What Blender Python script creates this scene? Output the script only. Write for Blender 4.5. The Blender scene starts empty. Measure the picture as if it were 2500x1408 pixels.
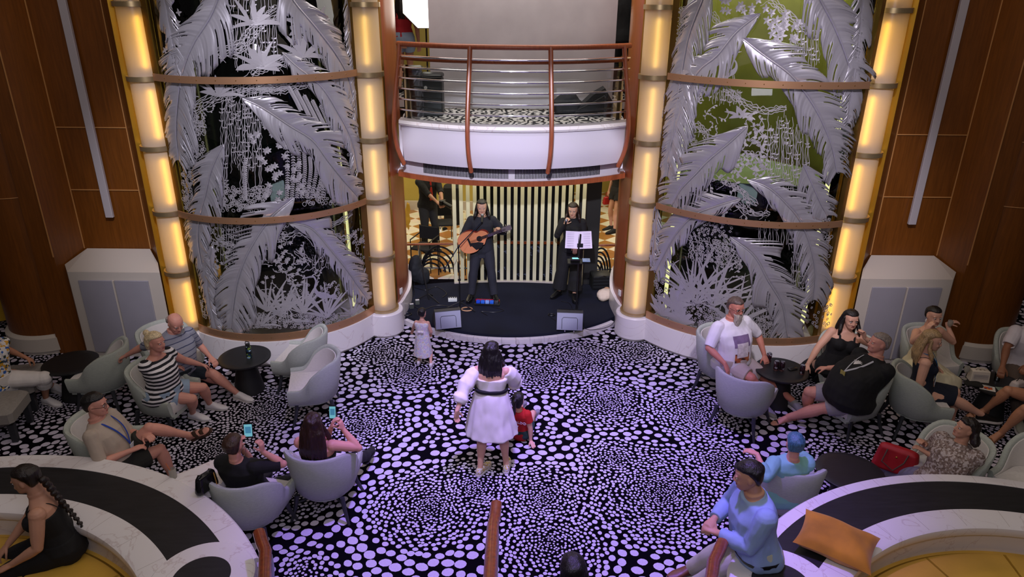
import bpy, bmesh, math, random
from mathutils import Vector as V, Matrix, noise
import numpy as np
sc = bpy.context.scene
COL = sc.collection
PI = math.pi
rnd = random.Random(7)
# ---------------------------------------------------------------- camera
F = 1734.0; TH = math.radians(23.0); RO = math.radians(0.5); CH = 5.0
def ray(u, v):
    a = u-1250; b = v-704
    x = a*math.cos(RO)+b*math.sin(RO); y = -a*math.sin(RO)+b*math.cos(RO)
    c, s = math.cos(TH), math.sin(TH)
    return V((x/F, c-s*y/F, -s-c*y/F))
def Z(u, v, z=0.0):
    r = ray(u, v); t = (z-CH)/r.z
    return V((r.x*t, r.y*t, z))
def Y(u, v, y):
    r = ray(u, v); t = y/r.y
    return V((r.x*t, y, CH+r.z*t))
cam = bpy.data.cameras.new('camera'); co = bpy.data.objects.new('camera', cam); COL.objects.link(co)
co.location = (0, 0, CH); cam.sensor_width = 36; cam.lens = F/2500*36; cam.clip_start = 0.05
fw = V((0, math.cos(TH), -math.sin(TH))); rt = V((1, 0, 0)); up = rt.cross(fw)
R0 = Matrix((rt, up, -fw)).transposed()
co.rotation_euler = (Matrix.Rotation(RO, 3, fw).inverted() @ R0).to_euler()
sc.camera = co
sc.view_settings.view_transform = 'Standard'; sc.view_settings.look = 'None'
sc.view_settings.gamma = 1; sc.view_settings.exposure = 0.0
sc.cycles.max_bounces = 7; sc.cycles.diffuse_bounces = 3; sc.cycles.transparent_max_bounces = 8
sc.cycles.glossy_bounces = 3; sc.cycles.transmission_bounces = 4
sc.cycles.sample_clamp_indirect = 3.0; sc.cycles.adaptive_threshold = .02
sc.cycles.caustics_reflective = False; sc.cycles.caustics_refractive = False
# ---------------------------------------------------------------- materials
MATS = {}
def nt(name):
    m = bpy.data.materials.new(name); m.use_nodes = True
    t = m.node_tree; b = t.nodes['Principled BSDF']
    return m, t, b
def L(t, a, b): t.links.new(a, b)
def node(t, typ, **kw):
    n = t.nodes.new(typ)
    for k, v in kw.items():
        if k.startswith('i_'):
            n.inputs[k[2:].replace('_', ' ')].default_value = v
        else: setattr(n, k, v)
    return n
def rgb(c): return (c[0], c[1], c[2], 1)
def hexc(h):
    h = h.lstrip('#'); o = []
    for i in (0, 2, 4):
        x = int(h[i:i+2], 16)/255; o.append(x/12.92 if x <= .04045 else ((x+.055)/1.055)**2.4)
    return tuple(o)
def mat(name, col, rough=.6, metal=0, noise_s=0, noise_a=.15, bump=0, bump_s=60, stretch=None, emit=None, es=0, coat=0, spec=.5, sheen=0, alpha=1, trans=0):
    if name in MATS: return MATS[name]
    if isinstance(col, str): col = hexc(col)
    m, t, b = nt(name)
    b.inputs['Base Color'].default_value = rgb(col); b.inputs['Roughness'].default_value = rough
    b.inputs['Metallic'].default_value = metal; b.inputs['Specular IOR Level'].default_value = spec
    if coat: b.inputs['Coat Weight'].default_value = coat; b.inputs['Coat Roughness'].default_value = .1
    if sheen: b.inputs['Sheen Weight'].default_value = sheen
    if alpha < 1: b.inputs['Alpha'].default_value = alpha
    if trans: b.inputs['Transmission Weight'].default_value = trans
    tc = None
    if noise_s or bump:
        tc = node(t, 'ShaderNodeTexCoord'); mp = node(t, 'ShaderNodeMapping')
        if stretch: mp.inputs['Scale'].default_value = stretch
        L(t, tc.outputs['Object'], mp.inputs['Vector'])
    if noise_s:
        n = node(t, 'ShaderNodeTexNoise', i_Scale=noise_s, i_Detail=4.0)
        L(t, mp.outputs['Vector'], n.inputs['Vector'])
        r = node(t, 'ShaderNodeValToRGB')
        r.color_ramp.elements[0].color = rgb([c*(1-noise_a) for c in col]); r.color_ramp.elements[0].position = .3
        r.color_ramp.elements[1].color = rgb([min(1, c*(1+noise_a)) for c in col]); r.color_ramp.elements[1].position = .7
        L(t, n.outputs['Fac'], r.inputs['Fac']); L(t, r.outputs['Color'], b.inputs['Base Color'])
    if bump:
        n2 = node(t, 'ShaderNodeTexNoise', i_Scale=bump_s, i_Detail=3.0)
        L(t, mp.outputs['Vector'], n2.inputs['Vector'])
        bp = node(t, 'ShaderNodeBump', i_Strength=bump, i_Distance=.01)
        L(t, n2.outputs['Fac'], bp.inputs['Height']); L(t, bp.outputs['Normal'], b.inputs['Normal'])
    if emit is not None:
        b.inputs['Emission Color'].default_value = rgb(hexc(emit) if isinstance(emit, str) else emit)
        b.inputs['Emission Strength'].default_value = es
    MATS[name] = m
    return m
def stripes(name, cols, freq, axis='Z', rough=.8, width=.5, second=None, noise_w=0.0):
    """fabric with woven stripes along one object axis; cols=(base,stripe)"""
    if name in MATS: return MATS[name]
    m, t, b = nt(name); b.inputs['Roughness'].default_value = rough
    tc = node(t, 'ShaderNodeTexCoord'); sx = node(t, 'ShaderNodeSeparateXYZ')
    L(t, tc.outputs['Object'], sx.inputs[0])
    src = sx.outputs[axis]
    mu = node(t, 'ShaderNodeMath', operation='MULTIPLY'); mu.inputs[1].default_value = freq; L(t, src, mu.inputs[0])
    fr = node(t, 'ShaderNodeMath', operation='FRACT'); L(t, mu.outputs[0], fr.inputs[0])
    gt = node(t, 'ShaderNodeMath', operation='GREATER_THAN'); gt.inputs[1].default_value = 1-width; L(t, fr.outputs[0], gt.inputs[0])
    mx = node(t, 'ShaderNodeMix', data_type='RGBA')
    mx.inputs['A'].default_value = rgb(hexc(cols[0])); mx.inputs['B'].default_value = rgb(hexc(cols[1]))
    L(t, gt.outputs[0], mx.inputs['Factor']); L(t, mx.outputs['Result'], b.inputs['Base Color'])
    MATS[name] = m; return m
def blotch(name, cols, scale, rough=.8, kind='voronoi'):
    if name in MATS: return MATS[name]
    m, t, b = nt(name); b.inputs['Roughness'].default_value = rough
    tc = node(t, 'ShaderNodeTexCoord')
    if kind == 'voronoi':
        n = node(t, 'ShaderNodeTexVoronoi', i_Scale=scale); L(t, tc.outputs['Object'], n.inputs['Vector'])
        sp = node(t, 'ShaderNodeSeparateColor'); L(t, n.outputs['Color'], sp.inputs[0]); out = sp.outputs[0]
    else:
        n = node(t, 'ShaderNodeTexNoise', i_Scale=scale, i_Detail=1.0); L(t, tc.outputs['Object'], n.inputs['Vector']); out = n.outputs['Fac']
    r = node(t, 'ShaderNodeValToRGB'); r.color_ramp.interpolation = 'CONSTANT' if kind == 'voronoi' else 'LINEAR'
    e = r.color_ramp.elements
    while len(e) < len(cols): e.new(.5)
    for i, c in enumerate(cols):
        e[i].position = i/len(cols) if kind == 'voronoi' else .3+.4*i/max(1, len(cols)-1); e[i].color = rgb(hexc(c))
    L(t, out, r.inputs['Fac']); L(t, r.outputs['Color'], b.inputs['Base Color'])
    MATS[name] = m; return m
# ---------------------------------------------------------------- mesh builder
class MB:
    def __init__(s): s.v = []; s.f = []; s.m = []; s.mi = 0
    def add(s, vs, fs, mi=None):
        o = len(s.v); s.v.extend([tuple(p) for p in vs])
        for f in fs: s.f.append(tuple(i+o for i in f)); s.m.append(s.mi if mi is None else mi)
        return s
    def box(s, c, d, rz=0, rx=0, ry=0, tp=None, bev=0):
        """centre, size; tp=(sx,sy) scale of the top face"""
        hx, hy, hz = d[0]/2, d[1]/2, d[2]/2; tx, ty = tp or (1, 1)
        if bev:
            b = min(bev, hx*.9, hy*.9, hz*.9); rings = []
            for (z, k) in ((-hz, b), (-hz+b, 0), (hz-b, 0), (hz, b)):
                q = (z+hz)/(2*hz); fx = 1+(tx-1)*q; fy = 1+(ty-1)*q
                X = hx*fx-k; Yy = hy*fy-k; c2 = b
                rings.append([V(p) for p in ((X-c2, -Yy, z), (X, -Yy+c2, z), (X, Yy-c2, z), (X-c2, Yy, z), (-X+c2, Yy, z), (-X, Yy-c2, z), (-X, -Yy+c2, z), (-X+c2, -Yy, z))])
            n = 8; vs = [p for r in rings for p in r]; fs = []
            for i in range(3):
                for j in range(n): fs.append((i*n+j, i*n+(j+1) % n, (i+1)*n+(j+1) % n, (i+1)*n+j))
            fs.append(tuple(range(n-1, -1, -1))); fs.append(tuple(range(3*n, 4*n)))
        else:
            vs = [V((sx*hx*(tx if z > 0 else 1), sy*hy*(ty if z > 0 else 1), z*hz)) for z in (-1, 1) for sx, sy in ((-1, -1), (1, -1), (1, 1), (-1, 1))]
            fs = [(3, 2, 1, 0), (4, 5, 6, 7), (0, 1, 5, 4), (1, 2, 6, 5), (2, 3, 7, 6), (3, 0, 4, 7)]
        M = Matrix.Rotation(rz, 3, 'Z') @ Matrix.Rotation(ry, 3, 'Y') @ Matrix.Rotation(rx, 3, 'X')
        return s.add([M @ p + V(c) for p in vs], fs)
    def rings(s, rs, cap=True, close=True):
        n = len(rs[0]); vs = [p for r in rs for p in r]; fs = []
        for i in range(len(rs)-1):
            for j in range(n if close else n-1):
                k = (j+1) % n; fs.append((i*n+j, i*n+k, (i+1)*n+k, (i+1)*n+j))
        if cap and close: fs.append(tuple(range(n-1, -1, -1))); fs.append(tuple(range((len(rs)-1)*n, len(rs)*n)))
        return s.add(vs, fs)
    def tube(s, pts, r, n=10, cap=True, ell=1.0, upv=None):
        """swept tube; r number or list; ell = width ratio along the side axis"""
        pts = [V(p) for p in pts]; m = len(pts)
        rr = r if isinstance(r, (list, tuple)) else [r]*m
        rs = []; side = None
        for i, p in enumerate(pts):
            d = (pts[min(i+1, m-1)]-pts[max(i-1, 0)])
            if d.length < 1e-9: d = V((0, 0, 1))
            d.normalize()
            if side is None:
                u0 = V(upv) if upv else (V((0, 0, 1)) if abs(d.z) < .9 else V((0, 1, 0)))
                side = d.cross(u0)
                if side.length < 1e-6: side = d.cross(V((1, 0, 0)))
            else: side = side-d*side.dot(d)
            if side.length < 1e-6: side = d.cross(V((.3, .5, .8)))
            side.normalize(); w = d.cross(side)
            q = rr[i]; a, b = (q if isinstance(q, (list, tuple)) else (q*ell, q))
            rs.append([p+side*(a*math.cos(2*PI*j/n))+w*(b*math.sin(2*PI*j/n)) for j in range(n)])
        return s.rings(rs, cap)
    def lathe(s, prof, c=(0, 0, 0), n=32, M=None, a0=0, a1=2*PI):
        c = V(c); rs = []
        for r, z in prof:
            row = []
            for j in range(n):
                a = a0+(a1-a0)*j/n
                p = V((r*math.cos(a), r*math.sin(a), z))
                row.append((M @ p if M else p)+c)
            rs.append(row)
        return s.rings(rs, True)
    def ell(s, c, r, n=14, M=None):
        c = V(c); rs = []
        k = max(5, n//2)
        for i in range(k+1):
            ph = -PI/2+PI*(i/k)*.998+.001
            row = []
            for j in range(n):
                a = 2*PI*j/n
                p = V((r[0]*math.cos(ph)*math.cos(a), r[1]*math.cos(ph)*math.sin(a), r[2]*math.sin(ph)))
                row.append((M @ p if M else p)+c)
            rs.append(row)
        return s.rings(rs, True)
    def prism(s, poly, z0, z1):
        n = len(poly)
        return s.rings([[V((p[0], p[1], z0)) for p in poly], [V((p[0], p[1], z1)) for p in poly]])
    def wall(s, path, z0, z1, th):
        """vertical sheet with thickness following a 2-D path (offset to the left of travel)"""
        P = [V((p[0], p[1])) for p in path]; m = len(P); O = []
        for i in range(m):
            d = (P[min(i+1, m-1)]-P[max(i-1, 0)]).normalized(); O.append(P[i]+V((-d.y, d.x))*th)
        poly = [(p.x, p.y) for p in P]+[(p.x, p.y) for p in reversed(O)]
        n = len(poly); vs = [(p[0], p[1], z) for z in (z0, z1) for p in poly]; fs = []
        for j in range(n): k = (j+1) % n; fs.append((j, k, n+k, n+j))
        for i in range(m-1):
            fs.append((i+1, i, n-1-i, n-2-i)); fs.append((n+i, n+i+1, n+n-2-i, n+n-1-i))
        return s.add(vs, fs)
    def mesh(s, name, mats, smooth=True, ang=40):
        me = bpy.data.meshes.new(name); me.from_pydata(s.v, [], s.f)
        for m in (mats if isinstance(mats, (list, tuple)) else [mats]): me.materials.append(m)
        me.polygons.foreach_set('material_index', s.m)
        if smooth:
            me.polygons.foreach_set('use_smooth', [True]*len(me.polygons))
            me.set_sharp_from_angle(angle=math.radians(ang))
        me.update(); return me
    def build(s, name, mats, parent=None, smooth=True, ang=40, fix=True):
        me = s.mesh(name, mats, smooth, ang)
        if fix:
            bm = bmesh.new(); bm.from_mesh(me); bmesh.ops.recalc_face_normals(bm, faces=bm.faces); bm.to_mesh(me); bm.free()
        o = bpy.data.objects.new(name, me); COL.objects.link(o)
        if parent: o.parent = parent
        return o
def tag(o, label=None, cat=None, group=None, kind=None):
    if label: o['label'] = label
    if cat: o['category'] = cat
    if group: o['group'] = group
    if kind: o['kind'] = kind
    return o
def empty(name, loc=(0, 0, 0), rz=0, label=None, cat=None, group=None):
    o = bpy.data.objects.new(name, None); COL.objects.link(o); o.location = loc; o.rotation_euler = (0, 0, rz)
    o.empty_display_size = .1
    return tag(o, label, cat, group)
def struct(name, mb, m, **k): return tag(mb.build(name, m, **k), kind='structure')
def copy_tree(o, parent=None):
    c = o.copy(); COL.objects.link(c)
    if parent: c.parent = parent
    for ch in [x for x in bpy.data.objects if x.parent == o]: copy_tree(ch, c)
    return c
def arc(cx, cy, r, a0, a1, n): return [(cx+r*math.cos(a0+(a1-a0)*i/n), cy+r*math.sin(a0+(a1-a0)*i/n)) for i in range(n+1)]
def lerp(a, b, t): return a+(b-a)*t
def spline(P, n):
    P = [V(p) for p in P]; out = []
    Q = [P[0]*2-P[1]]+P+[P[-1]*2-P[-2]]
    for i in range(1, len(Q)-2):
        for k in range(n):
            t = k/n; a, b, c, d = Q[i-1], Q[i], Q[i+1], Q[i+2]
            out.append(.5*((2*b)+(c-a)*t+(2*a-5*b+4*c-d)*t*t+(3*b-a-3*c+d)*t**3))
    out.append(P[-1]); return out
# common materials
def wood_mat(name, col, seam=None):
    m, t, b = nt(name); b.inputs['Roughness'].default_value = .32
    tc = node(t, 'ShaderNodeTexCoord'); mp = node(t, 'ShaderNodeMapping'); mp.inputs['Scale'].default_value = (14, 14, .9)
    L(t, tc.outputs['Object'], mp.inputs['Vector'])
    n = node(t, 'ShaderNodeTexNoise', i_Scale=3.0, i_Detail=6.0, i_Distortion=.6); L(t, mp.outputs['Vector'], n.inputs['Vector'])
    r = node(t, 'ShaderNodeValToRGB'); c = hexc(col)
    r.color_ramp.elements[0].color = rgb([x*.78 for x in c]); r.color_ramp.elements[0].position = .3
    r.color_ramp.elements[1].color = rgb([x*1.18 for x in c]); r.color_ramp.elements[1].position = .72
    L(t, n.outputs['Fac'], r.inputs['Fac']); L(t, r.outputs['Color'], b.inputs['Base Color'])
    MATS[name] = m; return m
WOOD = wood_mat('cherry_veneer', '#744214'); WOODR = wood_mat('red_cherry_veneer', '#985030')
RAIL = mat('varnished_handrail', '#7c3a1c', .22, coat=.5, noise_s=4, noise_a=.2, stretch=(6, 6, 6))
def marble(name, base, vein):
    m, t, b = nt(name); b.inputs['Roughness'].default_value = .22
    tc = node(t, 'ShaderNodeTexCoord')
    n = node(t, 'ShaderNodeTexNoise', i_Scale=1.1, i_Detail=7.0, i_Distortion=2.2); L(t, tc.outputs['Object'], n.inputs['Vector'])
    s = node(t, 'ShaderNodeMath', operation='SUBTRACT'); s.inputs[1].default_value = .5; L(t, n.outputs['Fac'], s.inputs[0])
    a = node(t, 'ShaderNodeMath', operation='ABSOLUTE'); L(t, s.outputs[0], a.inputs[0])
    r = node(t, 'ShaderNodeValToRGB'); r.color_ramp.elements[0].position = 0; r.color_ramp.elements[1].position = .011
    r.color_ramp.elements[0].color = rgb(hexc(vein)); r.color_ramp.elements[1].color = rgb(hexc(base))
    L(t, a.outputs[0], r.inputs['Fac']); L(t, r.outputs['Color'], b.inputs['Base Color'])
    MATS[name] = m; return m
MARB = marble('white_marble', '#e6e1e0', '#d3c8c6')
CREAM = mat('cream_paint', '#c3baad', .5)
GREYP = mat('grey_panel', '#96939a', .45, noise_s=3, noise_a=.04)
GOLD = mat('brushed_brass', '#c79a4a', .3, 1, bump=.05, bump_s=200)
BRONZE = mat('brushed_bronze', '#d0a078', .36, .75)
BRASSD = mat('aged_brass', '#8f6f35', .35, .9)
CHROME = mat('chrome', '#e6e8ee', .07, 1)
BLACK = mat('black_plastic', '#101012', .4)
BLACKM = mat('matte_black', '#0b0b0d', .85)
IRON = mat('wrought_iron', '#17161a', .35, .3)
SLATE = mat('black_slate', '#1c1b1d', .55, noise_s=5, noise_a=.35, stretch=(1, 6, 1))
# ================================================================ SETTING
# ---- carpet: pebbles laid over a black ground, one mesh
def carpet():
    XM, XX, YM, YX = -9.2, 9.2, 3.2, 13.2
    me_b = MB(); me_b.mi = 0
    me_b.add([(-14, 1, 0), (14, 1, 0), (14, 22, 0), (-14, 22, 0)], [(0, 1, 2, 3)])
    me_b.add([(-14, 1, -.15), (14, 1, -.15), (14, 22, -.15), (-14, 22, -.15)], [(3, 2, 1, 0)])
    P = [Z(*q) for q in ((1410, 877), (1160, 1190), (1000, 905), (1610, 1200), (1050, 1235), (1345, 1330), (880, 1040), (1490, 985), (640, 1000), (1700, 1010), (930, 860), (330, 1080), (1180, 975), (1760, 1130), (720, 1200), (1500, 1120))]
    R = [.62, .55, .5, .85, .62, .55, .5, .55, .6, .6, .42, .6, .5, .45, .5, .4]
    cs = [(p.x, p.y, r) for p, r in zip(P, R)]
    g = random.Random(3)
    for i in range(70):
        x, y = g.uniform(XM, XX), g.uniform(YM, YX); r = g.uniform(.42, .8)
        if all(math.hypot(x-c[0], y-c[1]) > .62*(r+c[2]) for c in cs): cs.append((x, y, r))
    C = np.array(cs)
    def size(x, y):
        d = np.hypot(C[:, 0]-x, C[:, 1]-y)/C[:, 2]
        i = int(d.argmin()); q = d[i]
        if q < 1: s = .017+.034*q**.8
        else:
            s = .058+.06*min(1, (q-1)/.35)
            if q > 1.45: s = max(.03, s-.12*(q-1.45))
        if q < 1 and (q*4.6) % 1 > .80: s *= .72
        return s*1.0, i
    cell = .03; G = {}; pts = []
    def can(x, y, s):
        k = int((s+.07)/cell)+1; cx, cy = int(x//cell), int(y//cell)
        for a in range(cx-k, cx+k+1):
            for b in range(cy-k, cy+k+1):
                w = G.get((a, b))
                if w:
                    for (px_, py_, ps) in w:
                        if (px_-x)**2+(py_-y)**2 < (.5*(s+ps))**2: return False
        return True
    # visible trapezoid
    def vis(x, y):
        return abs(x) < .74*(y+2.2)+.25 and not (y < 5.0 and abs(x) > 2.7)
    # candidates: hex-jitter at fine pitch, sizes sorted big first
    cand = []
    pitch = .021; ny = int((YX-YM)/pitch)
    for j in range(ny):
        y = YM+j*pitch
        for i in range(int((XX-XM)/pitch)):
            x = XM+(i+.5*(j % 2))*pitch
            if not vis(x, y) or y > 12.0 or (y > 10.6 and abs(x) < 7): continue
            if ((abs(x)-3.5)**2+(y-10.5)**2 < 1.9) or (x*x+(y-12.07)**2 < 5.6): continue
            cand.append((x+g.uniform(-.4, .4)*pitch, y+g.uniform(-.4, .4)*pitch))
    A = np.array(cand); S = np.empty(len(A)); 
    D = np.full(len(A), 9.); I = np.zeros(len(A), int)
    for k, c in enumerate(cs):
        d = np.hypot(A[:, 0]-c[0], A[:, 1]-c[1])/c[2]; w = d < D; D[w] = d[w]; I[w] = k
    q = D; S = np.where(q < 1, .017+.034*np.power(np.minimum(q, 1), .8), .058+.06*np.minimum(1, np.maximum(0, q-1)/.35))
    S = np.where(q > 1.45, np.maximum(.03, S-.12*(q-1.45)), S)
    S = np.where((q < 1) & ((q*4.6) % 1 > .8), S*.72, S)
    far = np.maximum(0, A[:, 1]-8)*.0; S = (S+far)*.99
    order = np.argsort(g.random()+np.random.RandomState(5).rand(len(A))-S*9)
    # greedy with size-classed grids
    occ = {}
    for k in order:
        x, y = A[k]; s = S[k]; ok = True
        kk = int((s*.5+.06)/.06)+1; cx, cy = int(x/.06), int(y/.06) if y > 0 else 0
        cx = int(math.floor(x/.06))
        for a in range(cx-kk, cx+kk+1):
            for b in range(cy-kk, cy+kk+1):
                w = occ.get((a, b))
                if w:
                    for e in w:
                        if (e[0]-x)**2+(e[1]-y)**2 < (.5*(s+e[2]))**2: ok = False; break
                if not ok: break
            if not ok: break
        if ok: occ.setdefault((cx, cy), []).append((x, y, s, I[k]))
    vs = []; fs = []
    for w in occ.values():
        for (x, y, s, i) in w:
            c = cs[i]; th = math.atan2(y-c[1], x-c[0])+PI/2+g.gauss(0, .25)
            a = s*.5*g.uniform(.98, 1.15); b = s*.5*g.uniform(.84, 1.0); n = 7 if s < .035 else 11
            ca, sa = math.cos(th), math.sin(th); o = len(vs); ex = g.uniform(-.1, .1)
            for j in range(n):
                t = 2*PI*j/n; u = a*math.cos(t)*(1+ex*math.sin(t)); v = b*math.sin(t)*(1-.15*abs(math.cos(t)))
                vs.append((x+u*ca-v*sa, y+u*sa+v*ca, .0015))
            fs.append(tuple(range(o, o+n)))
    me_b.mi = 1; me_b.add(vs, fs)
    return me_b
CARB = mat('carpet_black_pile', '#08060c', 1, spec=.05)
CARW = mat('carpet_pale_pebble', '#c6bfd0', 1, noise_s=60, noise_a=.06, spec=.05)
struct('floor', carpet(), [CARB, CARW], smooth=False, fix=False)
# ---- tiled hall floor behind the stage
def tile_mat():
    m, t, b = nt('diamond_floor_tiles'); b.inputs['Roughness'].default_value = .25
    tc = node(t, 'ShaderNodeTexCoord'); mp = node(t, 'ShaderNodeMapping'); mp.inputs['Rotation'].default_value = (0, 0, PI/4)
    L(t, tc.outputs['Object'], mp.inputs['Vector'])
    ch = node(t, 'ShaderNodeTexChecker', i_Scale=2.5); ch.inputs['Color1'].default_value = rgb(hexc('#efe6cc')); ch.inputs['Color2'].default_value = rgb(hexc('#b0793f'))
    L(t, mp.outputs['Vector'], ch.inputs['Vector'])
    n = node(t, 'ShaderNodeTexNoise', i_Scale=6.0, i_Detail=3.0); L(t, tc.outputs['Object'], n.inputs['Vector'])
    mx = node(t, 'ShaderNodeMix', data_type='RGBA', blend_type='MULTIPLY'); mx.inputs['Factor'].default_value = .35
    L(t, ch.outputs['Color'], mx.inputs['A']); L(t, n.outputs['Color'], mx.inputs['B']); L(t, mx.outputs['Result'], b.inputs['Base Color'])
    return m
struct('floor_hall', MB().box((0, 17.1, .01), (13.4, 9.8, .02)), tile_mat())
YW = mat('olive_yellow_wall', '#b5a04a', .6, noise_s=1.2, noise_a=.08)
struct('wall_hall', MB().box((-3.2, 16.7, 1.6), (7.0, .2, 3.2)).box((4.6, 16.7, 1.6), (4.2, .2, 3.2)).box((.8, 18.4, 1.6), (6, .2, 3.2)), YW)
struct('baseboard_hall', MB().box((-3.2, 16.56, .12), (7.0, .06, .24)).box((4.6, 16.56, .12), (4.2, .06, .24)), CREAM)
struct('ceiling_hall', MB().box((0, 16.6, 2.86), (13, 8.4, .1)), CREAM)
# ---- stage
STC = (-.04, 12.07)
poly = arc(STC[0], STC[1], 2.40, PI+.77, 2*PI-.77, 40)
st = MB().prism([(x, y) for x, y in poly]+[(1.72, 11.3), (1.75, 11.75)]+[p for p in arc(0.0, 6.19, 5.66, PI/2-.31, PI/2+.31, 20)]+[(-1.75, 11.75), (-1.72, 11.3)], 0, .13)
tag(st.build('stage_platform', mat('black_stage_carpet', '#131726', .95, bump=.4, bump_s=300, noise_s=2, noise_a=.3, spec=.25), ang=30), 'low round front stage platform covered in black carpet', 'stage')
cb = MB()
for i in range(17):
    a0 = PI+.82+(PI-1.64)*i/17; a1 = a0+(PI-1.64)/17*.985
    q = arc(STC[0], STC[1], 2.47, a0, a1, 4)+list(reversed(arc(STC[0], STC[1], 2.39, a0, a1, 4)))
    cb.prism(q, 0, .085)
struct('trim_1', cb, MARB)
# ---- side wings: wood veneer over a marble base
wing = [(-1.80, 10.09), (-1.73, 10.25), (-1.70, 10.5), (-1.68, 10.8), (-1.70, 11.1), (-1.76, 11.5), (-1.86, 11.9), (-2.05, 12.3)]
wing = [(p.x, p.y) for p in spline([V((a, b, 0)) for a, b in wing], 5)]
def mir(P): return [(-.05-x, y) for x, y in P]
for sgn, nm in ((0, 'wall_stage_left'), (1, 'wall_stage_right')):
    P = [(x-.05, y+.0) for x, y in wing]
    Q = wing
    if sgn: P = mir(P); Q = mir(Q)
    P = P if sgn else list(P)
    struct(nm, MB().wall(P if not sgn else P[::-1], .38, 6.4, .08), WOODR)
    struct('baseboard_stage_'+('right' if sgn else 'left'), MB().wall(Q if not sgn else Q[::-1], 0, .40, .14), MARB)
    # brass strip between wing and column
    g0 = [(-1.95, 10.16), (-1.80, 10.12)]
    if sgn: g0 = mir(g0)[::-1]
    struct('trim_stage_'+('right' if sgn else 'left'), MB().wall(g0, .4, 6.4, .05), GOLD)
# ---- marble plinths under the towers
TWR = {'L': (-3.56, 10.42, 1.49), 'R': (3.70, 10.87, 1.93)}
COLS = {'Lo': (-4.69, 9.34), 'Li': (-1.98, 10.02), 'Ri': (1.90, 9.98), 'Ro': (4.64, 9.34)}
def tower_arc(k, dr, n, e0=0, e1=0):
    cx, cy, R = TWR[k]
    if k == 'L': a0 = math.atan2(9.22-cy, -4.45-cx); a1 = math.atan2(9.88-cy, -2.16-cx)
    else: a0 = math.atan2(9.79-cy, 2.09-cx); a1 = math.atan2(9.02-cy, 4.33-cx)
    if a0 > 0: a0 -= 2*PI
    if a1 > 0: a1 -= 2*PI
    return arc(cx, cy, R+dr, a0-e0, a1+e1, n)
for k in 'LR':
    pl = MB()
    for (dr, z0, z1) in ((.05, 0, .05), (.10, .05, .40)):
        f = tower_arc(k, dr, 40, 0, .07 if k == 'R' else 0); b = tower_arc(k, -.35, 40)
        pl.prism(f+b[::-1], z0, z1)
    for c in (('Lo', 'Li') if k == 'L' else ('Ri', 'Ro')):
        x, y = COLS[c]
        pl.lathe([(.25, 0), (.25, .05), (.29, .05), (.29, .38), (.28, .395)], (x, y, 0), 40)
    struct('baseboard_tower_'+('left' if k == 'L' else 'right'), pl, MARB, ang=25)
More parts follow.
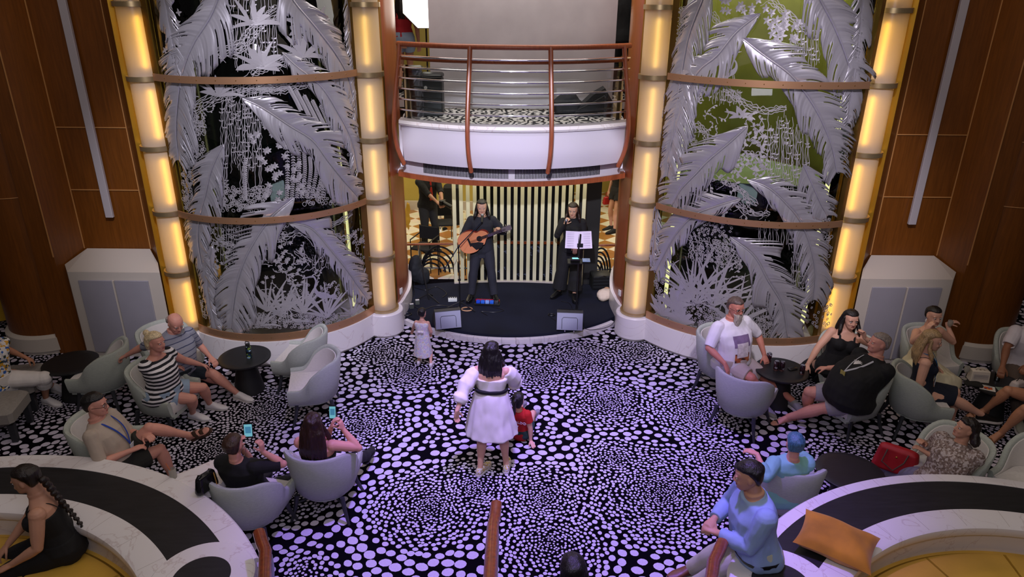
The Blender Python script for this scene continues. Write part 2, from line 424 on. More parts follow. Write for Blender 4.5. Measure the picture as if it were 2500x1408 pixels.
# ---- side walls: wood niches, round wood piers
W2 = [(-6.62, 9.20), (-6.36, 9.22), (-6.14, 9.6), (-5.19, 9.6), (-4.96, 9.36)]
for sgn, nm in ((0, 'left'), (1, 'right')):
    P = mir(W2)[::-1] if sgn else W2
    struct('wall_'+nm, MB().wall(P, 0, 6.4, .1), WOOD, smooth=False)
    g = [(-4.97, 9.33), (-4.80, 9.45), (-4.6, 9.6)]; g = mir(g)[::-1] if sgn else g
    struct('trim_gold_'+nm, MB().wall(g, .3, 6.4, .04), mat('lit_gold_leaf', '#c9992c', .35, .7))
    cx = -.05+6.95 if sgn else -6.95
    pr = MB()
    pr.lathe([(.60, .28), (.60, 6.4)], (cx, 9.76, 0), 64)
    struct('wall_pier_'+nm, pr, WOOD)
    struct('baseboard_pier_'+nm, MB().lathe([(.63, 0), (.63, .06), (.66, .06), (.655, .26), (.61, .30)], (cx, 9.76, 0), 64), CREAM)
    se = MB()
    for z in (3.22, 2.36):
        se.box(((-.05+5.665) if sgn else -5.665, 9.592, z), (.95, .012, .012))
        q = arc(cx, 9.76, .603, PI*1.02, PI*1.98, 24)
        se.tube([(a, b, z-.02) for a, b in q], .006, 6)
    for x, y in ((-6.14, 9.59), (-5.19, 9.59), (-6.36, 9.21)):
        se.box(((-.05-x) if sgn else x, y, 3.95), (.012, .012, 4.9))
    struct('trim_seam_'+nm, se, mat('pale_veneer_seam', '#c08a50', .5), smooth=False)
    # unlit wall strip lamp
    xx = (-.05+5.645) if sgn else -5.645
    lb = empty('wall_strip_lamp', (xx, 9.54, 1.98), 0, 'long unlit white linear wall lamp on the %s wood niche' % nm, 'lamp', 'linear wall lamps')
    MB().box((0, 0, 2.2), (.105, .05, 4.4), bev=.006).build('diffuser', mat('unlit_diffuser', '#b4aeb0', .4), lb)
    MB().box((0, .035, 2.2), (.07, .03, 4.36)).build('mounting_rail', BRASSD, lb)
    # cabinet
    cbn = empty('niche_cabinet', (0, 0, 0), 0, 'cream double door cabinet with sloped top in the %s wood niche' % nm, 'cabinet', 'niche cabinets')
    M = (lambda x: -.05-x) if sgn else (lambda x: x)
    fl, fr = (-6.16, 9.12), (-4.88, 9.12); bl, br_ = (-6.1, 9.585), (-5.2, 9.585)
    c1 = MB(); vs = [(M(fl[0]), fl[1], 0), (M(fr[0]), fr[1], 0), (M(-4.99), 9.33, 0), (M(br_[0]), br_[1], 0), (M(bl[0]), bl[1], 0), (M(-6.29), 9.3, 0)]
    n = 6; top = [(x, y, 1.32 if i < 3 or i == 5 else 1.5) for i, (x, y, z) in enumerate(vs)]
    top[2] = (top[2][0], top[2][1], 1.38); top[5] = (top[5][0], top[5][1], 1.36)
    c1.add(vs+top, [(0, 1, 7, 6), (1, 2, 8, 7), (2, 3, 9, 8), (3, 4, 10, 9), (4, 5, 11, 10), (5, 0, 6, 11), (6, 7, 10), (7, 8, 9), (7, 9, 10), (6, 10, 11), (5, 4, 3, 2, 1, 0)])
    c1.build('body', CREAM, cbn, smooth=False)
    for x0, x1 in ((-6.03, -5.56), (-5.53, -5.06)):
        d = MB().box((M((x0+x1)/2), 9.113, .64), (x1-x0, .03, 1.12), bev=.004).build('door', GREYP, cbn)
    MB().box((M(-5.545), 9.105, .64), (.02, .03, 1.12)).build('door_stile', CREAM, cbn)
# ---- balcony
BC = (0.0, 12.18)
def barc(R, x=1.62, n=36):
    a = math.asin(min(.99, x/R)); return arc(BC[0], BC[1], R, -PI/2-a, -PI/2+a, n)
def bsweep(prof, x=1.62, n=36):
    mb = MB(); cols = []
    rows = []
    for R, z in prof: rows.append([V((p[0], p[1], z)) for p in barc(R, x, n)])
    m = len(rows); vs = [p for r in rows for p in r]; fs = []; w = n+1
    for i in range(m):
        k = (i+1) % m
        for j in range(n): fs.append((i*w+j, i*w+j+1, k*w+j+1, k*w+j))
    fs.append(tuple(i*w for i in range(m))); fs.append(tuple(i*w+n for i in reversed(range(m))))
    mb.add(vs, fs); return mb
WHT = mat('white_fascia', '#d8d2da', .45)
struct('wall_balcony_front', bsweep([(2.755, 3.24), (2.74, 3.0), (2.70, 2.86), (2.63, 2.71), (2.45, 2.71), (2.45, 3.24)], 1.55), WHT)
struct('trim_balcony_ledge', bsweep([(2.80, 3.24), (2.82, 3.27), (2.80, 3.31), (2.62, 3.31), (2.62, 3.24)], 1.575), MARB)
# grille wall below, sits further back
GC = (-.02, 12.74)
def garc(R, x, n=36):
    a = math.asin(x/R); return arc(GC[0], GC[1], R, -PI/2-a, -PI/2+a, n)
def gsweep(R0_, R1_, z0, z1, x, n=36):
    f = garc(R1_, x, n); b = garc(R0_, x, n); return MB().prism(f+b[::-1], z0, z1)
struct('wall_grille', gsweep(2.6, 2.80, 2.44, 2.78, 1.62), WHT)
struct('trim_balcony_wood', gsweep(2.55, 2.83, 2.37, 2.445, 1.70), WOODR)
gr = MB()
N = 118
for i in range(N):
    if abs(i-58.5) < 1.6: continue
    x = -1.28+2.56*i/(N-1); a = math.asin(x/2.8)
    cx, cy = GC[0]+2.803*math.sin(a), GC[1]-2.803*math.cos(a)
    gr.box((cx, cy, 2.565), (.0115, .012, .17), rz=a)
tag(gr.build('air_grille_slots', BLACKM, smooth=False), kind='structure').name = 'trim_grille'
struct('ceiling_stage', MB().box((0, 11.8, 2.42), (3.6, 2.4, .06)), WHT)
struct('floor_balcony', MB().prism(barc(2.64, 1.57, 30)+[(1.6, 10.6), (1.6, 12.35), (3.4, 12.35), (3.4, 15.2), (-3.4, 15.2), (-3.4, 12.35), (-1.62, 12.35), (-1.62, 10.6)], 3.1, 3.26), [None][:0] or mat('balcony_slab', '#cfc9c9', .6))
def balc_carpet():
    m, t, b = nt('balcony_swirl_carpet'); b.inputs['Roughness'].default_value = .95
    tc = node(t, 'ShaderNodeTexCoord'); w = node(t, 'ShaderNodeTexWave', i_Scale=3.0, i_Distortion=9.0, i_Detail=1.0)
    w.inputs['Detail Scale'].default_value = 2.0
    L(t, tc.outputs['Object'], w.inputs['Vector'])
    r = node(t, 'ShaderNodeValToRGB'); r.color_ramp.interpolation = 'CONSTANT'; r.color_ramp.elements[1].position = .42
    r.color_ramp.elements[0].color = rgb(hexc('#0d0c12')); r.color_ramp.elements[1].color = rgb(hexc('#c6c0bd'))
    L(t, w.outputs['Fac'], r.inputs['Fac']); L(t, r.outputs['Color'], b.inputs['Base Color']); return m
struct('floor_balcony_carpet', MB().prism(barc(2.60, 1.56, 30)+[(1.58, 12.4), (3.3, 12.4), (3.3, 14.4), (-3.3, 14.4), (-3.3, 12.4), (-1.6, 12.4)], 3.26, 3.285), balc_carpet())
struct('wall_upper', MB().box((0, 14.4, 4.9), (8, .15, 3.3)), YW)
# balcony balustrade
bal = empty('balcony_railing', (0, 9.4, 3.31), 0, 'curved balcony railing of wooden posts and chrome bars above the stage', 'railing')
def off(mb, o=(0, 9.4, 3.31)):
    mb.v = [(x-o[0], y-o[1], z-o[2]) for x, y, z in mb.v]; return mb
prof = [(2.655, 4.29), (2.70, 4.05), (2.765, 3.75), (2.82, 3.45), (2.845, 3.2), (2.82, 2.98), (2.765, 2.82), (2.69, 2.68)]
for x in (-1.585, -.585, .485, 1.52):
    pts = []
    for R, z in prof: a = math.asin(x/2.75); pts.append(V((R*math.sin(a), BC[1]-R*math.cos(a), z)))
    off(MB().tube(spline(pts, 4), [(.032, .045)]*29, 10, upv=(0, 1, 0))).build('post', WOODR, bal)
def harc(R, z, x, n=36): return [(p[0], p[1], z) for p in barc(R, x, n)]
off(MB().tube(harc(2.655, 4.29, 1.56), .034, 12)).build('handrail', WOODR, bal)
off(MB().tube(harc(2.50, 4.10, 1.56), .034, 12)).build('handrail', WOODR, bal)
for k in range(6):
    z = 4.135-.137*k
    R = 2.655+.165*((4.29-z)/.85)**.8*.75
    off(MB().tube(harc(R-.01, z, 1.56), .013, 10)).build('chrome_bar', CHROME, bal)
def glass_mat(name, tint, refl=.12, dens=0.0):
    m = bpy.data.materials.new(name); m.use_nodes = True; t = m.node_tree; t.nodes.clear()
    o = node(t, 'ShaderNodeOutputMaterial'); tr = node(t, 'ShaderNodeBsdfTransparent'); tr.inputs[0].default_value = rgb(tint)
    gl = node(t, 'ShaderNodeBsdfGlossy'); gl.inputs['Roughness'].default_value = .03
    fr = node(t, 'ShaderNodeFresnel'); fr.inputs[0].default_value = 1.5
    mx = node(t, 'ShaderNodeMixShader'); L(t, fr.outputs[0], mx.inputs[0]); L(t, tr.outputs[0], mx.inputs[1]); L(t, gl.outputs[0], mx.inputs[2]); L(t, mx.outputs[0], o.inputs[0])
    MATS[name] = m; return m
GLASS = glass_mat('clear_glass', (.93, .96, .95))
off(bsweep([(2.615, 3.31), (2.61, 4.02), (2.60, 4.02), (2.605, 3.31)], 1.5)).build('glass_pane', GLASS, bal)
# side cheeks closing the balcony against the wings
for sx in (-1, 1):
    struct('wall_balcony_side_'+('left' if sx < 0 else 'right'), MB().box((sx*1.56-.02, 10.55, 2.93), (.04, 1.1, .60)), WHT)

struct('wall_far_left', MB().box((-11.5, 14.0, 2.9), (8.6, .2, 5.8)), YW); struct('wall_far_right', MB().box((11.5, 14.0, 2.9), (8.6, .2, 5.8)), YW)
# ================================================================ LIT COLUMNS
def tube_mat():
    m = bpy.data.materials.new('frosted_tube'); m.use_nodes = True; t = m.node_tree; t.nodes.clear()
    o = node(t, 'ShaderNodeOutputMaterial'); d = node(t, 'ShaderNodeBsdfDiffuse'); d.inputs[0].default_value = rgb(hexc('#d2c2ac'))
    tl = node(t, 'ShaderNodeBsdfTranslucent'); tl.inputs[0].default_value = rgb(hexc('#ffd888'))
    gl = node(t, 'ShaderNodeBsdfGlossy'); gl.inputs['Roughness'].default_value = .25
    m1 = node(t, 'ShaderNodeMixShader'); m1.inputs[0].default_value = .34; m2 = node(t, 'ShaderNodeMixShader'); m2.inputs[0].default_value = .05
    L(t, d.outputs[0], m1.inputs[1]); L(t, tl.outputs[0], m1.inputs[2]); L(t, m1.outputs[0], m2.inputs[1]); L(t, gl.outputs[0], m2.inputs[2]); L(t, m2.outputs[0], o.inputs[0])
    return m
TUBEM = tube_mat()
LAMPO = mat('warm_tube_lamp', (1, 1, 1), .5, emit=(1.0, .71, .15), es=6.5)
LAMPI = mat('warm_tube_lamp_pale', (1, 1, 1), .5, emit=(1.0, .85, .48), es=4.5)
RINGM = mat('satin_nickel_ring', '#c9b184', .35, .85)
for k, (cx, cy) in COLS.items():
    R = .185; ins = 1 if k[1] == 'i' else 0
    lab = {'Lo': 'glowing amber glass tube column at the left edge of the left glass panel', 'Li': 'glowing glass tube column between the left glass panel and the stage',
           'Ri': 'glowing glass tube column between the stage and the right glass panel', 'Ro': 'glowing amber glass tube column at the right edge of the right glass panel'}[k]
    e = empty('light_column', (cx, cy, .4), 0, lab, 'light column', 'tube light columns')
    zs = [.40+.875*i for i in range(7)]
    d = V((-cx*.5, -cy*.55, 0)).normalized()*(.145)
    if not ins: d = V((-cx*.9, -cy*.6, 0)).normalized()*.145
    for i in range(6):
        z0, z1 = zs[i]-.4+.03, zs[i+1]-.4-.03
        tb = MB(); tb.lathe([(R, z0), (R, z1)], (0, 0, 0), 40); tb.f = [f for f in tb.f if len(f) == 4]; tb.m = tb.m[:len(tb.f)]
        g = tb.build('glass_tube', TUBEM, e)
        MB().lathe([(.022, z0+.1), (.022, z1-.1)], (d.x, d.y, 0), 10).build('lamp_tube', LAMPI if ins else LAMPO, g)
    for i in range(7):
        z = zs[i]-.4
        rb = MB().lathe([(.20, z-.03), (.215, z-.03), (.215, z+.03), (.20, z+.03)], (0, 0, 0), 40) if i else MB().lathe([(.21, 0), (.225, 0), (.225, .035), (.19, .035)], (0, 0, 0), 40)
        b = math.atan2(-cy, -cx)
        rb.build('ring', RINGM, e, ang=30)
    # brass backing
    MB().box((0, .21, 2.9), (.34, .02, 5.8)).build('back_plate', GOLD, e)
# ================================================================ CARVED GLASS TOWERS
def silver(name, col, metal=.35, rough=.38):
    m, t, b = nt(name); b.inputs['Base Color'].default_value = rgb(hexc(col)); b.inputs['Roughness'].default_value = rough; b.inputs['Metallic'].default_value = metal
    return m
SIL = silver('brushed_silver_sheet', '#b6b4ba', .5, .34); SILV = silver('silver_vine', '#a9a6aa', .3, .45)
DARKG = mat('dark_glass_interior', '#0c1512', .12)
OLIVE = mat('olive_lift_interior', '#7d7638', .5, noise_s=1.5, noise_a=.2)
class Scr:
    def __init__(s, k):
        s.k = k; s.cx, s.cy, s.R = TWR[k]; s.R += .012
    def pz(s, u, v):
        """pixel -> (arc length, z) on the cylinder"""
        r = ray(u, v); a = r.x**2+r.y**2; b = -2*(r.x*s.cx+r.y*s.cy); c = s.cx**2+s.cy**2-s.R**2
        D = b*b-4*a*c
        if D < 0:
            t = -b/2/a
        else: t = (-b-math.sqrt(D))/2/a
        p = r*t; return (s.R*math.atan2(p.x-s.cx, -(p.y-s.cy)), CH+p.z)
    def w(s, q, dr=0.0):
        a = q[0]/s.R; return V((s.cx+(s.R+dr)*math.sin(a), s.cy-(s.R+dr)*math.cos(a), q[1]))
g2 = random.Random(11)
def leaf(S, rach, wl, wr, thick=.006, dens=1.0, lay=0.0, back=False):
    """plume: rachis polyline in pixels from tip to base; wl/wr half widths (m) left/right of the tip->base travel"""
    P = [V((*S.pz(*q), 0)) for q in rach]; P = spline(P, 14); n = len(P)
    ln = sum((P[i+1]-P[i]).length for i in range(n-1))
    mb = MB(); pos = [0]
    for i in range(n-1): pos.append(pos[-1]+(P[i+1]-P[i]).length)
    def at(t):
        t = max(0, min(.9999, t))*ln; 
        import bisect
        i = min(n-2, max(0, bisect.bisect(pos, t)-1)); f = (t-pos[i])/max(1e-6, pos[i+1]-pos[i]); p = P[i].lerp(P[i+1], f); return p, (P[i+1]-P[i]).normalized()
    nb = int(ln/.0135*dens); K = 9
    for sd, W in ((-1, wl), (1, wr)):
        ph = g2.random()*9; vs = []; slit = []; left = 0; lob2 = 1
        for b in range(nb+1):
            t0 = b/nb; prof = (min(1, t0/.10)**.6)*(1-max(0, (t0-.72)/.28)**2*.45)
            lob = .82+.16*math.sin(t0*11+ph)+.07*math.sin(t0*31+ph*2)
            if left == 0 and g2.random() < .21: left = g2.choice((1, 1, 2)); kin = g2.randint(3, 6)
            slit.append(kin if left > 0 else 99)
            if left > 0:
                left -= 1
                if left == 0: lob2 = g2.uniform(.90, 1.04)
            w = W*prof*lob*lob2; (p0, d0) = at(t0); n0 = V((-d0.y, d0.x, 0))*sd; jit = g2.gauss(0, .0016)
            for k in range(K+1):
                f = k/K; sw = .95*f*f*w+.25*f*w; wv = .009*math.sin(f*8+ph+b*.07)*f
                dr = .016*math.sin(PI*f)+.010*math.sin(b*.33+ph)*f+jit*(.4+f)+.006*(1-f)+lay
                vs.append(S.w(p0+n0*(w*f)+d0*(sw+wv), dr))
        fs = []
        for b in range(nb):
            for k in range(K):
                if k >= slit[b]: continue
                fs.append((b*(K+1)+k, (b+1)*(K+1)+k, (b+1)*(K+1)+k+1, b*(K+1)+k+1))
        mb.add(vs, fs)
    rp = [S.w(at(i/30)[0], .012+lay) for i in range(31)]
    mb.tube(rp, [.009-.006*abs(i/30-.5) for i in range(31)], 6)
    return mb
def solid(o, th=.005):
    md = o.modifiers.new('thickness', 'SOLIDIFY'); md.thickness = th; md.offset = 0; return o
def strand(mb, S, pts, w=.007, dr=0.0, n=4):
    """flat ribbon along (s,z) points"""
    Q = spline([V((a, b, 0)) for a, b in pts], n); m = len(Q); vs = []; fs = []
    for i, p in enumerate(Q):
        d = (Q[min(i+1, m-1)]-Q[max(i-1, 0)]); d = d.normalized() if d.length > 1e-9 else V((0, 1, 0)); nn = V((-d.y, d.x, 0))
        ww = w(i/(m-1)) if callable(w) else w
        vs += [S.w(p+nn*ww*.5, dr), S.w(p-nn*ww*.5, dr)]
    for i in range(m-1): fs.append((2*i, 2*i+1, 2*i+3, 2*i+2))
    mb.add(vs, fs)
def blade(mb, S, p, ang, ln, w, bend=0, dr=.004, n=6):
    """pointed petal / grass blade from p=(s,z)"""
    x, y = p; vs = []; fs = []; a = ang
    for i in range(n+1):
        f = i/n; ww = w*(math.sin(PI*min(1, f*.9+.08))**.8); vs += [S.w((x-math.sin(a)*ww/2, y+math.cos(a)*ww/2), dr), S.w((x+math.sin(a)*ww/2, y-math.cos(a)*ww/2), dr+.003)]
        x += math.cos(a)*ln/n; y += math.sin(a)*ln/n; a += bend/n
    for i in range(n): fs.append((2*i, 2*i+1, 2*i+3, 2*i+2))
    mb.add(vs, fs)
def vines(S, x0, x1, y0, y1, n):
    """hanging wavy vines in a pixel box"""
    mb = MB()
    for i in range(n):
        u = x0+(x1-x0)*(i+g2.random()*.7)/n; l = g2.uniform(.55, 1); v0 = y0+g2.uniform(0, .2)*(y1-y0); v1 = v0+(y1-v0)*l
        a = S.pz(u, v0); b = S.pz(u+(u-(x0+x1)/2)*.05, v1); k = max(4, int(abs(a[1]-b[1])/.05)); pts = []
        for j in range(k+1):
            f = j/k; pts.append((lerp(a[0], b[0], f)+g2.gauss(0, .006), lerp(a[1], b[1], f)))
        strand(mb, S, pts, g2.uniform(.0045, .0085), 0, 2)
        for j in range(1, k):
            if g2.random() < .16:
                for sg in (-1, 1): blade(mb, S, pts[j], PI/2+sg*1.3, .035, .016, -sg*.8, .002, 3)
    return mb
def branches(S, paths, n=7, amp=.03, sp=.018):
    """braided bark-like branches along pixel paths"""
    mb = MB()
    for path in paths:
        Q = spline([V((*S.pz(*q), 0)) for q in path], 10)
        for k in range(n):
            o = (k-(n-1)/2)*sp; pts = []
            for i, p in enumerate(Q):
                d = (Q[min(i+1, len(Q)-1)]-Q[max(i-1, 0)]).normalized(); nn = V((-d.y, d.x, 0))
                q = p+nn*(o+g2.gauss(0, sp*.45)); pts.append((q.x, q.y))
            strand(mb, S, pts, .0085, .002, 2)
        for i in range(0, len(Q), 3):
            if g2.random() < .7:
                a = g2.uniform(-PI, 0); pts = [(Q[i].x, Q[i].y)]
                for j in range(4): pts.append((pts[-1][0]+math.cos(a)*.03+g2.gauss(0, .01), pts[-1][1]+math.sin(a)*.035))
                strand(mb, S, pts, .006, .001, 2)
    return mb
def lace(S, x0, x1, y0, y1, n, r=.022):
    """net of small open rings"""
    mb = MB()
    for i in range(n):
        u, v = g2.uniform(x0, x1), g2.uniform(y0, y1); c = S.pz(u, v); rr = r*g2.uniform(.6, 1.3); m = 7; pts = []
        for j in range(m+1):
            a = 2*PI*j/m; pts.append((c[0]+rr*math.cos(a)*g2.uniform(.8, 1.15), c[1]+rr*math.sin(a)*g2.uniform(.8, 1.15)))
        pts[-1] = pts[0]; strand(mb, S, pts, .0075, .001, 1)
    return mb
def flowers(S, box, n, r=.045, petals=6):
    mb = MB(); x0, x1, y0, y1 = box
    for i in range(n):
        c = S.pz(g2.uniform(x0, x1), g2.uniform(y0, y1)); ph = g2.random()*3
        for k in range(petals): blade(mb, S, c, ph+2*PI*k/petals, r*g2.uniform(.8, 1.2), r*.5, .4, .006, 4)
    return mb
def ferns(S, paths, lf=.035):
    mb = MB()
    for path in paths:
        Q = spline([V((*S.pz(*q), 0)) for q in path], 12)
        strand(mb, S, [(p.x, p.y) for p in Q], .005, .002, 1)
        for i in range(1, len(Q)-1, 1):
            d = (Q[i+1]-Q[i-1]).normalized(); a = math.atan2(d.y, d.x)
            for sg in (-1, 1): blade(mb, S, (Q[i].x, Q[i].y), a+sg*1.1, lf, .017, -sg*.5, .003, 3)
    return mb
def twigleaf(S, box, n, r=.05):
    """crooked twigs carrying rounded leaves"""
    mb = MB(); x0, x1, y0, y1 = box
    for i in range(n):
        p = S.pz(g2.uniform(x0, x1), g2.uniform(y0, y1)); a = g2.uniform(-PI, PI); pts = [p]
        for j in range(6):
            a += g2.gauss(0, .6); p = (p[0]+math.cos(a)*.04, p[1]+math.sin(a)*.04); pts.append(p)
            if g2.random() < .7: blade(mb, S, p, a+g2.choice((-1, 1))*1.0, r*g2.uniform(.7, 1.2), r*.62, .2, .006, 5)
        strand(mb, S, pts, .0095, .002, 2)
    return mb
def reeds(S, roots, n=12, ln=.55, spread=1.0, w=.022):
    mb = MB()
    for (u, v) in roots:
        p = S.pz(u, v)
        for i in range(n):
            a = PI/2+spread*(i/(n-1)-.5)*2+g2.gauss(0, .08); blade(mb, S, (p[0]+g2.gauss(0, .02), p[1]), a, ln*g2.uniform(.6, 1.05), w*g2.uniform(.7, 1.3), (PI/2-a)*-.6, .006, 9)
    return mb
def heron(S, u, v, flip=1, sc_=1.0, ang=0):
    """long-necked wading bird: body, neck, bill, tail plumes"""
    mb = MB(); p = S.pz(u, v); k = sc_*.01
    def T(x, y):
        x *= flip; ca, sa = math.cos(ang), math.sin(ang); return (p[0]+k*(x*ca-y*sa), p[1]+k*(x*sa+y*ca))
    body = [T(-9, -3), T(-4, 0), T(1, 2), T(5, 5), T(6.5, 10), T(5.2, 15), T(6, 19), T(8, 21)]
    wd = [.0, 3.6, 5.6, 3.2, 1.6, 1.2, 1.3, 1.6]
    Q = spline([V((a, b, 0)) for a, b in body], 5); m = len(Q)
    strand(mb, S, [(q.x, q.y) for q in Q], lambda f: k*np.interp(f*7, range(8), wd)+.001, .008, 1)
    blade(mb, S, T(7.5, 21), (0 if flip > 0 else PI)-.15*flip+ang, 8*k, 1.1*k, 0, .008, 4)
    for q in range(4): blade(mb, S, T(-5, -1), (PI if flip > 0 else 0)+flip*(.5-.25*q)+ang, (9-q)*k, 1.9*k, 0, .007, 5)
    for q in (0, 1.6): strand(mb, S, [T(q-1, -1), T(q-1.5, -7), T(q-1, -12)], .7*k, .006, 3)
    blade(mb, S, T(7.4, 21.5), (PI if flip > 0 else 0)-.3*flip+ang, 5*k, .7*k, 0, .007, 4)
    return mb
LEAVES = {'L': [
 ([(548, -45), (515, 40), (472, 110), (446, 180), (434, 262), (432, 330), (438, 390)], .27, .30),
 ([(690, -60), (715, 0), (772, 70), (823, 138), (849, 190), (862, 245)], .26, .20),
 ([(688, 128), (721, 160), (782, 211), (822, 273), (857, 345), (872, 420)], .17, .24),
 ([(593, 240), (640, 262), (707, 307), (762, 343), (799, 392), (837, 440), (871, 480)], .24, .26),
 ([(547, 352), (527, 392), (513, 430), (503, 477), (490, 530), (486, 590), (500, 670)], .22, .24),
 ([(717, 482), (661, 531), (609, 612), (583, 678), (572, 740), (566, 800)], .24, .30),
 ([(704, 542), (759, 557), (808, 612), (848, 662), (874, 700), (896, 732)], .17, .22),
 ([(392, -60), (410, 40), (424, 120), (432, 200)], .12, .14),
 ([(845, -50), (852, 60), (862, 170), (868, 270), (876, 340)], .10, .10),
 ([(520, 600), (508, 660), (512, 730), (530, 800)], .12, .12)],
 'R': [
 ([(1738, -50), (1700, 40), (1680, 100), (1665, 180), (1650, 280), (1637, 370), (1630, 430)], .22, .26),
 ([(1856, 33), (1799, 78), (1751, 136), (1703, 178), (1672, 252), (1648, 324), (1628, 392)], .22, .24),
 ([(1812, 93), (1867, 136), (1928, 181), (1969, 232), (2003, 290), (2030, 358), (2042, 420)], .22, .28),
 ([(1975, -60), (2002, 0), (2037, 68), (2064, 136), (2082, 200)], .26, .26),
 ([(2108, -60), (2104, 20), (2098, 90), (2088, 160), (2078, 230), (2068, 300)], .12, .14),
 ([(1826, 307), (1782, 348), (1730, 392), (1696, 428), (1664, 462), (1642, 500)], .26, .26),
 ([(1811, 483), (1747, 503), (1697, 524), (1655, 567), (1623, 620), (1603, 660)], .20, .17),
 ([(1825, 438), (1875, 457), (1921, 499), (1953, 540), (1978, 604), (1989, 670), (1984, 730)], .22, .24),
 ([(1960, 400), (1982, 450), (2004, 500), (2018, 525)], .20, .16),
 ([(1783, 577), (1840, 622), (1875, 684), (1909, 745), (1922, 822)], .25, .30),
 ([(1606, 500), (1600, 570), (1592, 650)], .08, .12)]}
for k in 'LR':
    S = Scr(k); cx, cy, R = TWR[k]
    nm = 'left' if k == 'L' else 'right'
    ex = 'with herons and starry flowers' if k == 'L' else 'upper part lit olive'
    T = empty('carved_glass_panel', (0, 0, 0), 0, 'curved glass panel of silver plumes, %s of the stage, %s' % (nm, ex), 'glass panel', 'carved glass panels')
    f = tower_arc(k, -.03, 48) 
    gm = MB()
    for (z0, z1) in ((.46, 6.3),):
        vs = [(x, y, z) for z in (z0, z1) for x, y in f]; n = len(f)
        gm.add(vs, [(i, i+1, n+i+1, n+i) for i in range(n-1)])
    solid(gm.build('glass_pane', glass_mat('smoked_glass_'+nm, (.62, .72, .70)), T, fix=False), .008)
    # dark core inside the tower
    struct('wall_core_'+nm, MB().wall(tower_arc(k, -.34, 40), .4, 6.3, .03), DARKG) if k == 'L' else None
    if k == 'R':
        struct('wall_core_right', MB().wall(tower_arc(k, -.34, 40), .4, 2.55, .03), DARKG)
        struct('wall_core_back', MB().wall([(2.15, 10.4), (2.4, 11.2), (3.5, 11.6), (4.3, 11.2), (4.5, 9.9)], 2.5, 6.3, .03), OLIVE)
        struct('floor_core', MB().prism(tower_arc(k, -.36, 30)+[(4.4, 10.2), (3.5, 11.5), (2.2, 10.5)], 2.5, 2.58), mat('pale_green_glass_floor', '#a9b58f', .1))
    # frame
    fr = MB()
    for z, h in ((.46, .11), (2.16, .085), (3.93, .085)):
        a = tower_arc(k, .082, 48); b = tower_arc(k, .062, 48); MBp = MB().prism(a+b[::-1], z-h/2, z+h/2)
        bo = MBp.build('bronze_band', BRONZE, T, ang=30)
        rv = None
        for i in range(1, 12):
            p = a[i*4]
            if rv is None: rv = MB().ell((0, 0, 0), (.007, .007, .007), 6).build('rivet', BRASSD, bo); q = rv
            else: q = rv.copy(); COL.objects.link(q)
            q.location = (p[0], p[1], z)
    for c in (0, -1):
        x, y = f[c]; cxx = [v for kk, v in COLS.items() if kk[0] == k][0 if c == 0 else 1]
        d = V((cxx[0]-x, cxx[1]-y, 0)).normalized()
        q = V((x, y, 0))+d*.04
        MB().box((q.x, q.y-.02, 3.35), (.09, .07, 5.9), rz=math.atan2(d.y, d.x)).build('frame_upright', BRASSD, T)
        # slot lamp behind the edge of the glass
        x, y = tower_arc(k, -.20, 48)[2 if c == 0 else -3]
        MB().box((x, y, 3.3), (.055, .02, 5.6)).build('edge_lamp', mat('warm_edge_lamp', (1, 1, 1), emit=(1, .74, .34), es=3), T)
    for (ra, wl, wr) in LEAVES[k]:
        solid(leaf(S, ra, wl*1.3, wr*1.3, lay=.012 if ra[0][1] > 100 else .004).build('palm_plume', SIL, T, fix=False, ang=35), .003)
    def put(nm2, mb, m=SILV):
        o = solid(mb.build(nm2, m, T, fix=False, smooth=False), .004)
        if nm2 not in ('heron',): o['kind'] = 'stuff'
    if k == 'L':
        put('hanging_vines', vines(S, 540, 640, 190, 500, 26)); put('hanging_vines', vines(S, 560, 680, 40, 190, 20)); put('hanging_vines', vines(S, 440, 520, 60, 200, 9))
        put('hanging_vines', vines(S, 530, 620, 540, 660, 14)); put('hanging_vines', vines(S, 760, 810, 620, 670, 9)); put('hanging_vines', vines(S, 560, 700, -40, 60, 14))
        put('branch', branches(S, [[(530, 130), (590, 110), (630, 60), (690, 20), (720, 0)], [(610, 175), (650, 160), (700, 145), (740, 120), (720, 60)], [(760, 165), (730, 130), (720, 90)]], 8))
        put('branch', branches(S, [[(470, 270), (530, 235), (590, 220), (640, 212), (700, 205)], [(640, 215), (700, 212), (760, 195)]], 8))
        put('branch', branches(S, [[(520, 590), (570, 600), (610, 590)], [(690, 580), (740, 570), (790, 610), (830, 600)], [(720, 610), (760, 640)], [(760, 530), (800, 550), (860, 520)], [(780, 545), (830, 580), (870, 570)]], 4, sp=.02))
        put('flower_cluster', flowers(S, (605, 740, 300, 400), 26)); put('flower_cluster', flowers(S, (640, 740, 395, 490), 26))
        put('flower_cluster', flowers(S, (640, 760, 590, 690), 34, .032)); put('flower_cluster', flowers(S, (400, 440, 20, 150), 14, .045, 4)); put('flower_cluster', flowers(S, (520, 570, 590, 680), 30, .03, 5))
        put('fern', ferns(S, [[(700+i*14, 330+i*12), (702+i*14, 420), (700+i*12, 485)] for i in range(8)]+[[(600, 380), (598, 440), (600, 490)]]))
        put('fern', ferns(S, [[(700+i*20, 205+i*12), (720+i*20, 240+i*14), (735+i*20, 270+i*14)] for i in range(6)]))
        put('lace_moss', lace(S, 450, 500, 280, 400, 110)); put('lace_moss', lace(S, 530, 660, 455, 515, 190)); put('lace_moss', lace(S, 740, 850, 440, 500, 120)); put('lace_moss', lace(S, 560, 860, 765, 800, 330, .018)); put('lace_moss', lace(S, 440, 470, 300, 520, 80)); put('lace_moss', lace(S, 640, 700, 545, 600, 60)); put('lace_moss', lace(S, 520, 590, 540, 600, 60, .016))
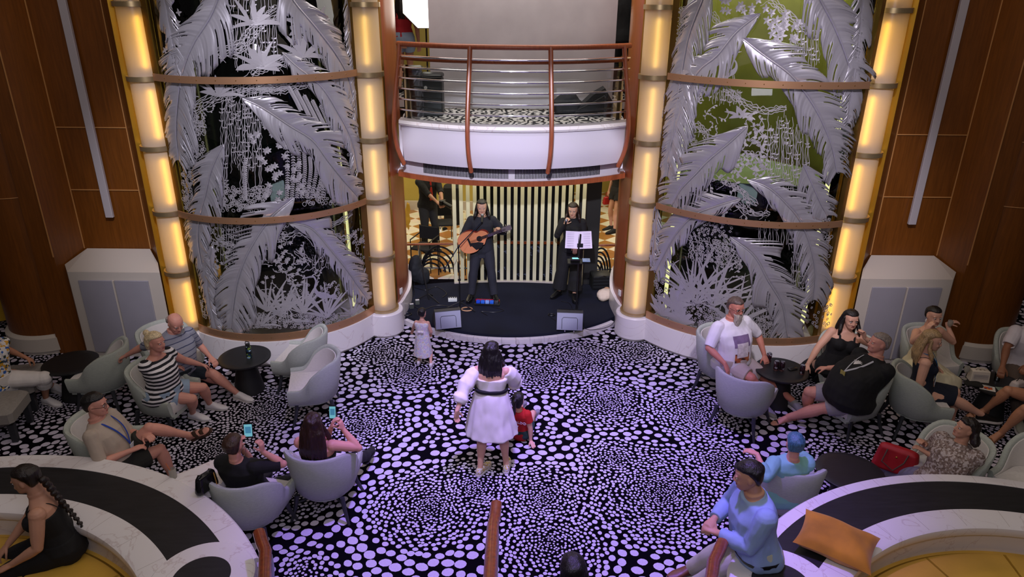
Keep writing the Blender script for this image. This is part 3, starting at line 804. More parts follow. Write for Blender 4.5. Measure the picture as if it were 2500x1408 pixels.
        put('broad_leaf', reeds(S, [(620, 60), (640, 165), (735, 140), (760, 75), (630, 165)], 7, .38, 1.3, .06)); put('broad_leaf', reeds(S, [(528, 235)], 7, .28, 1.2, .045))
        put('reeds', reeds(S, [(690, 770), (800, 775), (650, 760), (740, 765)], 12, .55, .85, .03)); put('reeds', reeds(S, [(540, 790), (640, 795), (860, 770), (880, 700)], 8, .35, 1.1, .03), SILV)
        put('lace_moss', lace(S, 446, 474, 280, 510, 120)); put('lace_moss', lace(S, 486, 520, 560, 790, 150)); put('lace_moss', lace(S, 862, 892, 560, 740, 120)); put('lace_moss', lace(S, 840, 872, 60, 470, 160)); put('lace_moss', lace(S, 700, 830, 690, 740, 90, .016)); put('leafy_twigs', twigleaf(S, (700, 800, 620, 690), 12, .035)); put('leafy_twigs', twigleaf(S, (640, 720, 640, 760), 14, .035)); put('leafy_twigs', twigleaf(S, (440, 500, 220, 330), 14, .03))
        put('heron', heron(S, 700, 755, 1, 1.7), SIL); put('heron', heron(S, 790, 725, -1, 1.7), SIL); put('heron', heron(S, 730, 785, -1, 1.1, .2), SIL); put('heron', heron(S, 538, 585, -1, .6, .5), SIL)
    else:
        put('hanging_vines', vines(S, 1930, 2000, 60, 190, 18)); put('hanging_vines', vines(S, 1740, 1810, 215, 260, 22)); put('hanging_vines', vines(S, 1875, 1975, 270, 530, 26)); put('hanging_vines', vines(S, 1850, 1960, 535, 620, 18)); put('hanging_vines', vines(S, 1930, 1980, 600, 760, 12)); put('hanging_vines', vines(S, 1830, 1890, 700, 830, 16))
        put('branch', branches(S, [[(1740, 30), (1760, 80), (1740, 120)], [(1880, 0), (1930, 40), (1975, 80)], [(1760, 200), (1800, 240), (1860, 270), (1920, 262)], [(1700, 300), (1725, 330), (1720, 370)]], 5))
        put('branch', branches(S, [[(1760, 440), (1800, 460), (1850, 500)], [(1800, 490), (1830, 520), (1880, 520)], [(1700, 510), (1740, 495)]], 4, sp=.02))
        put('flower_cluster', flowers(S, (1880, 1950, 30, 110), 18, .06, 5)); put('flower_cluster', flowers(S, (1760, 1890, 0, 60), 16, .05, 5)); put('flower_cluster', flowers(S, (1640, 1690, 690, 780), 10, .10, 6))
        put('leafy_twigs', twigleaf(S, (1770, 1880, 350, 430), 26)); put('leafy_twigs', twigleaf(S, (1700, 1830, 430, 520), 18)); put('leafy_twigs', twigleaf(S, (1820, 1870, 290, 350), 8))
        put('coral_branch', branches(S, [[(1680+i*22, 570+i*5), (1690+i*22, 600+i*6), (1685+i*24, 630+i*5)] for i in range(6)], 4, sp=.022)); put('lace_moss', lace(S, 1650, 1700, 330, 420, 160, .014)); put('lace_moss', lace(S, 1610, 1760, 720, 800, 330, .018)); put('lace_moss', lace(S, 1830, 1900, 770, 825, 120, .018)); put('lace_moss', lace(S, 1975, 2030, 520, 800, 200)); put('lace_moss', lace(S, 2030, 2070, 200, 420, 120)); put('lace_moss', lace(S, 1660, 1690, 20, 110, 60)); put('lace_moss', lace(S, 1690, 1790, 540, 640, 150, .014))
        put('reeds', reeds(S, [(1700, 740), (1690, 720), (1800, 790), (1740, 745)], 14, .85, 1.0, .03)); put('broad_leaf', reeds(S, [(1640, 750), (1660, 790), (1780, 790), (1615, 770)], 6, .34, 1.0, .07)); put('broad_leaf', reeds(S, [(1810, 285)], 7, .22, 1.4, .04))
        put('lace_moss', lace(S, 1598, 1628, 560, 780, 150)); put('lace_moss', lace(S, 1640, 1668, 20, 200, 70)); put('leafy_twigs', twigleaf(S, (1740, 1800, 600, 700), 10, .04)); put('leafy_twigs', twigleaf(S, (1690, 1760, 200, 330), 14, .035))
        put('heron', heron(S, 1668, 700, 1, 1.6, .9), SIL); put('heron', heron(S, 1825, 745, -1, 1.5, 1.2), SIL); put('heron', heron(S, 1790, 180, 1, 1.1, .4), SIL)
# warm wall-washer behind the tower edges is given by the edge lamps; light inside the right lift shaft
ld = bpy.data.lights.new('lift_light', 'AREA'); ld.energy = 110; ld.size = 1.2; ld.color = (1, .85, .5)
lo = bpy.data.objects.new('lift_light', ld); COL.objects.link(lo); lo.location = (3.6, 10.6, 6.0)
# ================================================================ PEOPLE TOOLS
def vang(a): a = math.radians(a); return V((math.sin(a), -math.cos(a), 0))
def W(q):
    """(u,v,z) pixel on a height / ('y',u,v,y) pixel at a depth / Vector"""
    if isinstance(q, V): return q.copy()
    if q[0] == 'y': return Y(*q[1:])
    if q[0] == 'w': return V(q[1:])
    return Z(*q)
def ik(A, T, a, b, pole):
    d = T-A; L_ = d.length
    if L_ > (a+b)*.995: T = A+d*((a+b)*.995/L_); d = T-A; L_ = d.length
    if L_ < abs(a-b)*1.05+.02: L_ = abs(a-b)*1.05+.02
    n = d.normalized(); x = (a*a-b*b+L_*L_)/(2*L_); h = math.sqrt(max(0, a*a-x*x))
    p = pole-n*pole.dot(n)
    if p.length < 1e-4: p = V((0, 0, -1))-n*n.z*-1
    p.normalize(); return A+n*x+p*h, T
def evalmesh(o):
    with bpy.context.temp_override(scene=TMP, view_layer=TMP.view_layers[0]):
        dg = bpy.context.evaluated_depsgraph_get(); dg.update(); return bpy.data.meshes.new_from_object(o.evaluated_get(dg))
def remesh(mb, name, mats, parent, vox=.008, it=4, disp=0, fr=(9, 9, 5), ang=180, origin=V((0, 0, 0))):
    mb.v = [(x-origin.x, y-origin.y, z-origin.z) for x, y, z in mb.v]
    me = mb.mesh(name, [], True, 180)
    bm = bmesh.new(); bm.from_mesh(me); bmesh.ops.recalc_face_normals(bm, faces=bm.faces); bm.to_mesh(me); bm.free()
    o = bpy.data.objects.new('tmp', me); TMP.collection.objects.link(o)
    r = o.modifiers.new('r', 'REMESH'); r.mode = 'VOXEL'; r.voxel_size = vox; r.use_smooth_shade = True
    if it: s = o.modifiers.new('s', 'SMOOTH'); s.factor = .5; s.iterations = it
    m2 = evalmesh(o); m2.name = name
    bpy.data.objects.remove(o); bpy.data.meshes.remove(me)
    n = len(m2.vertices); co_ = np.empty(n*3, np.float32)
    if disp and n:
        m2.vertices.foreach_get('co', co_); nr = np.empty(n*3, np.float32); m2.vertex_normals.foreach_get('vector', nr)
        P = co_.reshape(-1, 3); Nn = nr.reshape(-1, 3); ph = rnd.random()*9
        dd = np.array([noise.noise(V((p[0]*fr[0]+ph, p[1]*fr[1], p[2]*fr[2])))+.5*noise.noise(V((p[0]*fr[0]*2.3, p[1]*fr[1]*2.3+ph, p[2]*fr[2]*2.3))) for p in P], np.float32)
        P += Nn*(dd*disp)[:, None]; m2.vertices.foreach_set('co', P.ravel())
    m2.materials.clear()
    for m in (mats if isinstance(mats, (list, tuple)) else [mats]): m2.materials.append(m)
    m2.polygons.foreach_set('use_smooth', [True]*len(m2.polygons)); m2.update()
    ob = bpy.data.objects.new(name, m2); COL.objects.link(ob)
    if parent: ob.parent = parent
    return ob
TMP = bpy.data.scenes.new('tmp_build')
SK = {'fair': '#d9a58c', 'pink': '#d39582', 'tan': '#b98263', 'mid': '#c08e74', 'brown': '#8a5a40', 'asian': '#d3a58a', 'red': '#c47f6b'}
def skin(k): return mat('skin_'+k, SK[k], .5, noise_s=7, noise_a=.07, spec=.35)
def hairm(name, col, rough=.42):
    if name in MATS: return MATS[name]
    m, t, b = nt(name); b.inputs['Roughness'].default_value = rough; c = hexc(col)
    tc = node(t, 'ShaderNodeTexCoord'); mp = node(t, 'ShaderNodeMapping'); mp.inputs['Scale'].default_value = (1, 1, .12); L(t, tc.outputs['Object'], mp.inputs['Vector'])
    n = node(t, 'ShaderNodeTexNoise', i_Scale=130.0, i_Detail=3.0); L(t, mp.outputs['Vector'], n.inputs['Vector'])
    r = node(t, 'ShaderNodeValToRGB'); r.color_ramp.elements[0].position = .35; r.color_ramp.elements[1].position = .7
    r.color_ramp.elements[0].color = rgb([x*.55 for x in c]); r.color_ramp.elements[1].color = rgb([min(1, x*1.45) for x in c])
    L(t, n.outputs['Fac'], r.inputs['Fac']); L(t, r.outputs['Color'], b.inputs['Base Color'])
    bp = node(t, 'ShaderNodeBump', i_Strength=.5, i_Distance=.01); L(t, n.outputs['Fac'], bp.inputs['Height']); L(t, bp.outputs['Normal'], b.inputs['Normal'])
    MATS[name] = m; return m
EYEW = mat('eye_white', '#d8d2cc', .3); EYED = mat('eye_dark', '#1c1410', .2); LIP = mat('lips', '#a4564e', .45)
HEADR = [(0.0, .10, .33, .10), (.05, .19, .39, .0), (.13, .25, .405, -.12), (.24, .285, .40, -.26), (.36, .315, .395, -.36), (.47, .33, .375, -.43), (.53, .335, .37, -.45), (.60, .34, .395, -.47), (.72, .335, .37, -.47), (.83, .30, .30, -.41), (.92, .22, .19, -.32), (.98, .11, .05, -.17)]
class Person:
    def __init__(s, label, P, H=1.7, face=0, lean=0, side=0, twist=0, hf=None, hp=0, hr=0, LH=None, RH=None, LF=None, RF=None,
                 sex='m', skin_='fair', bulk=1.0, belly=0, limb=1.0, ep=None, kp=None, lhd=None, rhd=None, curl=(.5, .5), ftz=None, cat='person', headk=1.0, group=None, fdir=None, vox=.008, hn=(None, None)):
        s.H = H; s.sk = skin_; f = vang(face); l = V((-f.y, f.x, 0)); s.f = f; s.l = l; s.P = W(P); s.sex = sex; s.bulk = bulk; s.belly = belly; s.vox = vox
        s.o = V((s.P.x, s.P.y, 0 if ftz is None else ftz))
        s.root = empty('person', s.o, 0, label, cat, group)
        lb, sd = math.radians(lean), math.radians(side)
        s.u = (V((0, 0, 1))*math.cos(lb)+f*math.sin(lb)+l*math.sin(sd)).normalized()
        fc = vang(face+twist); lc = V((-fc.y, fc.x, 0)); s.lc = (lc-s.u*lc.dot(s.u)).normalized(); s.fc = s.lc.cross(s.u)*1
        if s.fc.dot(fc) < 0: s.fc = -s.fc
        s.S = s.P+s.u*.29*H
        fw_ = .106 if sex == 'm' else .095
        if sex == 'k': fw_ = .095
        bl = 1+(bulk-1)*.5
        s.sh = [s.S+s.lc*fw_*H*bl*sg-s.u*.012*H for sg in (1, -1)]
        s.hip = [s.P+l*.05*H*bl*sg for sg in (1, -1)]
        s.limb = limb; ua, fa = .165*H, .15*H; th, shn = .245*H, .245*H
        s.el = []; s.wr = []; ep = ep or (None, None)
        for i, T in enumerate((LH, RH)):
            sg = 1 if i == 0 else -1
            T = W(T) if T is not None else s.sh[i]-V((0, 0, .30*H))+s.lc*sg*.05*H+f*.03*H
            pole = W(ep[i]) if ep[i] is not None else (V((0, 0, -1))+s.lc*sg*.7-s.f*.6)
            e, t = ik(s.sh[i], T, ua, fa, pole); s.el.append(e); s.wr.append(t)
        s.kn = []; s.an = []; kp = kp or (None, None)
        fz = 0 if ftz is None else ftz
        for i, T in enumerate((LF, RF)):
            sg = 1 if i == 0 else -1
            T = W(T) if T is not None else V((s.hip[i].x, s.hip[i].y, fz+.045*H))+l*sg*.02*H
            pole = W(kp[i]) if kp[i] is not None else f+V((0, 0, .9))+l*sg*.15
            k, t = ik(s.hip[i], T, th, shn, pole); s.kn.append(k); s.an.append(t)
        s.fd = []
        for i in (0, 1):
            d = (fdir[i] if fdir and fdir[i] is not None else f)
            d = vang(d) if isinstance(d, (int, float)) else W(d); s.fd.append(d.normalized())
        hf = face if hf is None else hf; a = math.radians(hf); p = math.radians(hp)
        s.hfw = V((math.sin(a)*math.cos(p), -math.cos(a)*math.cos(p), -math.sin(p)))
        hl = V((0, 0, 1)).cross(vang(hf)).normalized(); hu = s.hfw.cross(hl)
        if hu.z < 0: hu = -hu
        M = Matrix.Rotation(math.radians(hr), 3, s.hfw); s.hl = M @ hl; s.hu = M @ hu
        s.hh = .135*H*headk
        s.nb = s.P+s.u*.318*H
        s.ho = s.nb+s.u*.022*H+s.hu*.012*H+s.hfw*.012*H
        s.hands = (lhd, rhd); s.curl = curl; s.hn = hn
        s.body()
    def hd(s, x, y, z):  # head frame: left, forward, up in head heights
        return s.ho+s.hl*(x*s.hh)+s.hfw*(y*s.hh)+s.hu*(z*s.hh)
    TM = [(-.06, .062, .055, 0), (-.03, .094, .070, -.004), (.02, .100, .072, -.004), (.07, .092, .064, .002), (.12, .089, .062, .005), (.18, .097, .067, .006), (.235, .108, .068, .004), (.27, .110, .060, 0), (.295, .085, .050, -.002), (.32, .040, .042, 0)]
    TF = [(-.06, .062, .058, 0), (-.03, .100, .075, -.006), (.02, .105, .074, -.006), (.07, .086, .060, .0), (.115, .074, .054, .004), (.17, .082, .060, .008), (.225, .092, .062, .006), (.262, .094, .054, 0), (.292, .075, .044, -.002), (.32, .032, .036, 0)]
    def trings(s, t0=-.07, t1=.34, off=0, n=24, k=1.0, flare=0):
        T = s.TF if s.sex == 'f' else s.TM; ts = sorted(set([t for t, *_ in T if t0 < t < t1]+[t0, t1])); H = s.H; R = []
        for t in ts:
            tt = max(T[0][0], min(T[-1][0], t)); 
            hw, hd_, fo = [float(np.interp(tt, [q[0] for q in T], [q[j] for q in T])) for j in (1, 2, 3)]
            m = max(0, 1-abs((tt-.09)/.17)**2); b = 1+(s.bulk-1)*(1 if tt < .27 else .3)
            w = hw*H*b*(1+s.belly*.12*m)+off; d = hd_*H*b*(1+s.belly*.36*m)+off; fo = fo*H+s.belly*.034*H*m
            if flare and t < .05: w += flare*(.05-t)*H; d += flare*(.05-t)*H
            c = s.P+s.u*t*H; q = max(0, min(1, t/.27)); lx = s.l.lerp(s.lc, q).normalized(); fx = s.f.lerp(s.fc, q).normalized()
            fx = (fx-s.u*fx.dot(s.u)*min(1, .3+q)).normalized()
            row = []
            for j in range(n):
                a = 2*PI*j/n; ca, sa = math.cos(a), math.sin(a); e = .82
                row.append(c+fx*fo+lx*(w*k*math.copysign(abs(ca)**e, ca))+fx*(d*k*math.copysign(abs(sa)**e, sa)))
            R.append(row)
        return R
    def limbpts(s, A, B, C, ra, rb, rc, bul=0, n=7, f1=1.0):
        """tapered two-bone limb, f1 = how far along (0..2)"""
        pts = []; rs = []
        for i in range(n+1):
            t = i/n*2
            if t > f1+1e-6:
                t = f1; last = True
            else: last = False
            if t <= 1: p = A.lerp(B, t); r = lerp(ra, rb, t)*(1+.06*math.sin(PI*t))
            else: p = B.lerp(C, t-1); r = lerp(rb, rc, (t-1))+bul*math.sin(PI*min(1, (t-1)*1.5))*(1-(t-1)*.4)
            pts.append(p); rs.append(r)
            if last: break
        # soften the joint
        return pts, rs
    def arm(s, i, off=0, f1=2.0, k=1.0):
        H = s.H*s.limb; return s.limbpts(s.sh[i], s.el[i], s.wr[i], .031*H*k+off, .023*H*k+off, .0145*H*k+off, .003*H, 10, f1)
    def leg(s, i, off=0, f1=2.0, k=1.0):
        H = s.H*s.limb; return s.limbpts(s.hip[i], s.kn[i], s.an[i], .052*H*k+off, .032*H*k+off, .019*H*k+off, .0085*H, 12, f1)
    def body(s):
        H = s.H; mb = MB(); mb.rings(s.trings())
        if s.sex == 'f':
            for sg in (1, -1): mb.ell(s.P+s.u*.205*H+s.lc*sg*.042*H+s.fc*.048*H*s.bulk, [.038*H*s.bulk]*3)
        for sg, h in zip((1, -1), s.hip): mb.ell(h-s.f*.018*H-V((0, 0, .0))-s.u*.004*H, [.058*H*s.bulk]*3)
        for i in (0, 1):
            mb.ell(s.sh[i]-s.u*.004*H, [.034*H*s.limb]*3)
            p, r = s.arm(i); mb.tube(p, r, 12)
            mb.ell(s.el[i], [.0225*H*s.limb]*3); s.hand(mb, i)
            p, r = s.leg(i); mb.tube(p, r, 14); mb.ell(s.kn[i], [.032*H*s.limb]*3)
            s.foot(mb, i)
        mb.tube([s.S+s.u*.0*H, s.nb, s.hd(0, -.10, .12), s.hd(0, -.08, .3)], [.045*H, .032*H*(1+(s.bulk-1)*.6), .030*H*(1+(s.bulk-1)*.6), .03*H], 14)
        # head
        R = []
        for (z, w, yf, yb) in HEADR:
            row = []
            for j in range(22):
                a = 2*PI*j/22; ca, sa = math.cos(a), math.sin(a); c = (yf+yb)/2; d = (yf-yb)/2
                e = .86; row.append(s.hd(w*math.copysign(abs(ca)**e, ca), c+d*math.copysign(abs(sa)**e, sa), z))
            R.append(row)
        mb.rings(R)
        mb.tube([s.hd(0, .37, .56), s.hd(0, .43, .45), s.hd(0, .47, .36), s.hd(0, .39, .33)], [.035*s.hh, .045*s.hh, .062*s.hh, .03*s.hh], 8)
        for sg in (1, -1):
            mb.ell(s.hd(sg*.05, .42, .345), [.045*s.hh]*3, 8)
            M = Matrix((s.hl, s.hfw, s.hu)).transposed(); mb.ell(s.hd(sg*.345, -.05, .46), (.035*s.hh, .075*s.hh, .13*s.hh), 10, M=M)
            mb.ell(s.hd(sg*.17, .345, .60), (.10*s.hh, .05*s.hh, .035*s.hh), 8, M=M)
            mb.ell(s.hd(sg*.17, .31, .34), (.09*s.hh, .07*s.hh, .09*s.hh), 8, M=M)
        mb.ell(s.hd(0, .375, .09), [.07*s.hh]*3, 8); mb.ell(s.hd(0, .39, .22), (.10*s.hh, .04*s.hh, .035*s.hh), 8, M=Matrix((s.hl, s.hfw, s.hu)).transposed())
        s.bodyo = remesh(mb, 'body', skin(s.sk), s.root, s.vox*.82, 3, origin=s.o)
        M = Matrix((s.hl, s.hfw, s.hu)).transposed()
        for sg in (1, -1):
            e = MB().ell(s.hd(sg*.145, .352, .505)-s.o, (.062*s.hh, .035*s.hh, .032*s.hh), 10, M=M); eo = e.build('eye', EYEW, s.root)
            MB().ell(s.hd(sg*.145, .385, .505)-s.o, (.028*s.hh, .012*s.hh, .028*s.hh), 8, M=M).build('iris', EYED, eo)
        MB().ell(s.hd(0, .415, .225)-s.o, (.10*s.hh, .022*s.hh, .028*s.hh), 10, M=M).build('lips', LIP, s.root)
    def hand(s, mb, i):
        H = s.H; w = s.wr[i]; sg = 1 if i == 0 else -1
        d = s.hands[i]; d = (w-s.el[i]).normalized() if d is None else W(d).normalized()
        n = s.hn[i]; n = V(n) if n is not None else V((0, 0, -1)); n = n-d*n.dot(d)
        if n.length < .1: n = s.f-d*s.f.dot(d)
        n.normalize(); x = d.cross(n).normalized()   # across
        if x.dot(s.lc) * sg > 0: x = -x           # x points to the thumb side (inward) for palms down
        c = s.curl[i]; k = max(H, .9)
        def fr(p, a, b): return [p+x*(a*math.cos(2*PI*j/12))+n*(b*math.sin(2*PI*j/12)) for j in range(12)]
        mb.rings([fr(w-d*.01*k, .016*k, .013*k), fr(w+d*.015*k, .021*k, .012*k), fr(w+d*.04*k, .025*k, .0115*k), fr(w+d*.056*k, .023*k, .0095*k)])
        for q, (o, ln) in enumerate(((.0185, .040), (.0065, .046), (-.006, .043), (-.0175, .034))):
            p = w+d*.052*k+x*o*k; th = .15+c*.55; dd = d; pts = [p-d*.01*k, p]; rs = [.0058*k, .0058*k]
            for j, fr_ in enumerate((.45, .32, .28)):
                dd = (d*math.cos(th)+n*math.sin(th)+x*(o*4*(1-c))).normalized(); p = p+dd*ln*k*fr_; pts.append(p); rs.append((.0054, .0050, .0044)[j]*k); th += c*.95+.08
            mb.tube(pts, rs, 7)
        p = w+d*.016*k+x*.016*k; dd = (d*.62+x*.62+n*.35).normalized(); p1 = p+dd*.024*k; d2 = (d*.8+x*.25+n*(.3+c*.6)).normalized(); p2 = p1+d2*.018*k; p3 = p2+(d2+n*c*.4).normalized()*.014*k
        mb.tube([p, p1, p2, p3], [.0085*k, .0066*k, .0058*k, .0046*k], 7)
    def foot(s, mb, i, off=0, toe=1.0, ht=0):
        H = s.H; a = s.an[i]; d = s.fd[i]; upv = V((0, 0, 1))
        if abs(d.z) > .3: upv = (a-s.kn[i]).normalized()*-1
        upv = (upv-d*upv.dot(d)).normalized(); x = d.cross(upv).normalized()
        hgt = .039*H
        def fr(t, w, z0, z1):
            c = a+d*t*H; out = []
            for j in range(12):
                q = 2*PI*j/12; ca, sa = math.cos(q), math.sin(q); out.append(c+x*((w*H+off)*ca)+upv*(lerp(z0*H-off, z1*H+off, .5+.5*math.copysign(abs(sa)**.7, sa))-hgt))
            return out
        mb.rings([fr(-.034-off/H, .008, .004, .03), fr(-.028, .019, 0, .045), fr(0, .021, 0, .055), fr(.03, .021, 0, .048), fr(.07, .025, 0, .03), fr(.10, .026, 0, .022), fr(.122, .018, .001, .017), fr(.13*toe+off/H, .008, .003, .012)])
    # ---- garments
    def top(s, m, sleeve=.5, t0=-.04, t1=.317, off=.012, disp=.009, name='shirt', flare=0, armk=1.05, vox=None, collar=None, tag_=None, soff=None):
        mb = MB(); mb.rings(s.trings(t0, t1, off, flare=flare or (.11 if sleeve else 0)))
        if s.sex == 'f':
            for sg in (1, -1): mb.ell(s.P+s.u*.205*s.H+s.lc*sg*.042*s.H+s.fc*.048*s.H*s.bulk, [.038*s.H*s.bulk+off]*3)
        if sleeve:
            for i in (0, 1):
                mb.ell(s.sh[i]-s.u*.004*s.H, [.034*s.H*s.limb+off]*3)
                if sleeve < 2: pts, rs = s.arm(i, off if soff is None else soff, min(sleeve, 2), armk)
                else: pts, rs = s.arm(i, off*.8, 2.0, armk); pts[-1] = s.el[i].lerp(s.wr[i], .97)
                mb.tube(pts, rs, 14)
                if sleeve > 1.15: mb.ell(s.el[i], [.0245*s.H*s.limb+off*.9]*3)
        o = remesh(mb, name, m, s.root, vox or s.vox, 3, disp, origin=s.o)
        if collar:
            c = s.P+s.u*.312*s.H; r = .046*s.H; pts = [c+s.lc*(r*math.cos(a))+s.fc*(r*math.sin(a)*1.0)+s.u*(.014*s.H*(-math.sin(a))) for a in [PI/2+.35+(2*PI-.7)*j/18 for j in range(19)]]
            q = MB().tube([p-s.o for p in pts], [(.006, .018)]*19, 8, upv=(0, 0, 1)); q.build('collar', collar, o)
        return o
    def legs(s, m, f1=2.0, off=.010, disp=.005, name='trousers', t1=.07, k=1.05, wide=0):
        mb = MB(); mb.rings(s.trings(-.07, t1, off))
        for sg, h in zip((1, -1), s.hip): mb.ell(h-s.f*.018*s.H-s.u*.004*s.H, [.058*s.H*s.bulk+off]*3)
        for i in (0, 1):
            pts, rs = s.leg(i, off, f1, k)
            if wide: rs = [max(r, rs[0]*.72)+wide*(j/len(rs)) for j, r in enumerate(rs)]
            elif f1 > 1.5: rs = [max(r, rs[0]*.60) for r in rs]
            else: rs = [r+.008 for r in rs]
            if f1 >= 2: pts[-1] = pts[-1]+V((0, 0, -.01))
            mb.tube(pts, rs, 16); mb.ell(s.hip[i], [rs[0]]*3)
            if f1 > 1.1: mb.ell(s.kn[i], [rs[len(rs)//2]]*3)
        return remesh(mb, name, m, s.root, s.vox, 3, disp, origin=s.o)
    def skirt_stand(s, m, hem, w0, w1, t1=.13, name='skirt', disp=.012, top=None, fold=.012, nf=11, extra=None):
        """dress skirt from waist to world height hem, with hanging folds"""
        mb = MB(); R = []; H = s.H; z1 = (s.P+s.u*t1*H); N = 72; K = 16
        for i in range(K+1):
            f = i/K; c = z1.lerp(V((s.P.x, s.P.y, hem))+(extra or V((0, 0, 0))), f); row = []
            for j in range(N):
                a = 2*PI*j/N; r = lerp(w0, w1, f**.75)*(1+fold*6*f*math.sin(a*nf+math.sin(a*3+f*2)*1.2)/6*2)
                row.append(c+s.l*(r*math.cos(a))+s.f*(r*.82*math.sin(a)))
            R.append(row)
        mb.rings(R); return mb
    def shoes(s, m, kind='shoe', off=.007, name=None, sole=None):
        for i in (0, 1):
            mb = MB(); s.foot(mb, i, off, 1.06)
            a = s.an[i]; d = s.fd[i]
            nm = name or ('shoe' if kind == 'shoe' else 'sandal')
            if kind == 'shoe': o = remesh(mb, nm, m, s.root, s.vox*.9, 2, 0, origin=s.o)
            else:
                upv = V((0, 0, 1)); upv = (s.kn[i]-a).normalized() if abs(d.z) > .3 else upv; upv = (upv-d*upv.dot(d)).normalized(); x = d.cross(upv).normalized(); q = MB(); H = s.H
                c = a-upv*.041*H-s.o; row = []
                prof = [(-.035, .014), (-.02, .022), (.03, .022), (.08, .029), (.11, .027), (.135, .012)]
                ring = [c+d*t*H+x*w_*H for t, w_ in prof]+[c+d*t*H-x*w_*H for t, w_ in reversed(prof)]
                q.rings([[p-upv*.012*H for p in ring], ring]); 
                for t in ((.045, .085) if kind == 'sandal' else (.09,)):
                    z = .05 if t < .06 else .032
                    q.tube([c+d*t*H+x*.025*H, c+d*t*H+x*.018*H+upv*z*H*.8, c+d*t*H+upv*(z+.006)*H, c+d*t*H-x*.018*H+upv*z*H*.8, c+d*t*H-x*.025*H], [(.016*H, .003*H)]*5 if kind == 'sandal' else .004*H, 8, upv=tuple(upv))
                o = q.build(nm, m, s.root)
            if kind == 'shoe':
                upv = V((0, 0, 1)); upv = (s.kn[i]-a).normalized() if abs(d.z) > .3 else upv; upv = (upv-d*upv.dot(d)).normalized(); x = d.cross(upv).normalized(); H = s.H
                c = a-upv*(.041*H)-s.o; prof = [(-.042, .012), (-.028, .024), (.03, .025), (.08, .031), (.115, .027), (.140, .012)]
                ring = [c+d*t*H+x*w_*H for t, w_ in prof]+[c+d*t*H-x*w_*H for t, w_ in reversed(prof)]
                MB().rings([[p-upv*.010*H for p in ring], [p+upv*.004*H for p in ring]]).build('sole', sole or mat('shoe_sole', '#cfcac6', .7), o)
    def hair(s, m, style='short', ln=.0, vol=1.0, disp=.004, part=0):
        hh = s.hh; mb = MB(); R = []
        o = .035*vol
        if style == 'bald':
            rows = [(.30, .27, -.22, -.40), (.42, .345, -.12, -.47), (.55, .36, -.12, -.495), (.68, .35, -.22, -.495)]
        elif style == 'short':
            rows = [(.24, .24, -.20, -.36), (.38, .335, -.14, -.46), (.52, .36+o*.3, -.08, -.49), (.66, .365+o*.4, .06, -.51-o), (.77, .36+o*.5, .20, -.51-o), (.83, .335+o, .335+o*.3, -.47-o), (.89, .29+o, .32+o*.4, -.42-o), (.95, .25+o, .24+o, -.35-o), (1.01+o, .12+o, .08, -.2)]
        else:
            rows = [(.10, .28, -.20, -.40-o), (.25, .34, -.14, -.46-o), (.40, .375+o*.5, -.04, -.49-o), (.55, .385+o*.5, .0, -.51-o), (.68, .385+o*.6, .08, -.53-o), (.78, .37+o*.6, .18, -.52-o), (.84, .34+o*.7, .325+o*.3, -.49-o), (.90, .30+o, .29+o, -.43-o), (.96, .25+o, .22+o, -.35-o), (1.02+o, .12+o, .08, -.2)]
        for (z, w, yf, yb) in rows:
            c = (yf+yb)/2; d = (yf-yb)/2; R.append([s.hd(w*math.cos(a), c+d*math.sin(a), z) for a in [2*PI*j/24 for j in range(24)]])
        mb.rings(R)
        dn = V((0, 0, -1))
        if style == 'bun':
            mb.ell(s.hd(0, -.50, .93), [.17*hh]*3)
        if style == 'tail':
            a = s.hd(0, -.52, .80); p = [a, a-s.hfw*.22*hh+dn*.1*hh, a-s.hfw*.25*hh+dn*(.5*hh), a-s.hfw*.16*hh+dn*(ln*.7+.3*hh), a-s.hfw*.12*hh+dn*(ln+.4*hh)]
            mb.tube(p, [.10*hh, .14*hh, .13*hh, .10*hh, .04*hh], 12)
        if style == 'braid':
            a = s.hd(0, -.42, .45); n_ = 9
            for j in range(n_): mb.ell(a-s.hfw*(.10-.0*j)*hh+dn*(ln*j/n_)+s.lc*(.01*(-1)**j)-s.fc*.03*j/n_, [(.13-.006*j)*hh]*3, 10)
        if style in ('long', 'bob'):
            # back curtain
            base = s.hd(0, -.30, .35)
            for sgx in np.linspace(-1, 1, 9):
                a0 = s.hd(sgx*.33, -.30-.18*(1-abs(sgx)), .60); b0 = s.hd(sgx*.36*vol, -.34-.2*(1-abs(sgx)), .12)
                e = b0+dn*ln*(1-.12*rnd.random())-s.fc*.02+s.lc*sgx*.04*ln*3; back = s.S-s.fc*.05*s.H
                md = b0.lerp(e, .5)-s.hfw*.01
                mb.tube([a0, b0, md, e], [.10*hh, .13*hh*vol, .12*hh*vol, .035*hh], 9)
            if style == 'long':
                for sg in (1, -1):
                    a0 = s.hd(sg*.35, -.04, .62); b0 = s.hd(sg*.40*vol, .0, .15); e = b0+dn*ln*.75+s.fc*.05+s.lc*sg*.03
                    mb.tube([a0, b0, b0.lerp(e, .5)+s.fc*.015, e], [.07*hh, .10*hh*vol, .11*hh*vol, .035*hh], 9)
        ob = remesh(mb, 'hair', m, s.root, s.vox*.9, 2, disp, (30, 30, 6), origin=s.o); s.hairo = ob; return ob
    def glasses(s, m):
        mb = MB()
        for sg in (1, -1):
            c = (sg*.16, .44, .50); pts = [s.hd(c[0]+.125*math.cos(a), c[1]-.02*abs(math.cos(a)), c[2]+.085*math.sin(a))-s.o for a in [2*PI*j/14 for j in range(15)]]
            mb.tube(pts, .0022, 5); mb.tube([s.hd(sg*.285, .42, .52)-s.o, s.hd(sg*.36, .2, .52)-s.o, s.hd(sg*.37, -.05, .50)-s.o], .0022, 5)
        mb.tube([s.hd(.04, .45, .52)-s.o, s.hd(-.04, .45, .52)-s.o], .0022, 5); return mb.build('glasses', m, s.root)
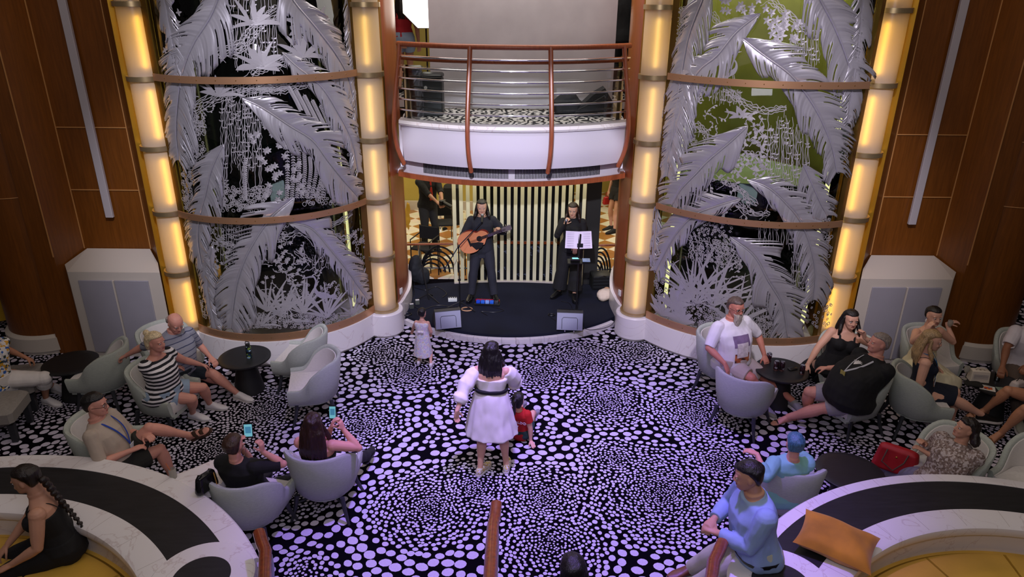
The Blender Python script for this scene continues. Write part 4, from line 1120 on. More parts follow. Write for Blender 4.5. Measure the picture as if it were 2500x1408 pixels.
    def brows(s, m):
        for sg in (1, -1): MB().tube([s.hd(sg*.07, .405, .585)-s.o, s.hd(sg*.15, .40, .61)-s.o, s.hd(sg*.24, .36, .59)-s.o], [.012*s.hh, .018*s.hh, .008*s.hh], 6).build('eyebrow', m, s.root)
    def front(s, t, off=.028):
        T = s.TF if s.sex == 'f' else s.TM; hd_, fo = [float(np.interp(t, [q[0] for q in T], [q[j] for q in T])) for j in (2, 3)]; m = max(0, 1-abs((t-.09)/.17)**2)
        b = 1+(s.bulk-1)*(1 if t < .27 else .3); return hd_*s.H*b*(1+s.belly*.36*m)+fo*s.H+s.belly*.034*s.H*m+off
    def lanyard(s, m, ln=.28, badge=None):
        N = s.nb; pts = []
        a = N-s.fc*.03*s.H; pts = []
        H = s.H
        for sg in (1,):
            P_ = [s.P+s.u*.285*H+s.lc*.0*H+s.fc*.075*H*s.bulk+s.u*-ln*0, ]
        low = s.P+s.u*(.27*H-ln)+s.fc*s.front(.27-ln/H); mids = [s.P+s.u*t*H+s.fc*s.front(t) for t in (.18, .245)]
        L_ = [low]+([mids[0]+s.lc*.02*H] if ln > .18 else [])+[mids[1]+s.lc*.036*H, s.S+s.lc*.045*H+s.fc*.045*H+s.u*.016*H, s.nb+s.lc*.036*H+s.fc*.0*H+s.u*.0*H, s.nb-s.fc*.038*H+s.u*.005*H]
        Rr = [low]+([mids[0]-s.lc*.02*H] if ln > .18 else [])+[mids[1]-s.lc*.036*H, s.S-s.lc*.045*H+s.fc*.045*H+s.u*.016*H, s.nb-s.lc*.036*H, s.nb-s.fc*.038*H+s.u*.005*H]
        mb = MB()
        for q in (L_, Rr): q = [p-s.o for p in spline(q, 5)]; mb.tube(q, [(.010, .003)]*len(q), 6, upv=tuple(s.fc))
        o = mb.build('lanyard', m, s.root)
        if badge: MB().box(low-s.o-s.u*.04+s.fc*.006, (.07, .006, .09), rz=math.atan2(s.lc.y, s.lc.x)).build('badge', badge, o)
        return o
    def strap(s, m, w=.006, side=(1, -1), name='shoulder_strap', t=.235):
        H = s.H
        for sg in side:
            k = .052
            q = [s.P+s.u*t*H+s.lc*sg*k*H+s.fc*(.064*H*s.bulk+.012), s.P+s.u*.28*H+s.lc*sg*(k+.004)*H+s.fc*.045*H, s.P+s.u*.302*H+s.lc*sg*(k+.004)*H+s.fc*.0, s.P+s.u*.285*H+s.lc*sg*k*H-s.fc*.046*H, s.P+s.u*t*H+s.lc*sg*k*.8*H-s.fc*(.062*H*s.bulk+.006)]
            MB().tube([p-s.o for p in spline(q, 5)], [(w, .003)]*21, 6, upv=tuple(s.fc)).build(name, m, s.root)
# ================================================================ FURNITURE
def fabric(name, col, a=.12):
    m, t, b = nt(name); b.inputs['Roughness'].default_value = .9; c = hexc(col)
    tc = node(t, 'ShaderNodeTexCoord'); mp = node(t, 'ShaderNodeMapping'); mp.inputs['Scale'].default_value = (20, 20, 160); L(t, tc.outputs['Object'], mp.inputs['Vector'])
    n = node(t, 'ShaderNodeTexNoise', i_Scale=1.6, i_Detail=4.0); L(t, mp.outputs['Vector'], n.inputs['Vector'])
    r = node(t, 'ShaderNodeValToRGB'); r.color_ramp.elements[0].position = .3; r.color_ramp.elements[1].position = .7
    r.color_ramp.elements[0].color = rgb([x*(1-a) for x in c]); r.color_ramp.elements[1].color = rgb([min(1, x*(1+a)) for x in c])
    L(t, n.outputs['Fac'], r.inputs['Fac']); L(t, r.outputs['Color'], b.inputs['Base Color']); MATS[name] = m; return m
CHO = fabric('sage_grey_upholstery', '#aab0a6'); CHI = fabric('oatmeal_upholstery', '#cfcac4', .06); CHL = mat('dark_stained_leg', '#2a2c30', .45)
def make_chair():
    e = empty('tub_chair'); w, yb, yf = .345, .33, -.32
    N = 48; base = []
    for i in range(N+1):
        t = i/N
        # path: right front -> back -> left front
        if t < .26: q = t/.26; p = (w-.015*(1-q), lerp(yf, 0, q)); nx = (1, 0)
        elif t > .74: q = (t-.74)/.26; p = (-w+.015*q, lerp(0, yf, q)); nx = (-1, 0)
        else:
            a = PI*(t-.26)/.48; p = (w*math.cos(a), yb*math.sin(a)); nx = (math.cos(a)*yb, math.sin(a)*w); k = math.hypot(*nx); nx = (nx[0]/k, nx[1]/k)
        base.append((V((p[0], p[1], 0)), V((nx[0], nx[1], 0)), t))
    def top(t):
        d = min(t, 1-t)/.26
        if d < .45: return .50
        q = min(1, (d-.45)/1.0); return .50+.31*(q*q*(3-2*q))
    def surf(mb, o0, o1, zb, dz, lo=.04):
        rs = []
        for p, n, t in base:
            h = top(t)+dz; th = o1
            def pt(k, z):
                f = (z-.25)/.55; return V((p.x, p.y, z))+n*(-.05+.09*f**.8 if f > 0 else -.05)+n*k
            rs.append([pt(o0-.05, zb), pt(o0-.01, zb+.03), pt(o0, lerp(zb, h, .4)), pt(o0, h-.02), pt(o0-th*.25, h), pt(o0-th*.75, h), pt(o0-th, h-.02), pt(o0-th, lerp(zb, h, .4)), pt(o0-th, zb)])
        mb.rings(rs)
    a = MB(); surf(a, .02, .06, .27, 0); a.build('shell', CHO, e, ang=50)
    b = MB(); surf(b, -.041, .022, .30, -.035); b.build('inner_back', CHI, e, ang=50)
    s = MB(); ring = []
    seatp = [(w-.075, yf-.005), (w-.075, 0)]+[((w-.07)*math.cos(PI*k/14), (yb-.06)*math.sin(PI*k/14)) for k in range(1, 14)]+[(-w+.075, 0), (-w+.075, yf-.005)]
    def rg(k, z): return [V((x*k, (y+.02)*k-.02, z)) for x, y in seatp]
    s.rings([rg(.96, .30), rg(1, .33), rg(1, .43), rg(.97, .455), rg(.8, .465)]); s.build('seat_cushion', CHI, e, ang=50)
    MB().prism([(x*.97, y*.97) for x, y in seatp], .25, .30).build('seat_frame', CHO, e)
    for sx, sy in ((-1, -1), (1, -1), (-1, 1), (1, 1)):
        x, y = sx*.27, sy*.24
        MB().tube([(x*.92, y*.92, .29), (x*1.0, y*1.0, .16), (x*1.18, y*1.2, 0)], [.028, .024, .015], 8).build('leg', CHL, e)
    MB().tube([(-.25, -.23, .2), (.25, .23, .2)], .012, 6).build('stretcher', CHL, e); MB().tube([(.25, -.23, .215), (-.25, .23, .215)], .012, 6).build('stretcher', CHL, e)
    return e
_c0 = make_chair(); _used = []
def chair(q, ang, label, group='grey tub chairs', sc_=.93):
    p = W(q); c = _c0 if not _used else copy_tree(_c0); _used.append(c)
    c.location = (p.x, p.y, 0); c.rotation_euler = (0, 0, math.radians(ang)); c.scale = (sc_, sc_, 1.0)
    return tag(c, label, 'chair', group)
# positions: seat centre pixel at seat height
chair((398, 955, .45), 78, 'grey tub chair under the woman in black and white stripes')
chair((250, 905, .45), -88, 'empty grey tub chair back to back with the striped woman, facing the left table')
chair((415, 862, .45), 58, 'grey tub chair under the bald man in a striped polo shirt')
chair((738, 868, .45), -98, 'empty pale tub chair against the marble base, farther of the empty pair')
chair((766, 930, .45), -78, 'empty pale tub chair with curved back, nearer of the empty pair')
chair((268, 1092, .45), 100, 'grey tub chair under the man with a blue lanyard and glasses')
chair((612, 1212, .45), 168, 'sage tub chair seen from behind, under the short haired woman in black')
chair((792, 1148, .45), 176, 'sage tub chair seen from behind, under the long haired woman with bare back')
chair((1760, 872, .45), 62, 'grey tub chair under the bearded man in a white T-shirt')
chair((1815, 960, .45), 142, 'empty grey tub chair turned away, in front of the bearded man')
chair((2085, 965, .45), -72, 'grey tub chair under the big man in a black T-shirt')
chair((2240, 968, .45), 80, 'grey tub chair under the blonde woman in a navy dress')
chair((1912, 1180, .45), 168, 'grey tub chair under the person with blue hair')
chair((2310, 1140, .45), -68, 'grey tub chair under the woman with a patterned scarf')
chair((2530, 1175, .45), -60, 'grey tub chair cut by the right edge behind the marble ledge')
chair((2262, 872, .45), 10, 'grey tub chair under the woman in a white strapless dress')
chair((2492, 885, .45), -20, 'grey tub chair under the man in a white shirt at the right edge')
chair((2060, 890, .45), -20, 'grey tub chair under the dark haired woman in a long black dress')
# left bench of two square seats
for k, (u, v) in enumerate(((30, 915), (-22, 985))):
    p = Z(u, v, .42); e = empty('square_stool', (p.x, p.y, 0), math.radians(12), ('square grey padded stool under the man in a floral shirt', 'square grey padded stool cut by the left edge, nearer one')[k], 'stool', 'square padded stools')
    MB().box((0, 0, .34), (.62, .55, .2), bev=.04).build('seat', fabric('taupe_upholstery', '#8d877f'), e)
    for sx in (-1, 1):
        for sy in (-1, 1): MB().box((sx*.25, sy*.21, .12), (.06, .06, .24), tp=(1.15, 1.15)).build('leg', CHL, e)
TABT = mat('black_wood_tabletop', '#1b1c1d', .42, noise_s=6, noise_a=.25, stretch=(1, 12, 1)); TABB = mat('matte_table_base', '#141416', .6)
def make_table():
    e = empty('round_table')
    MB().lathe([(.16, .47), (.315, .472), (.33, .478), (.33, .498), (.322, .502), (.25, .503), (.1, .503)], n=64).build('tabletop', TABT, e, ang=30)
    MB().lathe([(.20, 0), (.20, .015), (.195, .03), (.115, .42), (.11, .47)], n=40).build('pedestal', TABB, e, ang=30)
    return e
_t0 = make_table(); _tu = []
def table(q, label, k=1.0):
    p = W(q); c = _t0 if not _tu else copy_tree(_t0); _tu.append(c); c.location = (p.x, p.y, 0); c.scale = (k, k, 1); return tag(c, label, 'table', 'round black pedestal tables')
T1 = table((172, 884, .50), 'round black pedestal table beside the man in a floral shirt, nothing on it', 1.0)
T2 = table((597, 870, .50), 'round black pedestal table carrying a water bottle, by the left marble base', 1.0)
T3 = table((1908, 902, .50), 'round black pedestal table with four drink cans, before the bearded man', 1.0)
T4 = table((2076, 1150, .50), 'bare round black table behind the right marble ledge', 1.0)
T5 = table((2432, 935, .50), 'round black table with white lunch box and glasses at the right edge', 1.0)
# ---- marble ringed banquettes in front
def ringp(cx, cy, r0, r1, a0, a1, z0, z1, n=64):
    return MB().prism(arc(cx, cy, r1, a0, a1, n)+arc(cx, cy, r0, a0, a1, n)[::-1], z0, z1)
YSEAT = mat('mustard_leather', '#d6aa44', .45, noise_s=2, noise_a=.12, bump=.15, bump_s=18)
for k, (cx, cy, R, capx, capy, capr, a0, a1) in enumerate(((-4.57, 2.75, 3.05, -2.41, 4.22, .40, math.radians(34), math.radians(112)), (4.11, 2.93, 2.69, 2.12, 4.20, .41, math.radians(62), math.radians(147)))):
    nm = ('left', 'right')[k]
    e = empty('curved_banquette', (0, 0, 0), 0, 'curved banquette with white marble and black slate ledge around mustard seats, on the %s' % ('lower left' if k == 0 else 'lower right'), 'banquette', 'marble ledge banquettes')
    HZ = .72; wd = .76 if k == 0 else .74
    MB().prism(arc(cx, cy, R-.02, a0, a1, 64)+arc(cx, cy, R-.2, a0, a1, 64)[::-1], 0, HZ-.05).build('outer_wall', MARB, e, ang=25)
    # ledge rings: outer marble, slate inlay, inner marble with rounded lip
    q = MB(); rows = []
    prof = [(R-.19, HZ-.05), (R-.01, HZ-.05), (R, HZ-.035), (R, HZ-.015), (R-.015, HZ), (R-.20, HZ)]
    def sweep(prof): return MB().rings([[V((cx+r*math.cos(a), cy+r*math.sin(a), z)) for r, z in prof] for a in [a0+(a1-a0)*i/72 for i in range(73)]])
    ro, ri = (.20, .60) if k == 0 else (.12, .51)
    prof = [(R-ro, HZ-.05), (R-.01, HZ-.05), (R, HZ-.035), (R, HZ-.015), (R-.015, HZ), (R-ro, HZ)]
    sweep(prof).build('marble_rim', MARB, e, ang=30)
    sweep([(R-ri, HZ-.06), (R-ro, HZ-.06), (R-ro, HZ-.004), (R-ri, HZ-.004)]).build('slate_inlay', SLATE, e, ang=30)
    lip = R-ri-.24
    sweep([(R-ri, HZ-.3), (R-ri, HZ), (lip+.04, HZ), (lip+.01, HZ-.015), (lip, HZ-.05), (lip+.01, HZ-.09), (lip+.05, HZ-.11), (lip+.05, HZ-.3)]).build('marble_lip', MARB, e, ang=40)
    # seams in the marble
    sm = MB()
    for i in range(1, 8):
        a = a0+(a1-a0)*i/8
        for r0, r1 in ((R-ro, R-.015), (lip+.03, R-ri)):
            c = (r0+r1)/2; sm.box((cx+c*math.cos(a), cy+c*math.sin(a), HZ+.0003), (r1-r0, .003, .001), rz=a)
    sm.build('marble_joint', mat('marble_joint', '#b5aca8', .6), e, smooth=False)
    # seat cushions, three wedges
    n = 4
    for i in range(n):
        b0 = a0+(a1-a0)*i/n+.006; b1 = a0+(a1-a0)*(i+1)/n-.006
        rr = [(lip-.62, .40), (lip-.64, .43), (lip-.60, .455), (lip-.3, .465), (lip-.02, .455), (lip+.0, .43), (lip, .40)]
        MB().rings([[V((cx+r*math.cos(a), cy+r*math.sin(a), z)) for r, z in rr] for a in [b0+(b1-b0)*j/16 for j in range(17)]]).build('seat_cushion', YSEAT, e, ang=50)
    MB().prism(arc(cx, cy, lip, a0, a1, 48)+arc(cx, cy, lip-.56, a0, a1, 48)[::-1], 0, .40).build('seat_base', mat('seat_base_dark', '#2a2520', .7), e, ang=30)
    MB().prism(arc(cx, cy, lip+.22, a0, a1, 48)+arc(cx, cy, lip+.02, a0, a1, 48)[::-1], .0, HZ-.3).build('back_rest', YSEAT, e, ang=30)
    # round marble end
    MB().lathe([(capr-.03, 0), (capr-.03, HZ-.03), (capr, HZ-.02), (capr, HZ+.0), (capr-.015, HZ+.014), (capr*.55, HZ+.014)], (capx, capy, 0), 56).build('marble_end', MARB, e, ang=40)
    MB().lathe([(capr*.55, HZ+.0), (capr*.55, HZ+.017)], (capx, capy, 0), 48).build('slate_disc', SLATE, e, ang=40)
    if k == 0:   # small counter beyond the ledge
        pp = [Z(*x, .70) for x in ((395, 1170), (470, 1143), (530, 1118), (560, 1150), (540, 1180), (500, 1200))]
        MB().prism([(p.x, p.y) for p in pp][::-1], .62, .70).build('marble_counter', MARB, e)
# cushion
p = Z(2042, 1322, .80); e = MB()
rs = []
for i in range(17):
    for_z = []
n = 16; vs = []; fs = []
for sgn in (1, -1):
    o = len(vs)
    for i in range(n+1):
        for j in range(n+1):
            x, y = i/n*2-1, j/n*2-1; h = ((1-x**4)*(1-y**4))**.6*.085; pk = 1-.09*(1-abs(x)**2)*abs(y)**2-.0; pk2 = 1-.09*(1-abs(y)**2)*abs(x)**2
            vs.append((x*.30*pk2, y*.225*pk, sgn*h+.012*math.sin(x*5+y*3)*(h/.085)))
    for i in range(n):
        for j in range(n):
            q = (o+i*(n+1)+j, o+(i+1)*(n+1)+j, o+(i+1)*(n+1)+j+1, o+i*(n+1)+j+1); fs.append(q if sgn > 0 else q[::-1])
cu = MB().add(vs, fs).build('throw_cushion', mat('ochre_velvet', '#b07612', .8, noise_s=4, noise_a=.3, sheen=.2), ang=70)
cu.location = (p.x, p.y-.0, .815); cu.rotation_euler = (math.radians(4), math.radians(3), math.radians(-33))
tag(cu, 'ochre velvet throw cushion lying on the right marble ledge', 'cushion')
# ---- stair handrails in the foreground
def handrail(pts, label):
    e = empty('stair_handrail', (pts[-1].x, pts[-1].y, 0), 0, label, 'handrail', 'stair handrails'); o = V((pts[-1].x, pts[-1].y, 0))
    MB().tube([p-o for p in pts], [(.048, .034)]*len(pts), 14, upv=(0, 0, 1)).build('wooden_rail', RAIL, e)
    a = pts[1]-o; b = pts[-1]-o
    MB().rings([[V((p.x+dx, p.y, p.z-dz)) for dx, dz in ((.035, .03), (.05, .03), (.05, .16), (.035, .16))] for p in (pts[2]-o, pts[-1]-o)]).build('chrome_side', mat('brushed_steel', '#9aa2b4', .35, .9), e)
    MB().tube([V((a.x, a.y, a.z-.03)), V((a.x, a.y, 0.0))], .02, 10).build('post', CHROME, e)
handrail([Z(1212, 1228, .98), Z(1208, 1262, 1.0), Z(1203, 1285, 1.05), Z(1197, 1400, 1.25), Z(1190, 1520, 1.5)], 'varnished wooden stair handrail end at the bottom centre')
handrail([Z(632, 1298, .98), Z(640, 1325, 1.0), Z(648, 1345, 1.03), Z(646, 1420, 1.15), Z(640, 1560, 1.4)], 'varnished wooden stair handrail end beside the left marble ledge')
handrail([Z(1765, 1322, .98), Z(1755, 1345, 1.0), Z(1742, 1372, 1.04), Z(1735, 1430, 1.15), Z(1722, 1560, 1.4)], 'varnished wooden stair handrail end by the man in a blue shirt')
# ================================================================ PEOPLE
def C(name, col, **k): return mat(name, col, k.pop('rough', .85), bump=.12, bump_s=160, noise_s=k.pop('noise_s', 5), noise_a=.06, **k)
def seat_skirt(s, m, f1, off=.016, name='skirt', t1=.12, disp=.006, flare=0, join=None):
    """skirt or dress lap over both thighs"""
    mb = MB() if join is None else join; H = s.H
    mb.rings(s.trings(-.07, t1, off))
    for h in s.hip: mb.ell(h-s.f*.018*H, [.06*H*s.bulk+off]*3)
    A = (s.hip[0]+s.hip[1])/2; B = (s.kn[0]+s.kn[1])/2; hw0 = (s.hip[0]-s.hip[1]).length/2+.058*H*s.bulk; hw1 = (s.kn[0]-s.kn[1]).length/2+.042*H+flare
    pts = []; rr = []; 
    sd = (s.kn[0]-s.kn[1]).normalized(); N = 8; f = min(f1, 1.0); R = []
    dn = (B-A).normalized(); n_ = dn.cross(sd).normalized()
    if n_.z < 0: n_ = -n_
    for i in range(N+1):
        t = f*i/N; c = A.lerp(B, t); w = lerp(hw0, hw1, t)+off; d = lerp(.066, .040, t)*H+off
        R.append([c+sd*(w*math.cos(a))+n_*(d*math.sin(a)) for a in [2*PI*j/20 for j in range(20)]])
    if f1 > 1:
        Cc = (s.an[0]+s.an[1])/2; hw2 = (s.an[0]-s.an[1]).length/2+.03*H+flare
        d2 = (Cc-B).normalized(); n2 = d2.cross(sd).normalized()
        if n2.dot(n_) < 0 and n2.dot(s.f) < 0: n2 = -n2
        for i in range(1, N+1):
            t = (f1-1)*i/N; c = B.lerp(Cc, t); w = lerp(hw1, hw2, t)+off; d = .05*H+off
            R.append([c+sd*(w*math.cos(a))+n2*(d*math.sin(a)) for a in [2*PI*j/20 for j in range(20)]])
    mb.rings(R)
    return remesh(mb, name, m, s.root, s.vox, 3, disp, origin=s.o) if join is None else None
UP = V((0, 0, 1))
# ---- floral shirt man, far left
p = Person('man in a floral shirt and white trousers seated at the left edge', (-8, 935, .50), 1.75, 72, 6, LF=(112, 972, .07), RF=(58, 985, .07) and (140, 940, .07), LH=(62, 872, .62), RH=(20, 905, .60), skin_='tan', hf=60, hp=10)
p.top(blotch('floral_print', ['#e6e2dc', '#c9c7c4', '#3b4a63', '#e8e4dc', '#d9a12c', '#e9e5df', '#2c3a2c', '#2a62b8', '#efe9e2'], 34), .95); p.legs(C('white_linen', '#d8d2cc'), 1.35, .018); p.shoes(C('white_canvas', '#e6e2e0')); p.hair(hairm('hair_dark', '#1a1310'))
# ---- woman in red behind the left pier
p = Person('person in a red top seated in a yellow chair behind the left wood pier', ('w', -7.95, 10.25, .50), 1.66, 165, 4, skin_='tan', sex='f')
p.top(C('red_knit', '#a01c14'), .6, -.05); p.legs(C('dark_trousers_b', '#1c1a1c')); p.hair(hairm('hair_dark', '#1a1310'), 'long', .12)
# ---- bald man
p = Person('bald older man in grey striped polo, one arm around the blonde woman', (425, 900, .50), 1.72, 55, 10, side=4, hf=52, hp=28, LH=(514, 872, .60), RH=(306, 868, .74), LF=(580, 960, .08), RF=(560, 938, .10), belly=1.5, bulk=1.1, skin_='pink', ep=(None, ('w', -1, .6, -.2)), fdir=(70, 60), limb=1.1)
p.top(stripes('polo_stripes', ('#8d8f9c', '#3c4160'), 16, 'Z', width=.16), .95, -.05, .318, .014, collar=C('polo_collar', '#7e8090')); p.legs(C('navy_shorts', '#232a33'), .85, .016); p.shoes(C('white_trainers', '#dcd8d6')); p.hair(hairm('hair_grey', '#8b8078'), 'bald'); p.brows(MATS['hair_grey'])
# ---- blonde woman with stripes
p = Person('blonde woman in a black and white striped top and pale denim shorts', (392, 958, .51), 1.66, 72, 6, hf=78, hp=4, LH=(500, 893, .58), RH=(462, 897, .58), LF=(512, 985, .07), RF=(470, 1008, .07), sex='f', bulk=1.22, belly=.8, skin_='pink', limb=1.12, fdir=(85, 75), ep=(('w', -.3, .6, -1), ('w', -.4, -.6, -1)))
p.top(stripes('bold_stripes', ('#e8e4e4', '#15151c'), 19, 'Z', width=.5), .32, -.06, .295, .014, name='top'); p.legs(C('pale_denim', '#8fa3b8'), .62, .016, name='shorts'); p.shoes(C('white_slip_on', '#e6e2e6')); p.hair(hairm('hair_blonde_white', '#d8c39a'), 'bun', vol=1.25)
# ---- glasses man
p = Person('man in glasses and beige T-shirt with blue lanyard, legs crossed in brown sandals', (298, 1132, .47), 1.74, 92, -14, hf=100, hp=4, LH=(352, 1062, .74), RH=(318, 1100, .70), LF=(462, 1062, .56), RF=(425, 1170, .07), skin_='pink', limb=1.05, bulk=1.05, belly=.4, fdir=(('w', .8, -.1, .45), 95), kp=(('w', .4, 0, 1), ('w', .4, .5, 1)), ep=(('w', -.3, .6, -1), ('w', -.5, -.6, -.6)))
p.top(C('beige_tee', '#b5a595'), .92, -.05, .318, .015); p.legs(C('black_olive_shorts', '#23221c'), .72, .02, name='shorts'); p.shoes(C('brown_leather_sandal', '#4a3426'), 'sandal'); p.hair(hairm('hair_black', '#120e0d'), 'short', vol=1.2); p.glasses(BLACK); p.lanyard(C('blue_ribbon', '#1f3f9c'), .26, mat('badge_card', '#d8d8dc', .4)); p.brows(MATS['hair_black'])
# ---- woman on the left banquette
p = Person('woman in a black strappy jumpsuit with braided hair, sitting on the left mustard seat', (158, 1326, .55), 1.72, -68, 9, hf=-88, hp=12, LH=(28, 1378, .62), RH=(15, 1335, .60), LF=('w', -4.9, 4.3, .1), RF=('w', -4.9, 4.6, .1), sex='f', bulk=1.12, skin_='mid', limb=1.12, curl=(.3, .3), ep=(('w', .4, -.3, -1), ('w', 0, .4, -1)), lhd=('w', -.9, -.3, -.35))
p.top(C('black_jersey', '#0d0c0e'), 0, -.06, .235, .012, .004, name='jumpsuit_top'); p.legs(C('black_jersey', '#0d0c0e'), 2.0, .018, name='jumpsuit_legs', wide=.02); p.strap(C('black_jersey', '#0d0c0e'), .005); p.hair(hairm('hair_darkbrown', '#1d120d'), 'short', vol=1.15)
P6 = p; q = MB(); a = p.hd(0, -.45, .35)
for j in range(24): q.ell(a-p.fc*(.02+.008*j)-UP*(.026*j)+p.lc*(.012*(-1)**j)-p.hfw*.01, [.032-.0007*j]*3, 10)
remesh(q, 'braid', MATS['hair_darkbrown'], p.root, .006, 2, .003, (30, 30, 30), origin=p.o)
# ---- short haired woman filming
p = Person('short haired woman in black T-shirt and hoop earring filming with her phone', (605, 1212, .45), 1.56, 168, -9, hf=172, hp=-2, RH=(641, 1102, 1.02), LH=(590, 1092, 1.02), LF=('w', -2.7, 6.3, .07), RF=('w', -2.3, 6.35, .07), sex='f', bulk=1.28, belly=.6, skin_='pink', limb=1.1, curl=(.6, .6), lhd=UP, rhd=UP, ep=(('w', -.6, .2, -1), ('w', .8, .2, -1)), hn=((.8, .2, 0), (-.8, .2, 0)))
PH1 = (p.wr[0]+p.wr[1])/2; p.top(C('black_tee', '#0c0c0e'), .9, -.05, .318, .016); p.legs(C('black_trousers', '#141416')); p.shoes(C('black_shoe', '#141414'), sole=BLACK); p.hair(hairm('hair_brown', '#3c2417'), 'short', vol=1.4)
q = MB(); c = p.hd(-.40, .0, .18)-p.o; q.tube([c+p.hfw*(.042*math.cos(a))+p.hu*(.042*math.sin(a)) for a in [2*PI*j/20 for j in range(21)]], .0025, 6); q.build('hoop_earring', CHROME, p.root)
# ---- long haired woman filming
p = Person('woman with long dark hair and bare upper back filming with her phone', (788, 1160, .45), 1.58, 172, -9, hf=178, hp=4, RH=(838, 1048, .98), LH=(808, 1045, 1.0), LF=('w', -2.0, 6.9, .07), RF=('w', -1.5, 6.9, .07), sex='f', bulk=1.2, skin_='pink', limb=1.12, curl=(.5, .5), rhd=('w', -.3, .1, 1), lhd=('w', .4, .2, 1), ep=(('w', -.6, .2, -1), ('w', 1, .1, -.6)), hn=((.8, .2, 0), (-.8, .2, 0)))
PH2 = Z(812, 1008, 1.12); p.top(C('black_tank', '#0d0c0e'), 0, -.06, .215, .014, name='tank_top'); p.strap(MATS['black_tank'], .005); p.legs(C('black_trousers', '#141416')); p.shoes(C('black_shoe', '#141414'), sole=BLACK); p.hair(hairm('hair_redbrown', '#2c140f'), 'long', .27, vol=1.2, disp=.008)
# ---- toddler
p = Person('toddler girl in a pale floral sleeveless dress walking towards the stage', ('w', *(Z(1034, 886, 0)+V((0, 0, .40)))), .86, 172, 4, sex='k', skin_='fair', headk=1.28, hf=165, hp=8, RF=(1052, 888, .05), LF=(1022, 882, .05), LH=(1006, 808, .42), RH=(1052, 815, .42), vox=.006, limb=1.15, kp=(-vang(172)*-1, -vang(172)*-1))
m = blotch('pastel_floral', ['#e9dfe2', '#d9c3d6', '#c3cfd6', '#efe7e4', '#d6cfae', '#e6c9cf'], 26, kind='noise')
mb = p.skirt_stand(m, .13, .085, .135, .16, fold=.02, nf=9); mb.rings(p.trings(.05, .285, .012)); remesh(mb, 'dress', m, p.root, .007, 2, .006, origin=p.o); p.strap(m, .008, t=.26)
MB().ell(V((0, 0, 0)), (.001, .001, .001)) ; bw = MB()
for sg in (1, -1): bw.ell(p.P+p.u*.15*p.H-p.fc*.095-p.o+p.lc*sg*.022, (.024, .012, .016), 10)
bw.build('bow', C('white_ribbon', '#e8e0e0'), p.root); p.shoes(C('white_shoe', '#e4dcda')); p.hair(hairm('hair_black', '#120e0d'), 'short', vol=1.0)
# ---- woman in the white puff-sleeve dress
p = Person('woman in a white puff sleeve dress with black belt walking away, long black hair', ('w', *(Z(1200, 1140, 0)+V((0, .02, .80)))), 1.53, 178, 3, hf=168, hp=6, LF=(1172, 1143, .08), RF=(1236, 1135, .08), LH=(1112, 1010, .86), RH=('w', .02, 6.95, .88), sex='f', bulk=1.12, skin_='fair', limb=1.05, kp=(vang(178), vang(178)), ep=(('w', -1, -.2, -.2), ('w', .7, .1, -.8)), curl=(.3, .4), fdir=(150, 175), lhd=('w', -.1, .1, -1))
m = C('white_cotton_poplin', '#e8e2dc', noise_s=3)
mb = p.skirt_stand(m, .47, .155, .295, .14, fold=.016, nf=12, extra=p.f*.0); mb.rings(p.trings(.06, .232, .02))
for sg in (1, -1): mb.ell(p.P+p.u*.205*p.H+p.lc*sg*.042*p.H+p.fc*.048*p.H, [.038*p.H+.015]*3)
for i in (0, 1):
    a, b, c = p.sh[i]-UP*.0, p.el[i], p.wr[i]; out = p.lc*(1 if i == 0 else -1)
    mb.tube([a-p.u*.0+out*.0, a.lerp(b, .25)+out*.02, a.lerp(b, .7)+out*.025, b+out*.01, b.lerp(c, .25)], [.062, .085, .092, .070, .060], 18)
    mb.tube([b.lerp(c, .12), b.lerp(c, .38)+out*.015, b.lerp(c, .62)+out*.01], [.058, .092, .062], 18)
    mb.tube([p.P+p.u*.21*p.H+out*.07*p.H-p.fc*.03, p.sh[i]+out*.01+p.u*.012, p.P+p.u*.21*p.H+out*.07*p.H+p.fc*.05], [.03, .05, .03], 12)
remesh(mb, 'dress', m, p.root, .009, 2, .014, (8, 8, 3), origin=p.o)
q = MB(); q.rings(p.trings(.132, .150, .050)); q.v = [(x-p.o.x, y-p.o.y, z-p.o.z) for x, y, z in q.v]; q.build('belt', C('black_velvet', '#0a0a0c'), p.root); p.shoes(blotch('floral_flats', ['#d9c86a', '#d6cfcb', '#c2a05a', '#e0d8d2'], 60), 'shoe', .006, 'flat_shoe'); p.hair(hairm('hair_black', '#120e0d'), 'long', .20, vol=1.25, disp=.008)
